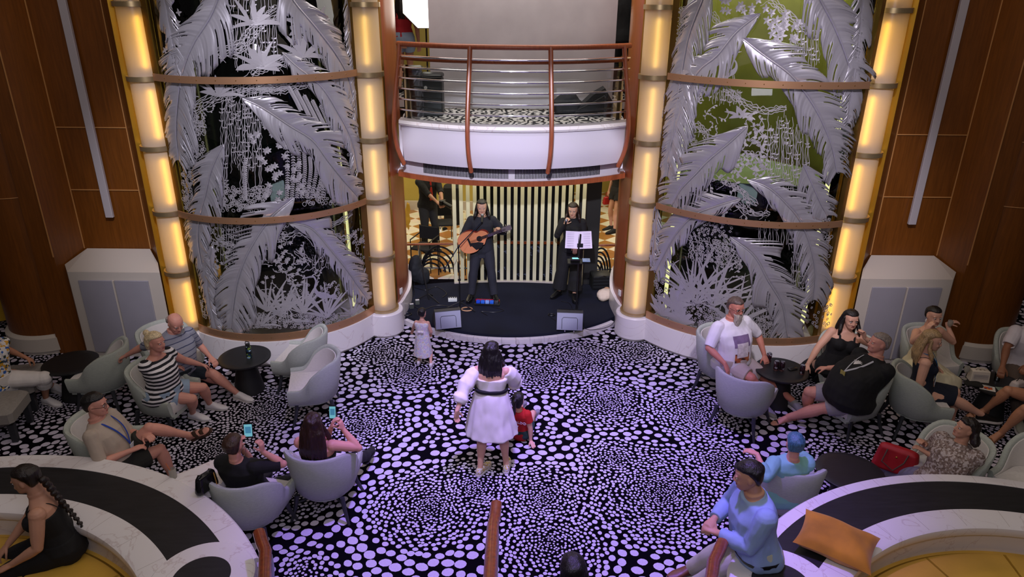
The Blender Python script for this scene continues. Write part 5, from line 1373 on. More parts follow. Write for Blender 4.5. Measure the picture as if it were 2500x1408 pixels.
# ---- girl in the red jersey
p = Person('girl in a red football jersey sitting on the carpet leaning back on her hands', (1270, 1052, .10), 1.15, 160, -14, hf=158, hp=2, LH=(1250, 1050, .03), RH=(1296, 1078, .04), LF=(1282, 950, .10), RF=(1305, 1010, .05), sex='k', skin_='fair', headk=1.15, vox=.006, limb=1.1, fdir=(160, 160), kp=(('w', 0, 0, 1), ('w', .3, .2, 1)), rhd=('w', .35, -.8, -.2), lhd=('w', -.3, -.8, -.2), ep=(('w', -.5, -.3, .1), ('w', .5, -.3, .1)), curl=(.05, .05))
p.top(C('red_jersey', '#b5160f'), .55, -.08, .318, .014, .004, name='jersey'); p.legs(C('teal_shorts', '#23403f'), .55, .014, name='shorts'); p.shoes(C('grey_trainer', '#8c8a8e')); p.hair(hairm('hair_black', '#120e0d'), 'tail', .13)
def textobj(txt, size, m, parent, loc, xdir, updir, name, ex=.0015):
    cu = bpy.data.curves.new(name, 'FONT'); cu.body = txt; cu.size = size; cu.align_x = 'CENTER'; cu.align_y = 'CENTER'; cu.extrude = ex
    o = bpy.data.objects.new(name, cu); TMP.collection.objects.link(o)
    me = evalmesh(o); bpy.data.objects.remove(o); me.name = name; me.materials.clear(); me.materials.append(m)
    o = bpy.data.objects.new(name, me); COL.objects.link(o); x = xdir.normalized(); z = x.cross(updir).normalized(); y = z.cross(x); M = Matrix((x, y, z)).transposed().to_4x4(); M.translation = loc
    o.matrix_world = M
    if parent: o.parent = parent
    return o
WT = mat('white_print', '#e8e4e4', .6)
bk = p.P-p.fc*.0+p.u*.0
textobj('RONALDO', .052, WT, p.root, p.P+p.u*.225*p.H-p.fc*(.066*p.H+.026)-p.o, -p.lc, p.u, 'printed_name'); textobj('7', .12, WT, p.root, p.P+p.u*.135*p.H-p.fc*(.064*p.H+.026)-p.o, -p.lc, p.u, 'printed_number')
# ---- guitarist
SZ = .13
p = Person('guitarist with long black hair in a dark suit playing an acoustic guitar on stage', ('w', *(Z(1178, 722, SZ)+V((0, .04, .88)))), 1.66, 2, 0, hf=4, hp=6, LF=(1207, 722, SZ+.07), RF=(1150, 720, SZ+.07), LH=('w', -.285, 11.0, 1.335), RH=('w', -.60, 10.98, 1.20), skin_='asian', ftz=SZ, fdir=(15, -12), kp=(vang(10), vang(-10)), curl=(.9, .55), ep=(('w', .8, .2, -.8), ('w', -1, .2, -.6)), lhd=('w', .3, -.3, .6), rhd=('w', .7, -.1, -.3), limb=1.05)
GP = p; p.top(C('charcoal_suit', '#22242d'), 2.0, -.10, .318, .020, .004, name='suit_jacket'); p.legs(C('charcoal_suit', '#22242d'), 2.0, .014); p.shoes(C('black_leather_shoe', '#0c0c0d', rough=.25), sole=BLACK); p.hair(hairm('hair_black', '#120e0d'), 'long', .18, vol=1.1)
q = MB(); q.rings([[c+(p.fc*.034) for c in r] for r in p.trings(.13, .31, .012, k=.36)]); q.v = [(x-p.o.x, y-p.o.y, z-p.o.z) for x, y, z in q.v]; q.build('shirt_front', C('blue_shirt', '#37506e'), p.root)
# ---- singer
p = Person('female singer in a long black outfit holding a microphone on stage', ('w', *(Z(1391, 718, SZ)+V((0, .03, .85)))), 1.60, -6, 0, hf=-12, hp=12, LF=(1402, 722, SZ+.07), RF=(1364, 712, SZ+.07), RH=('w', .86, 11.12, 1.44), LH=('w', 1.04, 11.02, 1.10), sex='f', skin_='asian', ftz=SZ, fdir=(0, -40), kp=(vang(0), vang(-10)), curl=(.2, 1.0), rhd=('w', .25, -.3, .75), lhd=('w', -.1, -.3, -.7), hn=(None, (.6, .3, .3)), limb=1.08, bulk=1.1)
SP = p; m = C('black_knit_dress', '#0e0e12'); p.top(m, 2.0, -.04, .325, .014, .004, name='top', collar=m)
p.legs(m, 1.85, .02, name='wide_trousers', wide=.05); p.shoes(C('black_heel', '#0c0c0e', rough=.4), 'shoe', .003, sole=BLACK); p.hair(hairm('hair_darkbrown2', '#241410'), 'long', .18, vol=1.1); p.brows(MATS['hair_darkbrown2'])
# ---- photographer behind the stage
p = Person('photographer in black shirt and red tie standing in the hall behind the stage', ('w', *(Z(1048, 604, 0)+V((0, .0, .93)))), 1.80, 35, 4, hf=40, hp=25, LH=('y', 1082, 497, 13.5), RH=('y', 1066, 492, 13.5), LF=(1062, 600, .09), RF=(1036, 606, .09), skin_='mid', kp=(vang(30), vang(30)), ep=(('w', .8, 0, -.8), ('w', -.8, 0, -.8)))
p.top(C('black_shirt', '#101114'), 1.25, -.06, .318, .018); p.legs(C('black_trousers', '#141416'), 2.0, .014); p.shoes(C('black_shoe', '#141414'), sole=BLACK); p.hair(hairm('hair_dark', '#1a1310')); FP = p
q = MB(); a = p.P+p.u*.30*p.H+p.fc*.068*p.H; b = p.P+p.u*.08*p.H+p.fc*(.080*p.H+.03)
q.tube([a-p.o, a.lerp(b, .12)-p.o, b-p.o], [(.018, .008), (.02, .008), (.042, .008)], 8, upv=tuple(p.fc)); q.build('red_tie', C('red_tie', '#b02a1c'), p.root)
# ---- passer-by with red bag
p = Person('person in black top with bare legs in the hall, right behind the stage edge', ('w', *(Z(1503, 560, 0)+V((0, 0, .88)))), 1.68, -60, 2, skin_='mid', sex='f', LF=(1500, 562, .08), RF=(1492, 552, .08), kp=(vang(-60), vang(-60)))
p.top(C('black_tee', '#0c0c0e'), .9, -.05, .318); p.legs(C('black_trousers', '#141416'), .5, .02, name='shorts'); p.hair(hairm('hair_dark', '#1a1310'), 'bob', .08); p.shoes(C('black_shoe', '#141414'), sole=BLACK)
RB = p.wr[1].copy()
# ---- balcony people
p = Person('woman in red top and denim shorts on the balcony behind the left post', ('w', *(Y(986, 100, 12.8))), 1.66, 175, 2, sex='f', skin_='mid', ftz=3.285, hf=170, LF=('w', -2.0, 12.8, 3.36), RF=('w', -1.84, 12.8, 3.36), kp=(vang(175), vang(175)))
p.P.z = 3.285+.88
p.top(C('red_top', '#a8222a'), .0, .02, .22, .012, name='crop_top'); p.legs(C('pale_denim', '#8fa3b8'), .42, .014, name='shorts'); p.hair(hairm('hair_darkbrown', '#1d120d'), 'long', .28); p.shoes(C('black_shoe', '#141414'), sole=BLACK); p.strap(MATS['red_top'], .01, t=.2)
p = Person('man dressed all in black standing on the balcony behind the right post', ('w', 1.87, 12.75, 3.285+.95), 1.86, -170, 2, ftz=3.285, skin_='brown', kp=(vang(-170), vang(-170)))
p.top(C('black_hoodie', '#09090b'), 2.0, -.06, .32, .03); p.legs(C('black_trousers', '#141416'), 2.0, .02); p.hair(hairm('hair_black', '#120e0d'), vol=1.3); p.shoes(C('black_shoe', '#141414'), sole=BLACK)
# ---- bearded man
p = Person('bearded man in glasses, white printed T-shirt and khaki shorts, beside the right glass panel', (1776, 878, .52), 1.84, 22, -2, hf=22, hp=8, RH=(1770, 888, .66), LH=(1866, 866, .60), RF=(1862, 985, .07), LF=('w', 3.75, 7.75, .07), skin_='red', belly=1.1, bulk=1.15, limb=1.12, ep=(('w', 1, .4, -.8), ('w', -1, .1, -.2)), kp=(('w', .5, -.6, 1), ('w', .1, -.9, 1)), rhd=('w', .35, -.35, -.8), curl=(.3, .3))
BM = p; p.top(C('white_tee', '#dedae0'), .95, -.08, .318, .018); p.legs(C('khaki_shorts', '#b3a69c'), .9, .022, name='shorts'); p.shoes(C('grey_trainer', '#8c8a8e')); p.hair(hairm('hair_greybrown', '#5d4c44'), 'short', vol=.35); p.glasses(BLACK); p.brows(MATS['hair_greybrown'])
q = MB(); q.rings([[p.hd(x*w_, y0+dy, z) for x, dy in ((-1, -.10), (-.7, .04), (0, .08), (.7, .04), (1, -.10), (.8, -.16), (0, -.14), (-.8, -.16))] for z, w_, y0 in ((.30, .30, .34), (.20, .28, .40), (.05, .25, .42), (-.15, .22, .40), (-.35, .17, .38), (-.55, .11, .36), (-.68, .04, .34))])
q.ell(p.hd(0, .42, .285), (.13*p.hh, .04*p.hh, .03*p.hh), 10); remesh(q, 'beard', hairm('beard_grey', '#b5aa9c'), p.root, .006, 2, .004, (40, 40, 8), origin=p.o)
# ---- dark haired woman in black dress
p = Person('dark haired woman in a long black dress leaning her cheek on her hand', (2035, 895, .48), 1.66, -8, -6, side=10, hf=-2, hp=6, RH=(1966, 898, .52), LH=(2110, 823, 1.02), LF=(1990, 905, .07), RF=(1960, 892, .07), sex='f', skin_='fair', bulk=1.2, limb=1.15, ep=(('w', 1, -.3, -.6), ('w', -.8, -.2, -.1)), lhd=('w', -.3, -.1, .8), curl=(.6, .5), kp=(('w', -.8, -.5, 1), ('w', -.9, -.4, 1)))
m = C('black_dress', '#0c0b0e'); mb = MB(); seat_skirt(p, m, 1.8, .02, flare=.06, join=mb); mb.rings(p.trings(.05, .245, .014)); 
for sg in (1, -1): mb.ell(p.P+p.u*.205*p.H+p.lc*sg*.042*p.H+p.fc*.048*p.H*p.bulk, [.038*p.H*p.bulk+.012]*3)
remesh(mb, 'dress', m, p.root, .009, 3, .008, origin=p.o); p.strap(m, .014); p.hair(hairm('hair_dark', '#1a1310'), 'long', .20, vol=1.15); p.brows(MATS['hair_dark']); p.shoes(C('black_shoe', '#141414'), sole=BLACK)
# ---- big man
p = Person('big man in black T-shirt and grey shorts, one hand on his belly', (2086, 974, .50), 1.80, -72, -18, hf=-95, hp=-4, LH=(2092, 905, .88), RH=(2020, 898, .62), LF=(1922, 1018, .07), RF=(1968, 1008, .07), skin_='pink', belly=2.2, bulk=1.22, limb=1.2, ep=(('w', .8, -.5, -.9), ('w', -.2, .6, -1)), curl=(.6, .4), lhd=('w', -.8, -.5, .3), fdir=(-70, -75))
BIGM = p; p.top(C('black_tee', '#0c0c0e'), .98, -.05, .318, .02); p.legs(C('grey_shorts', '#9a949c'), .85, .012, name='shorts'); p.shoes(C('dark_flip_flop', '#221a1c'), 'flipflop', name='flip_flop'); p.hair(hairm('hair_grey', '#8b8078'), 'short', vol=.3)
p.lanyard(C('silver_black_ribbon', '#b8b8c0'), .16, mat('badge_gold_card', '#a59a4a', .4))
# ---- blonde woman in navy
p = Person('blonde woman in a navy sleeveless dress with blue lanyard, legs crossed', (2246, 956, .50), 1.70, 66, -6, hf=62, hp=10, RH=(2268, 922, .70), LH=(2290, 900, .62), RF=(2398, 1012, .26), LF=(2322, 1030, .07), sex='f', skin_='fair', bulk=1.05, limb=1.1, ep=(('w', -.3, .6, -1), ('w', -.6, -.5, -.8)), fdir=(('w', .9, -.3, -.25), 80), kp=(('w', .4, 0, 1), ('w', .5, 0, 1)), rhd=('w', .6, -.1, -.7))
m = C('navy_dress', '#101628'); mb = MB(); seat_skirt(p, m, 1.0, .018, join=mb); mb.rings(p.trings(.05, .262, .012))
for sg in (1, -1): mb.ell(p.P+p.u*.205*p.H+p.lc*sg*.042*p.H+p.fc*.048*p.H, [.038*p.H+.012]*3)
remesh(mb, 'dress', m, p.root, .008, 3, .005, origin=p.o); p.strap(m, .014); p.hair(hairm('hair_blonde', '#a88a62'), 'long', .24, vol=1.1); p.shoes(C('black_heel', '#0c0c0e'), 'shoe', .004, 'slingback_shoe'); p.lanyard(C('bright_blue_ribbon', '#3a7fb5'), .25, mat('badge_card', '#d8d8dc', .4)); p.brows(MATS['hair_darkbrown'])
# ---- woman in white strapless dress
p = Person('woman with slicked back hair in a white strapless dress raising one hand', (2245, 888, .50), 1.70, 8, 0, hf=4, hp=4, LH=(2312, 790, .98), RH=('w', 5.06, 7.80, 1.16), LF=('w', 5.35, 7.75, .07), RF=('w', 5.2, 7.75, .07), sex='f', skin_='fair', limb=1.0, ep=(('w', 1, 0, -.8), ('w', -.8, -.3, -1)), curl=(.5, .3), lhd=('w', .7, -.2, .4), rhd=('w', .3, 0, 1))
WD = p; m = C('ivory_satin', '#d9cfae', rough=.5); mb = MB(); seat_skirt(p, m, 1.9, .03, flare=.16, join=mb); mb.rings(p.trings(.04, .225, .014))
for sg in (1, -1): mb.ell(p.P+p.u*.200*p.H+p.lc*sg*.042*p.H+p.fc*.048*p.H, [.038*p.H+.012]*3)
remesh(mb, 'dress', m, p.root, .009, 3, .012, origin=p.o); p.strap(m, .005); p.hair(hairm('hair_black', '#120e0d'), 'short', vol=.4); p.shoes(C('white_shoe', '#e4dcda'))
for sg in (1, -1): MB().ell(p.hd(sg*.36, -.02, .20)-p.o, (.009, .009, .026), 8).build('drop_earring', mat('pearl', '#e8e0d8', .2), p.root)
# ---- man in white shirt
p = Person('man in a white short sleeve shirt with blue lanyard, cut by the right edge', (2494, 892, .52), 1.80, -20, 8, hf=-30, hp=16, RH=(2440, 915, .62), LH=(2476, 935, .60), LF=('w', 6.5, 7.3, .07), RF=('w', 6.2, 7.3, .07), skin_='brown', limb=1.1, bulk=1.1, ep=(('w', 1, .2, -.8), ('w', -1, .2, -.6)))
p.top(C('white_shirt', '#d5cdd0'), .8, -.05, .318, .02, .008, collar=C('white_shirt', '#d5cdd0')); p.legs(C('taupe_trousers', '#5c4d42'), 2.0, .016); p.hair(hairm('hair_black', '#120e0d')); p.lanyard(C('bright_blue_ribbon', '#3a7fb5'), .3); p.shoes(C('beige_trainer', '#9c9a8a'))
# ---- legs at the right edge
p = Person('woman in tan strappy heels sitting cut by the right edge, legs crossed', (2560, 985, .50), 1.68, -75, -4, LF=(2445, 1055, .13), RF=(2405, 1000, .22), sex='f', skin_='tan', limb=1.1, fdir=(('w', -.85, -.3, -.35), ('w', -.9, -.1, -.3)))
seat_skirt(p, C('dark_skirt', '#2a2226'), .6); p.top(C('dark_blouse', '#2a2226'), .9); p.shoes(C('tan_heel', '#a06a44'), 'flipflop', name='heeled_sandal'); p.hair(hairm('hair_dark', '#1a1310'), 'bob', .1)
# ---- patterned scarf woman
p = Person('woman in a brown and white patterned cardigan with folded arms and dark curly hair', (2298, 1185, .43), 1.56, -62, -14, hf=-98, hp=-10, LH=(2262, 1105, .74), RH=(2255, 1080, .78), LF=('w', 4.05, 6.4, .07), RF=('w', 4.1, 6.6, .07), sex='f', skin_='mid', bulk=1.3, belly=.6, limb=1.15, ep=(('w', .5, -.6, -.9), ('w', -.2, .6, -1)))
m = blotch('knit_pattern', ['#7a675e', '#b8aca8', '#6a5850', '#a89c98', '#8a7870'], 60); p.top(m, 1.75, -.06, .318, .024, .008, name='cardigan'); p.legs(C('grey_lilac_trousers', '#7c7890'), 1.9, .02); p.hair(hairm('hair_darkbrown', '#1d120d'), 'bob', .02, vol=1.5, disp=.012); p.shoes(C('black_shoe', '#141414'), sole=BLACK)
q = MB(); q.rings([[c+p.fc*.02 for c in r] for r in p.trings(.10, .30, .014, k=.45)]); q.v = [(x-p.o.x, y-p.o.y, z-p.o.z) for x, y, z in q.v]; q.build('blouse_front', C('pale_blouse', '#b8b8cc'), p.root)
# ---- blue hair
p = Person('person with short blue hair in a turquoise top, one arm stretched out', (1908, 1205, .45), 1.54, 178, -10, hf=172, hp=4, LH=(1848, 1108, .98), RH=('w', 3.0, 6.2, .60), LF=('w', 2.5, 6.6, .07), RF=('w', 2.8, 6.6, .07), sex='f', skin_='pink', bulk=1.15, limb=1.05, ep=(('w', -.2, -.9, -.3), None), lhd=('w', -.8, .5, .1))
p.top(C('turquoise_top', '#7fb5b5'), 1.6, -.06, .318, .018); p.legs(C('black_trousers', '#141416')); p.shoes(C('black_shoe', '#141414'), sole=BLACK); p.hair(hairm('hair_blue', '#3f6c80'), 'short', vol=1.35)
# ---- blue shirt man
p = Person('man in light blue shirt and cream trousers perched on the marble end', (1852, 1338, .80), 1.78, -84, 12, hf=-108, hp=16, LH=(1752, 1300, .98), RH=(1742, 1268, 1.0), LF=(1690, 1430, .10), RF=(1690, 1385, .10), skin_='mid', bulk=1.1, belly=.5, limb=1.08, ep=(('w', .5, -.7, -.9), ('w', 0, .7, -1)), fdir=(-95, -75), kp=(('w', -1, -.1, .3), ('w', -1, .1, .3)), curl=(.7, .6))
p.top(C('sky_blue_shirt', '#8fa8cc'), 1.9, -.04, .318, .022, .010, collar=C('sky_blue_shirt', '#8fa8cc')); p.legs(C('cream_trousers', '#bdbfa6'), 2.0, .018); p.shoes(C('brown_leather_shoe', '#6a3c2a', rough=.4)); p.hair(hairm('hair_black', '#120e0d'), 'short', vol=.9)
q = MB(); q.rings(p.trings(-.005, .018, .030)); q.v = [(x-p.o.x, y-p.o.y, z-p.o.z) for x, y, z in q.v]; q.build('belt', C('black_leather', '#141210', rough=.4), p.root)
# ---- head at the bottom edge
p = Person('person with black hair in a pale top walking in at the bottom edge', ('w', *(Z(1405, 1385, 1.24)-V((0, 0, .72-.05)))), 1.30, 190, 6, hf=185, hp=10, sex='k', skin_='fair', headk=1.35, kp=(vang(190), vang(190)))
p.top(C('pale_pink_top', '#d8c0cc'), .9, -.06, .318, .015); p.legs(C('pale_shorts', '#b8a8b0'), 1.0, .015, name='shorts'); p.hair(hairm('hair_black', '#120e0d'), 'bob', .03, vol=1.1); p.shoes(C('white_shoe', '#e4dcda'))

p = Person('person in a grey green top and olive trousers standing behind the right wood pier', ('w', 7.98, 10.9, .92), 1.76, -100, 0, skin_='tan', kp=(vang(-100), vang(-100)))
p.top(C('grey_green_top', '#7d8f86'), 1.9, -.05, .317, .02); p.legs(C('olive_trousers', '#4c4a22'), 2.0, .02); p.hair(hairm('hair_dark', '#1a1310')); p.shoes(C('black_shoe', '#141414'), sole=BLACK)
# ================================================================ STAGE SET AND SMALL THINGS
def T(name, p, rz, label, cat, group=None): return empty(name, p, math.radians(rz), label, cat, group)
SLC = mat('cream_slat', '#d6d2ae', .6)
ss = T('slat_screen', (0, 11.8, .13), 0, 'screen of vertical cream slats curving along the back of the stage', 'screen')
for i in range(20):
    x = -1.0+i*.1165; a = math.asin((x)/5.66); cy = 6.19+5.60*math.cos(a)
    MB().box((x, cy-11.8, 1.125), (.062, .05, 2.25), rz=-a).build('slat', SLC, ss, smooth=False)
f = arc(0, 6.19, 5.63, PI/2-.20, PI/2+.185, 20); b = arc(0, 6.19, 5.57, PI/2-.20, PI/2+.185, 20)
off(MB().prism([(x, y) for x, y in f]+[(x, y) for x, y in b[::-1]], .13, .155), (0, 11.8, .13)).build('base_strip', CREAM, ss)
DKP = mat('black_green_panel', '#0f1613', .35)
bp = T('backdrop_panel', (.2, 12.15, .0), 0, 'dark backing panel standing behind the slat screen', 'panel')
MB().box((.0, 0, 1.6), (1.75, .05, 1.7)).build('panel', DKP, bp)
q = MB()
for i in range(60):
    x = rnd.uniform(-.85, .85); z = rnd.uniform(.12, .72); a = rnd.uniform(-.6, .6); q.box((x, -.0, z), (.05, .015, .012), ry=a)
    q.box((x+.02, 0, z-.03), (.04, .012, .01), ry=a+.9)
q.build('leaf_fretwork', mat('slate_blue_fretwork', '#5a6280', .5), bp, smooth=False)
MB().box((0, .06, .40), (1.75, .02, .8)).build('lower_panel', mat('midnight_panel', '#0b0c18', .5), bp)
MB().box((0, -.02, .76), (1.75, .06, .05)).build('rail', RAIL, bp)
tag(MB().box((1.33, 12.0, 1.20), (.42, .03, 2.38)).build('upright_panel', mat('charcoal_panel', '#1c1c1b', .7)), 'plain black upright panel at the right end of the slat screen', 'panel')
# ironwork balustrade
for nm, x0, x1, y, lb in (('iron_balustrade', -2.0, -.75, 12.35, 'black scrolled iron balustrade with wooden handrail behind the left of the stage'), ('iron_balustrade', 1.15, 2.0, 12.35, 'black scrolled iron balustrade with wooden handrail behind the singer')):
    e = T(nm, ((x0+x1)/2, y, .02), 0, lb, 'balustrade', 'stage balustrades'); w = (x1-x0)/2
    MB().tube([(-w, 0, .60), (w, 0, .63)], [(.035, .022)]*2, 10, upv=(0, 0, 1)).build('handrail', RAIL, e)
    q = MB()
    for k in range(5): q.tube([(-w+.3+(w*1.6-.3)*(1-math.cos(t*PI/16))*.5*(1-.12*k), 0, .06+.5*(1-.16*k)*math.sin(t*PI/16)) for t in range(17)], .018, 6)
    for t in (.1, .5, .9): q.tube([(-w+2*w*t, 0, 0), (-w+2*w*t, 0, .6)], .012, 6)
    q.tube([(-w+.3, 0, .14), (w, 0, .14)], .014, 6); q.tube([(-w+.3, 0, .30), (-w+.5, 0, .30), (-w+.5, 0, .14)], .014, 6); q.build('scrollwork', IRON, e)
    MB().tube([(-w+.28, -.02, 0), (-w+.28, -.02, .6)], .022, 10).build('steel_post', CHROME, e)
# monitors
def monitor(u, v, rz, lb):
    p = Z(u, v, .13); e = T('stage_monitor', p, rz, lb, 'speaker', 'stage monitors')
    # wedge: grille faces the back and up, plain back panel towards the audience
    w, d, h = .40, .34, .30
    prof = [(-d/2-.02, .03), (-d/2+.05, h), (-d/2+.12, h+.01), (d/2, .10), (d/2, .03)]
    MB().rings([[V((x, y, z)) for y, z in prof] for x in (-w/2, -w/2+.012, w/2-.012, w/2)]).build('cabinet', mat('dark_grey_cabinet', '#26262c', .5), e, ang=30)
    n = V((0, -h+.03, -.07)).normalized(); fc_ = [(-w/2+.004, .035), (w/2-.004, .035), (w/2-.004, h-.01), (-w/2+.004, h-.01)]
    def fy(z, o): return -d/2-.02+.07*(z-.03)/(h-.03)-o
    MB().rings([[V((x, fy(z, -.005), z)) for x, z in fc_], [V((x, fy(z, .008), z)) for x, z in fc_]]).build('back_panel', mat('lavender_grey_plastic', '#8e90a4', .45), e, smooth=False)
    pts = [(-.12, .05), (-.12, .20), (-.10, .225), (.10, .225), (.12, .20), (.12, .05)]
    MB().tube([V((x, fy(z, .010), z)) for x, z in pts], .0035, 6).build('moulded_groove', BLACK, e)
    MB().rings([[V((x, y, z)) for y, z in ((d/2+.004, .11), (-d/2+.13, h+.013), (-d/2+.13, h+.017), (d/2+.012, .112))] for x in (-w/2+.02, w/2-.02)]).build('grille', BLACKM, e)
    for sx in (-.07, .07): MB().box((sx, -d/2-.01, .015), (.012, .03, .03)).build('foot', CHROME, e)
monitor(1091, 793, 14, 'wedge stage monitor on the stage front, nearer the toddler'); monitor(1390, 797, -4, 'wedge stage monitor on the stage front, below the singer')
# mic stand left: tripod, boom, mic
p = Z(1123, 752, .13); e = T('microphone_stand', p, 0, 'boom microphone stand in front of the guitarist', 'microphone stand', 'microphone stands')
MB().tube([(0, 0, .02), (0, 0, 1.08)], .011, 10).build('pole', BLACK, e)
for a in (200, 330, 80): MB().tube([(0, 0, .12), (.30*math.cos(math.radians(a)), .30*math.sin(math.radians(a)), .01)], .008, 8).build('leg', BLACK, e)
mic = GP.hd(.0, .72, .12)-p; end = V((-.24, -.18, .72))
MB().tube([end, V((0, 0, 1.08)), mic+V((0, -.10, -.07))], .008, 8).build('boom', mat('blue_black_metal', '#1a2440', .3, .6), e)
MB().ell((0, 0, 1.08), (.022, .022, .026), 10).build('clutch', BLACK, e)
m_ = T('microphone', p+mic, 0, 'microphone at the mouth of the guitarist', 'microphone', 'microphones')
MB().tube([(0, 0, 0), (.0, -.12, -.075)], [.019, .013], 12).build('handle', BLACK, m_); MB().ell((0, .01, .006), (.027, .027, .027), 12).build('grille', mat('mic_mesh', '#a9aab4', .35, .8), m_)
# singer's mic
a = SP.wr[1]+V((.01, -.05, .05)); m_ = T('microphone', a, 0, 'silver headed microphone in the hand of the singer', 'microphone', 'microphones')
MB().tube([(0, 0, 0), (-.02, .0, -.13)], [.018, .012], 12).build('handle', BLACK, m_); MB().ell((.004, 0, .02), (.029, .029, .034), 12).build('grille', mat('mic_mesh', '#a9aab4', .35, .8), m_)
# music stand with tablet shelf, singer
p = Z(1406, 768, .13); e = T('music_stand', p, 0, 'black stand holding sheet music and a small mixer in front of the singer', 'music stand')
MB().lathe([(.09, 0), (.09, .02), (.02, .03)], n=24).build('base', BLACK, e); MB().tube([(0, 0, .02), (.0, 0, 1.22)], .013, 10).build('pole', BLACK, e)
MB().box((0, 0, .92), (.34, .14, .012), rx=.2).build('shelf', BLACK, e)
MB().tube([(0, -.02, 1.0), (.01, -.03, 1.38)], .014, 8).build('holder', BLACK, e); MB().box((.01, -.04, 1.2), (.09, .02, .06)).build('clamp', BLACK, e)
o_ = T('sheet_music', p+V((-.0, .02, 1.22)), 0, 'open white sheet music on the stand before the singer', 'sheet music')
for sx in (-1, 1): MB().box((sx*.105-.01, 0, .05), (.20, .004, .27), rx=math.radians(-28), rz=sx*.12).build('page', mat('white_paper', '#d8cce0', .6), o_)
q = MB()
for sx in (-1, 1):
    for k in range(9): q.box((sx*.105-.01, -.004-.0+.013*(4-k)*.47*-1*-1, .05+.024*(4-k)), (.15, .002, .003))
q.v = [(x, .53*(z-.05)-.006, z) for x, y, z in q.v]; q.build('printed_lines', mat('print_grey', '#8a80a0', .8), o_, smooth=False)
o_ = T('small_mixer', p+V((-.05, -.01, .945)), 0, 'small mixer with a lit cyan screen on the stand shelf', 'mixer')
MB().box((0, 0, .015), (.15, .09, .03), bev=.004).build('body', BLACK, o_); MB().box((0, 0, .032), (.10, .05, .004)).build('screen', mat('cyan_screen', (0, 0, 0), emit=(.25, .8, .9), es=1.6), o_)
o_ = T('tablet', p+V((.12, -.01, .94)), 0, 'pale tablet lying at the right of the stand shelf', 'tablet'); MB().box((0, 0, .008), (.12, .10, .012), rx=.2, bev=.003).build('body', mat('tablet_grey', '#7f93ad', .3), o_)
# guitar
def guitar():
    c = GP.P+GP.fc*.21+V((-.09, 0, .20)); e = T('acoustic_guitar', c, 0, 'natural spruce cutaway acoustic guitar with a black pickguard, held by the guitarist', 'guitar')
    ax = V((.90, -.06, .38)).normalized(); nr = V((.05, -1, .12)); nr = (nr-ax*nr.dot(ax)).normalized(); uy = nr.cross(ax).normalized()
    if uy.z < 0: uy = -uy
    def G(x, y, z=0): return ax*x+uy*y+nr*z
    n = 56; out = []
    for j in range(n):
        t = 2*PI*j/n; x = -.04+.265*math.cos(t)
        wv = .180+.040*(-math.cos(t))-.050*math.exp(-((x-.05)/.06)**2)
        y = wv*math.copysign(abs(math.sin(t))**.75, math.sin(t))
        if x > .10 and y < 0: y *= max(.35, 1-(x-.10)/.11)
        out.append((x, y))
    MB().rings([[G(x, y, -.045) for x, y in out], [G(x, y, .045) for x, y in out]]).build('body_sides', mat('mahogany_side', '#7a2418', .3, coat=.4), e, ang=50)
    MB().rings([[G(x*.985, y*.985, .044) for x, y in out], [G(x*.985, y*.985, .049) for x, y in out]]).build('soundboard', mat('spruce_top', '#d88a5c', .3, coat=.4, noise_s=3, noise_a=.08), e, ang=50)
    MB().rings([[G(.06+.048*math.cos(a), .048*math.sin(a), .049) for a in [2*PI*k/24 for k in range(24)]], [G(.06+.048*math.cos(a), .048*math.sin(a), .0505) for a in [2*PI*k/24 for k in range(24)]]]).build('sound_hole', BLACKM, e)
    pg = [(-.10, -.02), (.03, -.045), (.10, -.09), (.04, -.15), (-.06, -.16), (-.10, -.08)]
    MB().rings([[G(x, y, .049) for x, y in pg], [G(x, y, .051) for x, y in pg]]).build('pickguard', BLACK, e)
    MB().rings([[G(x, y, z) for y, z in ((-.024, .04), (.024, .04), (.024, .062), (-.024, .062))] for x in (.10, .46)]).build('neck', mat('dark_fretboard', '#3a2620', .4), e, smooth=False)
    q = MB()
    for k in range(13):
        x = .46-.40*(1-.5**(k/9)); q.rings([[G(xx, y, z) for y, z in ((-.023, .062), (.023, .062), (.023, .0645), (-.023, .0645))] for xx in (x-.003, x+.003)])
    q.build('frets', CHROME, e, smooth=False)
    hd = MB().rings([[G(x, y, z) for y, z in ((-w, .03), (w, .03), (w, .05), (-w, .05))] for x, w in ((.45, .024), (.48, .036), (.60, .042), (.62, .03))]).build('headstock', mat('grey_headstock', '#6d6266', .4), e, smooth=False)
    for k in range(3):
        for sg in (-1, 1): MB().ell(G(.50+.04*k, sg*.055, .04), (.010, .010, .010), 8).build('tuning_peg', CHROME, hd)
    MB().rings([[G(x, y, z) for x, z in ((-.13, .049), (-.10, .049), (-.10, .058), (-.13, .058))] for y in (-.07, .07)]).build('bridge', BLACK, e)
    q = MB()
    for k in range(6): q.tube([G(-.11, -.018+.0072*k, .066), G(.52, -.014+.0056*k, .066)], .0009, 4)
    q.build('strings', CHROME, e)
    s0 = GP.sh[0]-c+V((-.03, -.05, .03)); 
    MB().tube([p_ for p_ in spline([GP.S-c-GP.fc*.09+GP.lc*.08, GP.sh[0]-c+V((-.055, .0, .055)), GP.S-c+GP.fc*.10+GP.lc*.085-V((0, 0, .06)), GP.P-c+GP.fc*.15+GP.u*.22+GP.lc*.07, G(.16, .06, .04)], 6)], [(.024, .003)]*25, 6, upv=(0, -1, 0)).build('strap', mat('strap_pale', '#9a94a0', .7, noise_s=30, noise_a=.3), e)
guitar()
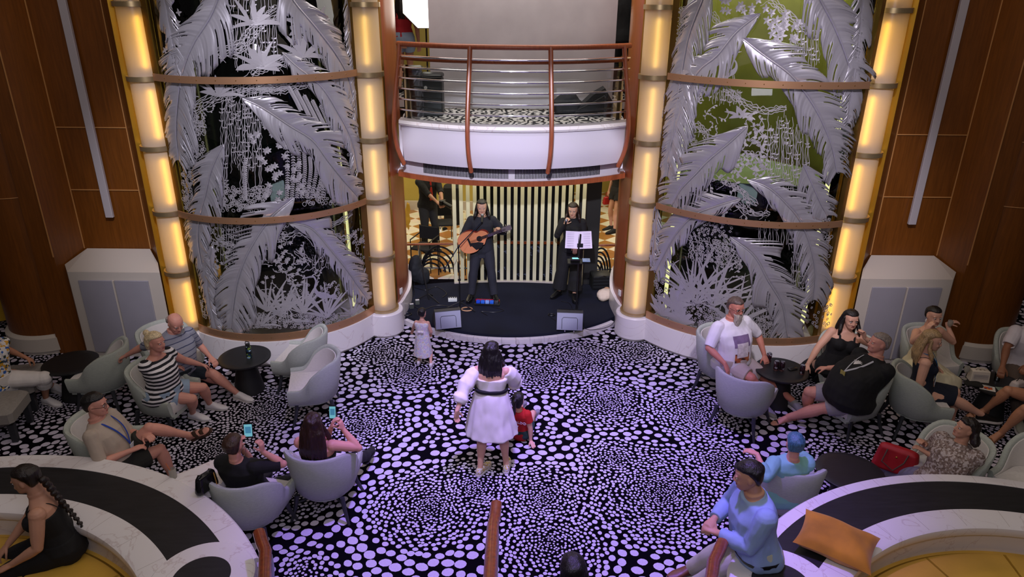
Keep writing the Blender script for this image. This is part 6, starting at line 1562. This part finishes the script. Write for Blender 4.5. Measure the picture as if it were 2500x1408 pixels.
# floor gear
p = Z(1190, 742, .13); e = T('pedalboard', p, -3, 'pedalboard with red and blue effect pedals on the stage floor', 'pedalboard')
MB().box((0, 0, .015), (.42, .16, .03), bev=.005).build('board', BLACK, e); MB().box((0, .055, .045), (.40, .035, .035), bev=.004).build('red_bar', mat('red_anodised', '#c3202c', .35, .3), e)
for k, cc in enumerate(('#1d49c8', '#2a66d8', '#7ea3e8', '#2a2a33', '#3b3b44')): MB().box((-.15+.075*k, -.02, .05), (.065, .075, .045), bev=.005).build('pedal', mat('pedal_'+cc[1:3]+'x', cc, .35), e)
for k in range(6): MB().lathe([(.006, 0), (.006, .02)], (-.17+.068*k, .055, .062), 8).build('knob', CHROME, e)
p = Z(1105, 734, .13); e = T('white_pedalboard', p, 6, 'small white pedal unit beside the left microphone stand', 'effects pedal')
MB().box((0, 0, .025), (.15, .10, .05), bev=.006).build('box', mat('white_enamel', '#cfd6cf', .35), e)
for k in range(4): MB().lathe([(.009, 0), (.009, .02)], (-.055+.036*k, .02, .05), 10).build('knob', BLACK, e)
p = Z(1113, 758, .13); e = T('effects_box', p, 25, 'effects box with a lit cyan display behind the left monitor', 'effects box')
MB().box((0, 0, .02), (.16, .10, .04), bev=.005).build('box', BLACK, e); MB().box((0, 0, .042), (.09, .035, .003)).build('display', mat('cyan_screen', (0, 0, 0), emit=(.25, .8, .9), es=1.6), e)
def coil(p, r, n, m, label, name='coiled_cable', flat=.004, grp='coiled cables'):
    q = MB(); pts = []
    for i in range(n*18+1):
        a = 2*PI*i/18; rr = r*(1+.10*math.sin(i*.37)); pts.append((rr*math.cos(a)*1.05, rr*math.sin(a)*.85, .006+.004*(i/18 % 3)))
    q.tube(pts, .006, 6); o = q.build(name, m); o.location = p; return tag(o, label, 'cable', grp)
coil(Z(1139, 756, .13), .085, 4, mat('tan_cable', '#b98f68', .6), 'coiled tan cable on the stage beside the pedalboard')
coil(Z(993, 768, .13), .07, 4, BLACK, 'coiled black cable at the left front corner of the stage')
coil(Z(1346, 770, .13), .05, 3, BLACK, 'coiled black cable behind the right stage monitor')
coil(Z(1506, 758, .13), .06, 3, BLACK, 'tangled black cable at the right front corner of the stage')
def cable(pts, label, m=BLACK, r=.005, z=.137):
    P = [Z(u, v, z) for u, v in pts]; o0 = P[0].copy(); q = MB().tube([p-o0 for p in spline(P, 6)], r, 6); o = q.build('floor_cable', m); o.location = o0; tag(o, label, 'cable', 'loose cables on the stage')
cable([(1345, 775), (1370, 790)], 'loose black cable to the right monitor'); cable([(1412, 792), (1440, 805), (1490, 795), (1503, 770), (1500, 740)], 'black cable looping from the right monitor to the right wing')
cable([(1000, 740), (1030, 755), (1070, 745), (1120, 752)], 'black cable running from the left wing to the left microphone stand'); cable([(1005, 700), (1040, 708), (1065, 700), (1090, 715), (1080, 726)], 'black cable lying at the left back of the stage'); cable([(1200, 748), (1230, 757), (1205, 762), (1175, 760), (1190, 770)], 'black cable with a white plug in front of the pedalboard')
cable([(1370, 735), (1392, 742), (1400, 765)], 'thin black cable by the foot of the music stand'); cable([(990, 760), (1000, 735), (1012, 715), (1004, 690)], 'black cable beside the left marble base')
# outlets and panels on the wings
for sx, u, v in ((0, 978, 712), (1, 1510, 716)):
    x = (-1.765, -.05+1.765)[sx]; o_ = T('power_outlet', (x+(.012 if not sx else -.012), 10.32, .56), (68 if not sx else -68), ('white power socket on the left stage wing', 'white power socket with plugs on the right stage wing')[sx], 'socket', 'wall sockets')
    MB().box((0, 0, 0), (.07, .02, .10), bev=.004).build('plate', mat('white_plastic', '#d8d4d0', .4), o_); MB().box((0, -.012, 0), (.035, .01, .05)).build('insert', mat('white_plastic', '#d8d4d0', .4), o_)
# keyboard case stack, bag, chairs, black-covered gear
p = Z(1465, 700, .13); e = T('equipment_case', p, 6, 'flat black ribbed equipment case behind the singer', 'case')
MB().box((0, 0, .13), (.34, .30, .26), bev=.015).build('body', mat('case_black', '#15181a', .5), e)
for k in range(4): MB().box((0, -.155, .04+.06*k), (.32, .012, .02)).build('rib', BLACK, e)
MB().tube([(-.06, -.16, .26), (0, -.18, .28), (.06, -.16, .26)], .008, 6).build('handle', BLACK, e)
p = Z(1476, 730, .13); e = T('backpack', p, 20, 'cream cloth backpack lying on the stage by the right wing', 'bag')
q = MB().ell((0, 0, .09), (.15, .12, .10), 14).ell((-.04, -.05, .07), (.11, .09, .075), 12); remesh(q, 'body', C('cream_canvas', '#c9b9a4'), e, .01, 3, .008)
MB().ell((.05, .04, .17), (.05, .04, .03), 12).build('top_flap', C('tan_canvas', '#a08060'), e)
for k in range(3): MB().tube([(.08+.03*k, -.06, .16), (.15+.02*k, -.11, .08), (.10+.03*k, -.13, .02)], [(.012, .004)]*3, 6).build('strap', C('tan_canvas', '#a08060'), e)
p = Z(1018, 692, .13); e = T('covered_equipment', p, 0, 'black cloth covered equipment heaped in the left back corner of the stage', 'equipment')
q = MB().ell((-.02, .05, .26), (.13, .16, .26), 14).ell((.10, .02, .14), (.14, .14, .16), 14); remesh(q, 'cover', C('black_cover', '#0d1118'), e, .015, 4, .02)
p = Z(1050, 735, .13); e = T('folded_stand', p, 0, 'folded black tripod stand on the left of the stage', 'stand')
MB().tube([(-.13, .12, .62), (-.02, .02, .03)], .012, 8).build('pole', BLACK, e)
for dx, dy in ((-.22, .05), (.16, -.10), (.02, .22)): MB().tube([(-.03, .03, .12), (dx, dy, .01)], .009, 8).build('leg', BLACK, e)
for k, (u, v) in enumerate(((1005, 752), (1019, 742))):
    p = Z(u, v, .13); e = T('connector_box', p, 15, ('small grey connector box by the left marble base', 'small grey connector box farther back by the left wing')[k], 'box', 'connector boxes'); MB().box((0, 0, .04), (.07, .07, .08), bev=.004).build('box', mat('grey_box', '#4b5048', .5), e); MB().box((0, -.02, .085), (.06, .02, .012)).build('plug', mat('white_plastic', '#d8d4d0', .4), e)
# stacking chairs in the hall behind the stage
for k, (u, v, rz) in enumerate(((1082, 592, 10), (1040, 655, -20))):
    p = Z(u, v, .02); e = T('stacking_chair', (p.x, p.y, .02), rz, ('black stacking chair in the hall beside the photographer', 'black chair with thin arms behind the iron balustrade')[k], 'chair', 'black stacking chairs')
    MB().box((0, 0, .44), (.42, .42, .04), bev=.01).build('seat', BLACKM, e); MB().box((0, .2, .66), (.42, .03, .26), bev=.01).build('backrest', BLACKM, e)
    for sx in (-1, 1):
        for sy in (-1, 1): MB().tube([(sx*.2, sy*.2, 0), (sx*.2, sy*.2, .62 if sy < 0 else .8)], .011, 6).build('leg', BLACK, e)
        MB().tube([(sx*.2, -.2, .62), (sx*.2, .18, .64)], .012, 6).build('armrest', BLACK, e)
e = T('queue_post', Z(1076, 560, .02), 0, 'chrome queue post in the hall behind the slats', 'post')
MB().lathe([(.15, 0), (.15, .02), (.02, .05)], n=24).build('base', CHROME, e); MB().lathe([(.025, .05), (.025, .95), (.04, .96), (.04, 1.0)], n=16).build('post', CHROME, e)
e = T('black_suitcase', Z(1108, 545, .02), 0, 'black upright suitcase behind the slats', 'suitcase'); MB().box((0, 0, .45), (.42, .3, .9), bev=.04).build('shell', BLACKM, e); MB().tube([(-.1, 0, .9), (-.1, 0, 1.0), (.1, 0, 1.0), (.1, 0, .9)], .01, 6).build('handle', CHROME, e)
e = T('hanging_cloth', Y(995, 500, 14.5), 0, 'mustard cloth hanging at the left edge of the hall opening', 'cloth'); o_ = e
q = MB().ell((0, 0, -.25), (.05, .05, .32), 12); remesh(q, 'cloth', C('mustard_cloth', '#b48a20'), e, .02, 2, .04)
# camera with flash of the photographer, red bag
a = (FP.wr[0]+FP.wr[1])/2+FP.f*.12; e = T('camera', a, 55, 'black camera with long lens in the hands of the photographer', 'camera'); MB().box((0, 0, 0), (.14, .07, .10), bev=.01).build('body', BLACK, e); MB().tube([(0, -.03, 0), (0, -.24, -.06)], [.04, .045], 14).build('lens', BLACK, e)
a = RB+V((.0, 0, -.16)); e = T('handbag', a, 10, 'red handbag carried in the hall behind the right wing', 'bag', 'red bags'); MB().box((0, 0, -.06), (.26, .12, .18), tp=(.8, .7), bev=.02).build('body', C('red_leather', '#a11a1a', rough=.4), e); MB().tube([(-.07, 0, .02), (-.05, 0, .12), (.05, 0, .12), (.07, 0, .02)], .008, 6).build('handle', C('red_leather', '#a11a1a'), e)
# ---- balcony things
e = T('photo_backdrop', (.12, 10.95, 3.285), 0, 'large grey mottled studio backdrop hanging on the balcony', 'backdrop')
q = MB(); rows = []
for i in range(25):
    x = -1.36+2.72*i/24; rows.append([V((x, .03*math.sin(i*.8)*.4, .02)), V((x, .02*math.sin(i*.8), 1.2)), V((x, 0, 2.9)), V((x, .02, 2.9)), V((x, .02+.02*math.sin(i*.8), 1.2)), V((x, .02+.03*math.sin(i*.8)*.4, .02))])
q.rings(rows); q.build('cloth', mat('grey_backdrop_cloth', '#a59ea2', .85, noise_s=2.2, noise_a=.09), e)
MB().tube([(-1.4, .02, 2.9), (1.4, .02, 2.9)], .02, 8).build('crossbar', BLACK, e)
for k, (u, v, yy, rz) in enumerate(((1042, 6, 12.4, 12), (1488, 58, 13.4, -20))):
    p = Y(u, v, yy); e = T('studio_softbox', (p.x, p.y, p.z), rz, ('glowing octagonal studio softbox left of the grey backdrop', 'glowing white studio softbox right of the grey backdrop')[k], 'softbox', 'studio softboxes')
    R_ = .42 if k == 0 else .36
    ring = [V((R_*math.cos(2*PI*j/8+.39), 0, R_*math.sin(2*PI*j/8+.39))) for j in range(8)]
    MB().rings([[r+V((0, -.0, 0)) for r in ring], [r+V((0, .02, 0)) for r in ring]]).build('diffuser', mat('softbox_glow', (1, 1, 1), emit=(1, .93, .82), es=2.6), e, smooth=False)
    MB().rings([[r*1.03+V((0, .03, 0)) for r in ring], [r*.25+V((0, .35, 0)) for r in ring]]).build('shell', BLACKM, e, smooth=False)
    MB().tube([(0, .3, 0), (0, .3, 3.3-p.z)], .014, 8).build('stand_pole', BLACK, e)
for k, (x, y, w, h, lb) in enumerate(((-1.42, 10.35, .24, .62, 'tall black equipment case on the balcony by the left post'), (-1.16, 10.45, .30, .52, 'black lidded bin with round white sticker beside the tall case on the balcony'))):
    e = T('balcony_case', (x, y, 3.285), 0, lb, 'case', 'balcony cases'); MB().box((0, 0, h/2), (w, .3, h), bev=.015).build('body', mat('case_black', '#15181a', .5), e); MB().box((0, 0, h+.03), (w*1.04, .32, .07), bev=.02).build('lid', BLACK, e)
    if k: MB().lathe([(.024, 0), (.024, .004)], (-.08, -.155, .40), 16, M=Matrix.Rotation(PI/2, 3, 'X')).build('sticker', mat('white_plastic', '#d8d4d0', .4), e)
e = T('equipment_bag', (.78, 10.55, 3.285), 0, 'black duffel bag lying open on the balcony floor', 'bag', 'balcony bags'); q = MB().box((0, 0, .13), (.42, .28, .24), bev=.06).ell((.0, 0, .24), (.16, .12, .08)); remesh(q, 'body', C('black_nylon', '#15151a'), e, .015, 3, .015)
e = T('equipment_bag', (1.18, 10.55, 3.285), 0, 'big black angular bag leaning on the balcony floor, right of the duffel', 'bag', 'balcony bags'); q = MB(); q.rings([[V((x, -.14, z)), V((x, .14, z))][::1]+[V((x, .14, 0)), V((x, -.14, 0))] for x, z in ((-.30, .06), (-.05, .30), (.12, .40), (.30, .12))]); q.build('body', C('black_nylon', '#15151a'), e, ang=20)
MB().tube([(-.25, -.15, .1), (-.05, -.16, .2), (.12, -.16, .3)], .01, 6).build('strap', BLACK, e)
# ---- phones
def phone(p, d, lb, w=.075, h=.15, glow=1):
    e = empty('mobile_phone', p, 0, lb, 'phone', 'phones'); x = V((d.y, -d.x, 0)).normalized(); z = V((0, 0, 1))*.95+d*.25; z.normalize(); n = x.cross(z); M = Matrix((x, n, z)).transposed()
    mb = MB().box((0, 0, 0), (w, .009, h), bev=.003); mb.v = [tuple(M @ V(v)) for v in mb.v]; mb.build('case', BLACK, e)
    if glow:
        sg = -1 if n.dot(d) > 0 else 1
        for (nm, dx, dz, ww, hh, cc, es) in (('screen', 0, 0, w*.86, h*.80, (.16, .45, .55), .9), ('screen_image', .0, .005, w*.62, h*.42, (.05, .20, .34), .9)):
            mb = MB().box((dx, sg*(.0052 if nm == 'screen' else .0062), dz), (ww, .001, hh)); mb.v = [tuple(M @ V(v)) for v in mb.v]; mb.build(nm, mat('lit_'+nm, (0, 0, 0), emit=cc, es=es), e)
phone(Z(606, 1050, 1.12), (Z(606, 1050, 1.12)-V((0, 0, 5))).normalized().cross(V((1, 0, 0))).cross(V((-1, 0, 0)))*-1 if 0 else V((-.1, 1, 0)), 'phone with a lit screen held up by the short haired woman', .085, .15)
phone(Z(812, 1006, 1.14), V((0, 1, 0)), 'phone with a lit screen held up by the long haired woman', .07, .15)
e = T('mobile_phone', Z(40, 866, .66), 35, 'black phone on the lap of the man in a floral shirt', 'phone', 'phones'); MB().box((0, 0, 0), (.16, .08, .01), bev=.003).build('case', BLACK, e)
# ---- on the tables
def on(T_, u, v): return Z(u, v, .503)
e = T('water_bottle', on(0, 609, 872), 0, 'black and blue water bottle with flip spout on the round table', 'bottle')
MB().lathe([(.034, 0), (.036, .01), (.036, .15), (.028, .17)], n=24).build('body', blotch('bottle_print', ['#16324a', '#0d1116', '#9fc4d8', '#14181c', '#6f8a3a', '#111417'], 45, .3), e); MB().lathe([(.030, .17), (.030, .195), (.02, .2)], n=20).build('cap', BLACK, e)
MB().tube([(.02, 0, .2), (.025, 0, .225), (-.02, 0, .235), (-.03, 0, .20)], .006, 6).build('carry_loop', BLACK, e)
def can(u, v, lb):
    e = T('drink_can', on(0, u, v), rnd.uniform(0, 360), lb, 'can', 'drink cans')
    MB().lathe([(.024, 0), (.032, .008), (.033, .012), (.033, .112), (.027, .124), (.027, .126), (.024, .124)], n=24).build('body', blotch('can_print', ['#1b1014', '#241018', '#3a1420', '#8a8590', '#1a0f14', '#2a1018'], 38, .3), e)
    MB().lathe([(.0335, .002), (.0335, .012)], n=24).build('base_rim', mat('tin_copper', '#a8756c', .3, .8), e); MB().lathe([(.026, .124), (.026, .1275)], n=20).build('lid', CHROME, e)
can(1876, 882, 'dark drink can standing at the back of the table'); can(1894, 902, 'dark drink can, left one of the touching pair'); can(1908, 903, 'dark drink can, right one of the touching pair'); can(1957, 912, 'dark drink can under the hand of the dark haired woman')
e = T('folded_glasses', on(0, 1935, 901), 20, 'black folded glasses case with pale pattern on the round table', 'glasses case'); MB().box((0, 0, .012), (.13, .07, .024), bev=.01).build('case', BLACK, e)
e = T('lunch_box', Z(2386, 928, .503), -8, 'white vented takeaway box with handle on the right table', 'box', 'takeaway boxes')
MB().box((0, 0, .075), (.22, .13, .15), tp=(.94, .7), bev=.006).build('body', mat('cream_plastic', '#cfc4b4', .5), e); MB().tube([(-.06, 0, .15), (-.04, 0, .175), (.04, 0, .175), (.06, 0, .15)], [(.006, .012)]*4, 6).build('handle', mat('cream_plastic', '#cfc4b4', .5), e)
for k in range(7): MB().box((0, -.058-.0, .03+.013*k), (.17, .004, .002)).build('slot', GREYP, e)
for k in (-1, 0, 1): MB().ell((k*.05, -.0, .1505), (.012, .012, .002), 8).build('vent', mat('brown_hole', '#5a4030', .7), e)
e = T('handbag', Z(2482, 945, .503), 25, 'small white handbag at the right edge of the table', 'bag'); q = MB().box((0, 0, .05), (.20, .12, .10), tp=(.8, .7), bev=.02); remesh(q, 'body', C('white_leather', '#c9bcb6', rough=.5), e, .008, 2); MB().tube([(-.05, 0, .1), (0, 0, .13), (.05, 0, .1)], .005, 6).build('handle', BLACK, e)
e = T('dark_pouch', Z(2375, 941, .503), -12, 'black soft pouch on the table before the white box', 'pouch'); q = MB().box((0, 0, .022), (.20, .12, .04), bev=.015); remesh(q, 'body', C('black_leather2', '#15130f'), e, .008, 3, .006)
e = T('leaflet', Z(2410, 947, .504), -28, 'white leaflet with an orange and purple picture on the table', 'leaflet'); MB().box((0, 0, .002), (.17, .13, .003)).build('sheet', mat('white_paper2', '#d8d2ca', .6), e); MB().box((.01, -.01, .0038), (.09, .07, .001)).build('printed_picture', blotch('leaflet_print', ['#c8581c', '#d87a20', '#54306a', '#c04a20', '#d8c8b8'], 22, .5), e); MB().box((.0, .045, .0038), (.12, .008, .001)).build('printed_line', BLACK, e)
e = T('coaster', Z(2443, 950, .503), -10, 'grey green square coaster on the right table', 'coaster'); MB().box((0, 0, .004), (.09, .09, .008), bev=.003).build('tile', mat('sage_coaster', '#7c8a7a', .4), e)
e = T('glass_tumbler', Z(2433, 928, .503), 0, 'clear drinking glass with a can standing behind the white box', 'glass'); MB().lathe([(.03, 0), (.036, .10), (.034, .10), (.028, .006)], n=24).build('glass', GLASS, e); MB().lathe([(.028, .01), (.028, .12), (.022, .13)], n=20).build('silver_can', CHROME, e)
def wineglass(p, lb):
    e = T('wine_glass', p, 0, lb, 'glass', 'wine glasses'); MB().lathe([(.032, 0), (.03, .004), (.004, .008), (.004, .08), (.02, .095), (.034, .13), (.03, .175), (.028, .175), (.032, .13), (.018, .098)], n=24).build('glass', mat('pale_glass_rim', '#b8b4a8', .1, alpha=.55), e)
wineglass(Z(2354, 924, .503), 'empty wine glass with a straw on the right table'); wineglass(WD.wr[0]+V((.0, -.06, -.10)), 'wine glass held by the woman in the white dress')
# jar with straw on the counter, handbags
e = T('drink_jar', Z(424, 1165, .70), 0, 'glass jar with an orange straw on the marble counter', 'glass'); MB().lathe([(.03, 0), (.034, .01), (.034, .09), (.028, .10), (.026, .1), (.03, .085), (.028, .01)], n=20).build('jar', mat('pale_glass_rim', '#b8b4a8', .1, alpha=.55), e); MB().tube([(.0, 0, .02), (-.045, .0, .16)], .006, 8).build('straw', mat('orange_straw', '#c4704a', .5), e)
e = T('quilted_handbag', Z(507, 1196, .72), 60, 'black glossy handbag with gold chain on the counter beside the short haired woman', 'bag'); q = MB().box((0, 0, .10), (.24, .10, .20), tp=(.8, .6), bev=.03); remesh(q, 'body', mat('patent_black', '#0c0b0c', .18), e, .01, 2, .006)
q = MB()
for j in range(12): q.ell((.06, -.05-.002*j, .17-.014*j), (.008, .005, .009), 6)
q.build('gold_chain', GOLD, e)
e = T('red_tote_bag', Z(2190, 1120, .42), -38, 'red tote bag with brown strap beside the woman in a patterned cardigan', 'bag', 'red bags'); q = MB().box((0, 0, .0), (.46, .16, .30), tp=(.8, .7), bev=.03); remesh(q, 'body', C('red_canvas', '#a3101a', rough=.6), e, .012, 2, .006); MB().tube([(-.1, -.07, .12), (-.12, -.14, .0), (.0, -.17, -.05), (.08, -.12, .05), (.1, -.07, .13)], .008, 8).build('handle', mat('brown_leather', '#4a3228', .5), e); MB().ell((0, -.09, .07), (.012, .008, .012), 8).build('stud', GOLD, e)
e = T('yellow_chair', V((-8.0, 10.15, 0)), 150, 'mustard yellow tub chair behind the left wood pier', 'chair'); e.location.z = 0
rs = []
for t in range(17):
    a = PI*t/16; x, y = .33*math.cos(a), .33*math.sin(a); rs.append([V((x, y, .2)), V((x*1.08, y*1.08, .75)), V((x*.95, y*.95, .77)), V((x*.82, y*.82, .45))])
MB().rings(rs).build('shell', C('mustard_fabric', '#b89018'), e); MB().box((0, -.02, .4), (.54, .6, .12), bev=.03).build('seat', C('mustard_fabric', '#b89018'), e)
for sx in (-1, 1): MB().tube([(sx*.22, -.25, .35), (sx*.25, -.28, 0)], .02, 8).build('leg', CHL, e)
# printed design on the bearded man's shirt, emblem on the big man's shirt
c = BM.P+BM.u*.17*BM.H+BM.fc*(.12*BM.H*1.0+.05)
def decal(P, t, wd, ht, mname, m, off_=.003):
    """patch that follows the shirt front"""
    o = P.root; tgt = [x for x in bpy.data.objects if x.parent == o and x.name.startswith('shirt')][0]; N = 14; vs = []; fs = []
    import mathutils.bvhtree as bt
    bv = bt.BVHTree.FromPolygons([v.co for v in tgt.data.vertices], [tuple(p.vertices) for p in tgt.data.polygons])
    for i in range(N+1):
        for j in range(N+1):
            q = P.P-P.o+P.u*(t*P.H+ht*(i/N-.5))+P.lc*(wd*(j/N-.5))+P.fc*.6; h = bv.ray_cast(q, -P.fc)
            vs.append((h[0]+P.fc*off_) if h[0] else q-P.fc*.4)
    for i in range(N):
        for j in range(N): fs.append((i*(N+1)+j, i*(N+1)+j+1, (i+1)*(N+1)+j+1, (i+1)*(N+1)+j))
    return MB().add(vs, fs).build(mname, m, o, fix=False)
decal(BM, .20, .24, .14, 'purple_print', mat('purple_print', '#7d6788', .8, noise_s=9, noise_a=.3)); decal(BM, .085, .22, .12, 'sunset_print', blotch('sunset_print', ['#2a1a18', '#a0522c', '#c07040'], 16, kind='noise')); decal(BM, .14, .17, .19, 'badge_print', mat('pale_print', '#d6cdcb', .7, noise_s=30, noise_a=.2), .006)

q = MB(); P = [x for x in bpy.data.objects if x.type == 'EMPTY' and x.get('label', '').startswith('big man')][0]
BG_ = BIGM; n_ = BG_.fc
def onshirt(P, t, l):
    import mathutils.bvhtree as bt
    tgt = [x for x in bpy.data.objects if x.parent == P.root and x.name.startswith('shirt')][0]
    bv = bt.BVHTree.FromPolygons([v.co for v in tgt.data.vertices], [tuple(p.vertices) for p in tgt.data.polygons])
    h = bv.ray_cast(P.P-P.o+P.u*(t*P.H)+P.lc*l+P.fc*.6, -P.fc); return (h[0] or P.P-P.o)+P.fc*.004
for k in range(7):
    a = -.9+.3*k; c = onshirt(BG_, .235, -.03); e_ = onshirt(BG_, .235+.03*math.cos(a), -.03+.09*math.sin(a)); m_ = onshirt(BG_, .235+.03*math.cos(a)*.6+.008, -.03+.05*math.sin(a))
    q.tube([c, m_, e_], [(.002, .001), (.006, .0015), (.001, .001)], 6)
q.build('white_emblem', mat('white_print', '#e8e4e4', .6), BG_.root)
# ================================================================ LIGHT
w = bpy.data.worlds.new('hall'); sc.world = w; w.use_nodes = True
w.node_tree.nodes['Background'].inputs[0].default_value = (.5, .42, .42, 1); w.node_tree.nodes['Background'].inputs[1].default_value = .10
def area(name, loc, tgt, e, sx, sy, col, spread=PI):
    l = bpy.data.lights.new(name, 'AREA'); l.shape = 'RECTANGLE'; l.size = sx; l.size_y = sy; l.energy = e; l.color = col; l.spread = spread
    o = bpy.data.objects.new(name, l); COL.objects.link(o); o.location = loc; o.rotation_euler = (V(tgt)-V(loc)).to_track_quat('-Z', 'Y').to_euler(); return o
def spot(name, loc, tgt, e, ang, col, blend=.3, r=.08):
    l = bpy.data.lights.new(name, 'SPOT'); l.energy = e; l.spot_size = math.radians(ang); l.spot_blend = blend; l.color = col; l.shadow_soft_size = r
    o = bpy.data.objects.new(name, l); COL.objects.link(o); o.location = loc; o.rotation_euler = (V(tgt)-V(loc)).to_track_quat('-Z', 'Y').to_euler(); return o
area('ceiling_glow', (0, 4.5, 9.0), (0, 7, 0), 200, 14, 6, (1, .84, .74))
spot('stage_key', (-.2, 1.6, 6.0), (0.0, 10.6, 1.8), 2600, 24, (.86, .84, 1), .25)
spot('purple_floor', (.6, 5.6, 8.8), (.55, 5.9, 0), 3300, 50, (.33, .18, 1), .8, .2)
spot('violet_mid', (-.2, 4.0, 8.6), (-.1, 8.6, 0), 1750, 42, (.56, .50, 1), .8, .2)
spot('left_wash', (-1.5, 3.0, 8.0), (-3.4, 9.4, 2.4), 1900, 33, (.85, .82, 1), .6, .2)
spot('right_wash', (1.5, 3.0, 8.0), (3.4, 9.4, 2.4), 1900, 33, (.9, .82, 1), .6, .2)
area('under_balcony', (0, 11.3, 2.37), (0, 11.75, 0), 16, 2.8, .25, (1, .93, .72))
area('front_fill', (0, .6, 5.6), (0, 10.5, 2.2), 90, 3, 1, (.92, .88, 1))
area('hall_light', (0, 14.6, 2.75), (0, 14.6, 0), 220, 10, 4, (1, .9, .68))
area('balcony_light', (0, 10.6, 6.4), (0, 11.6, 3.3), 130, 4, 2, (1, .93, .86))
bpy.data.scenes.remove(TMP)
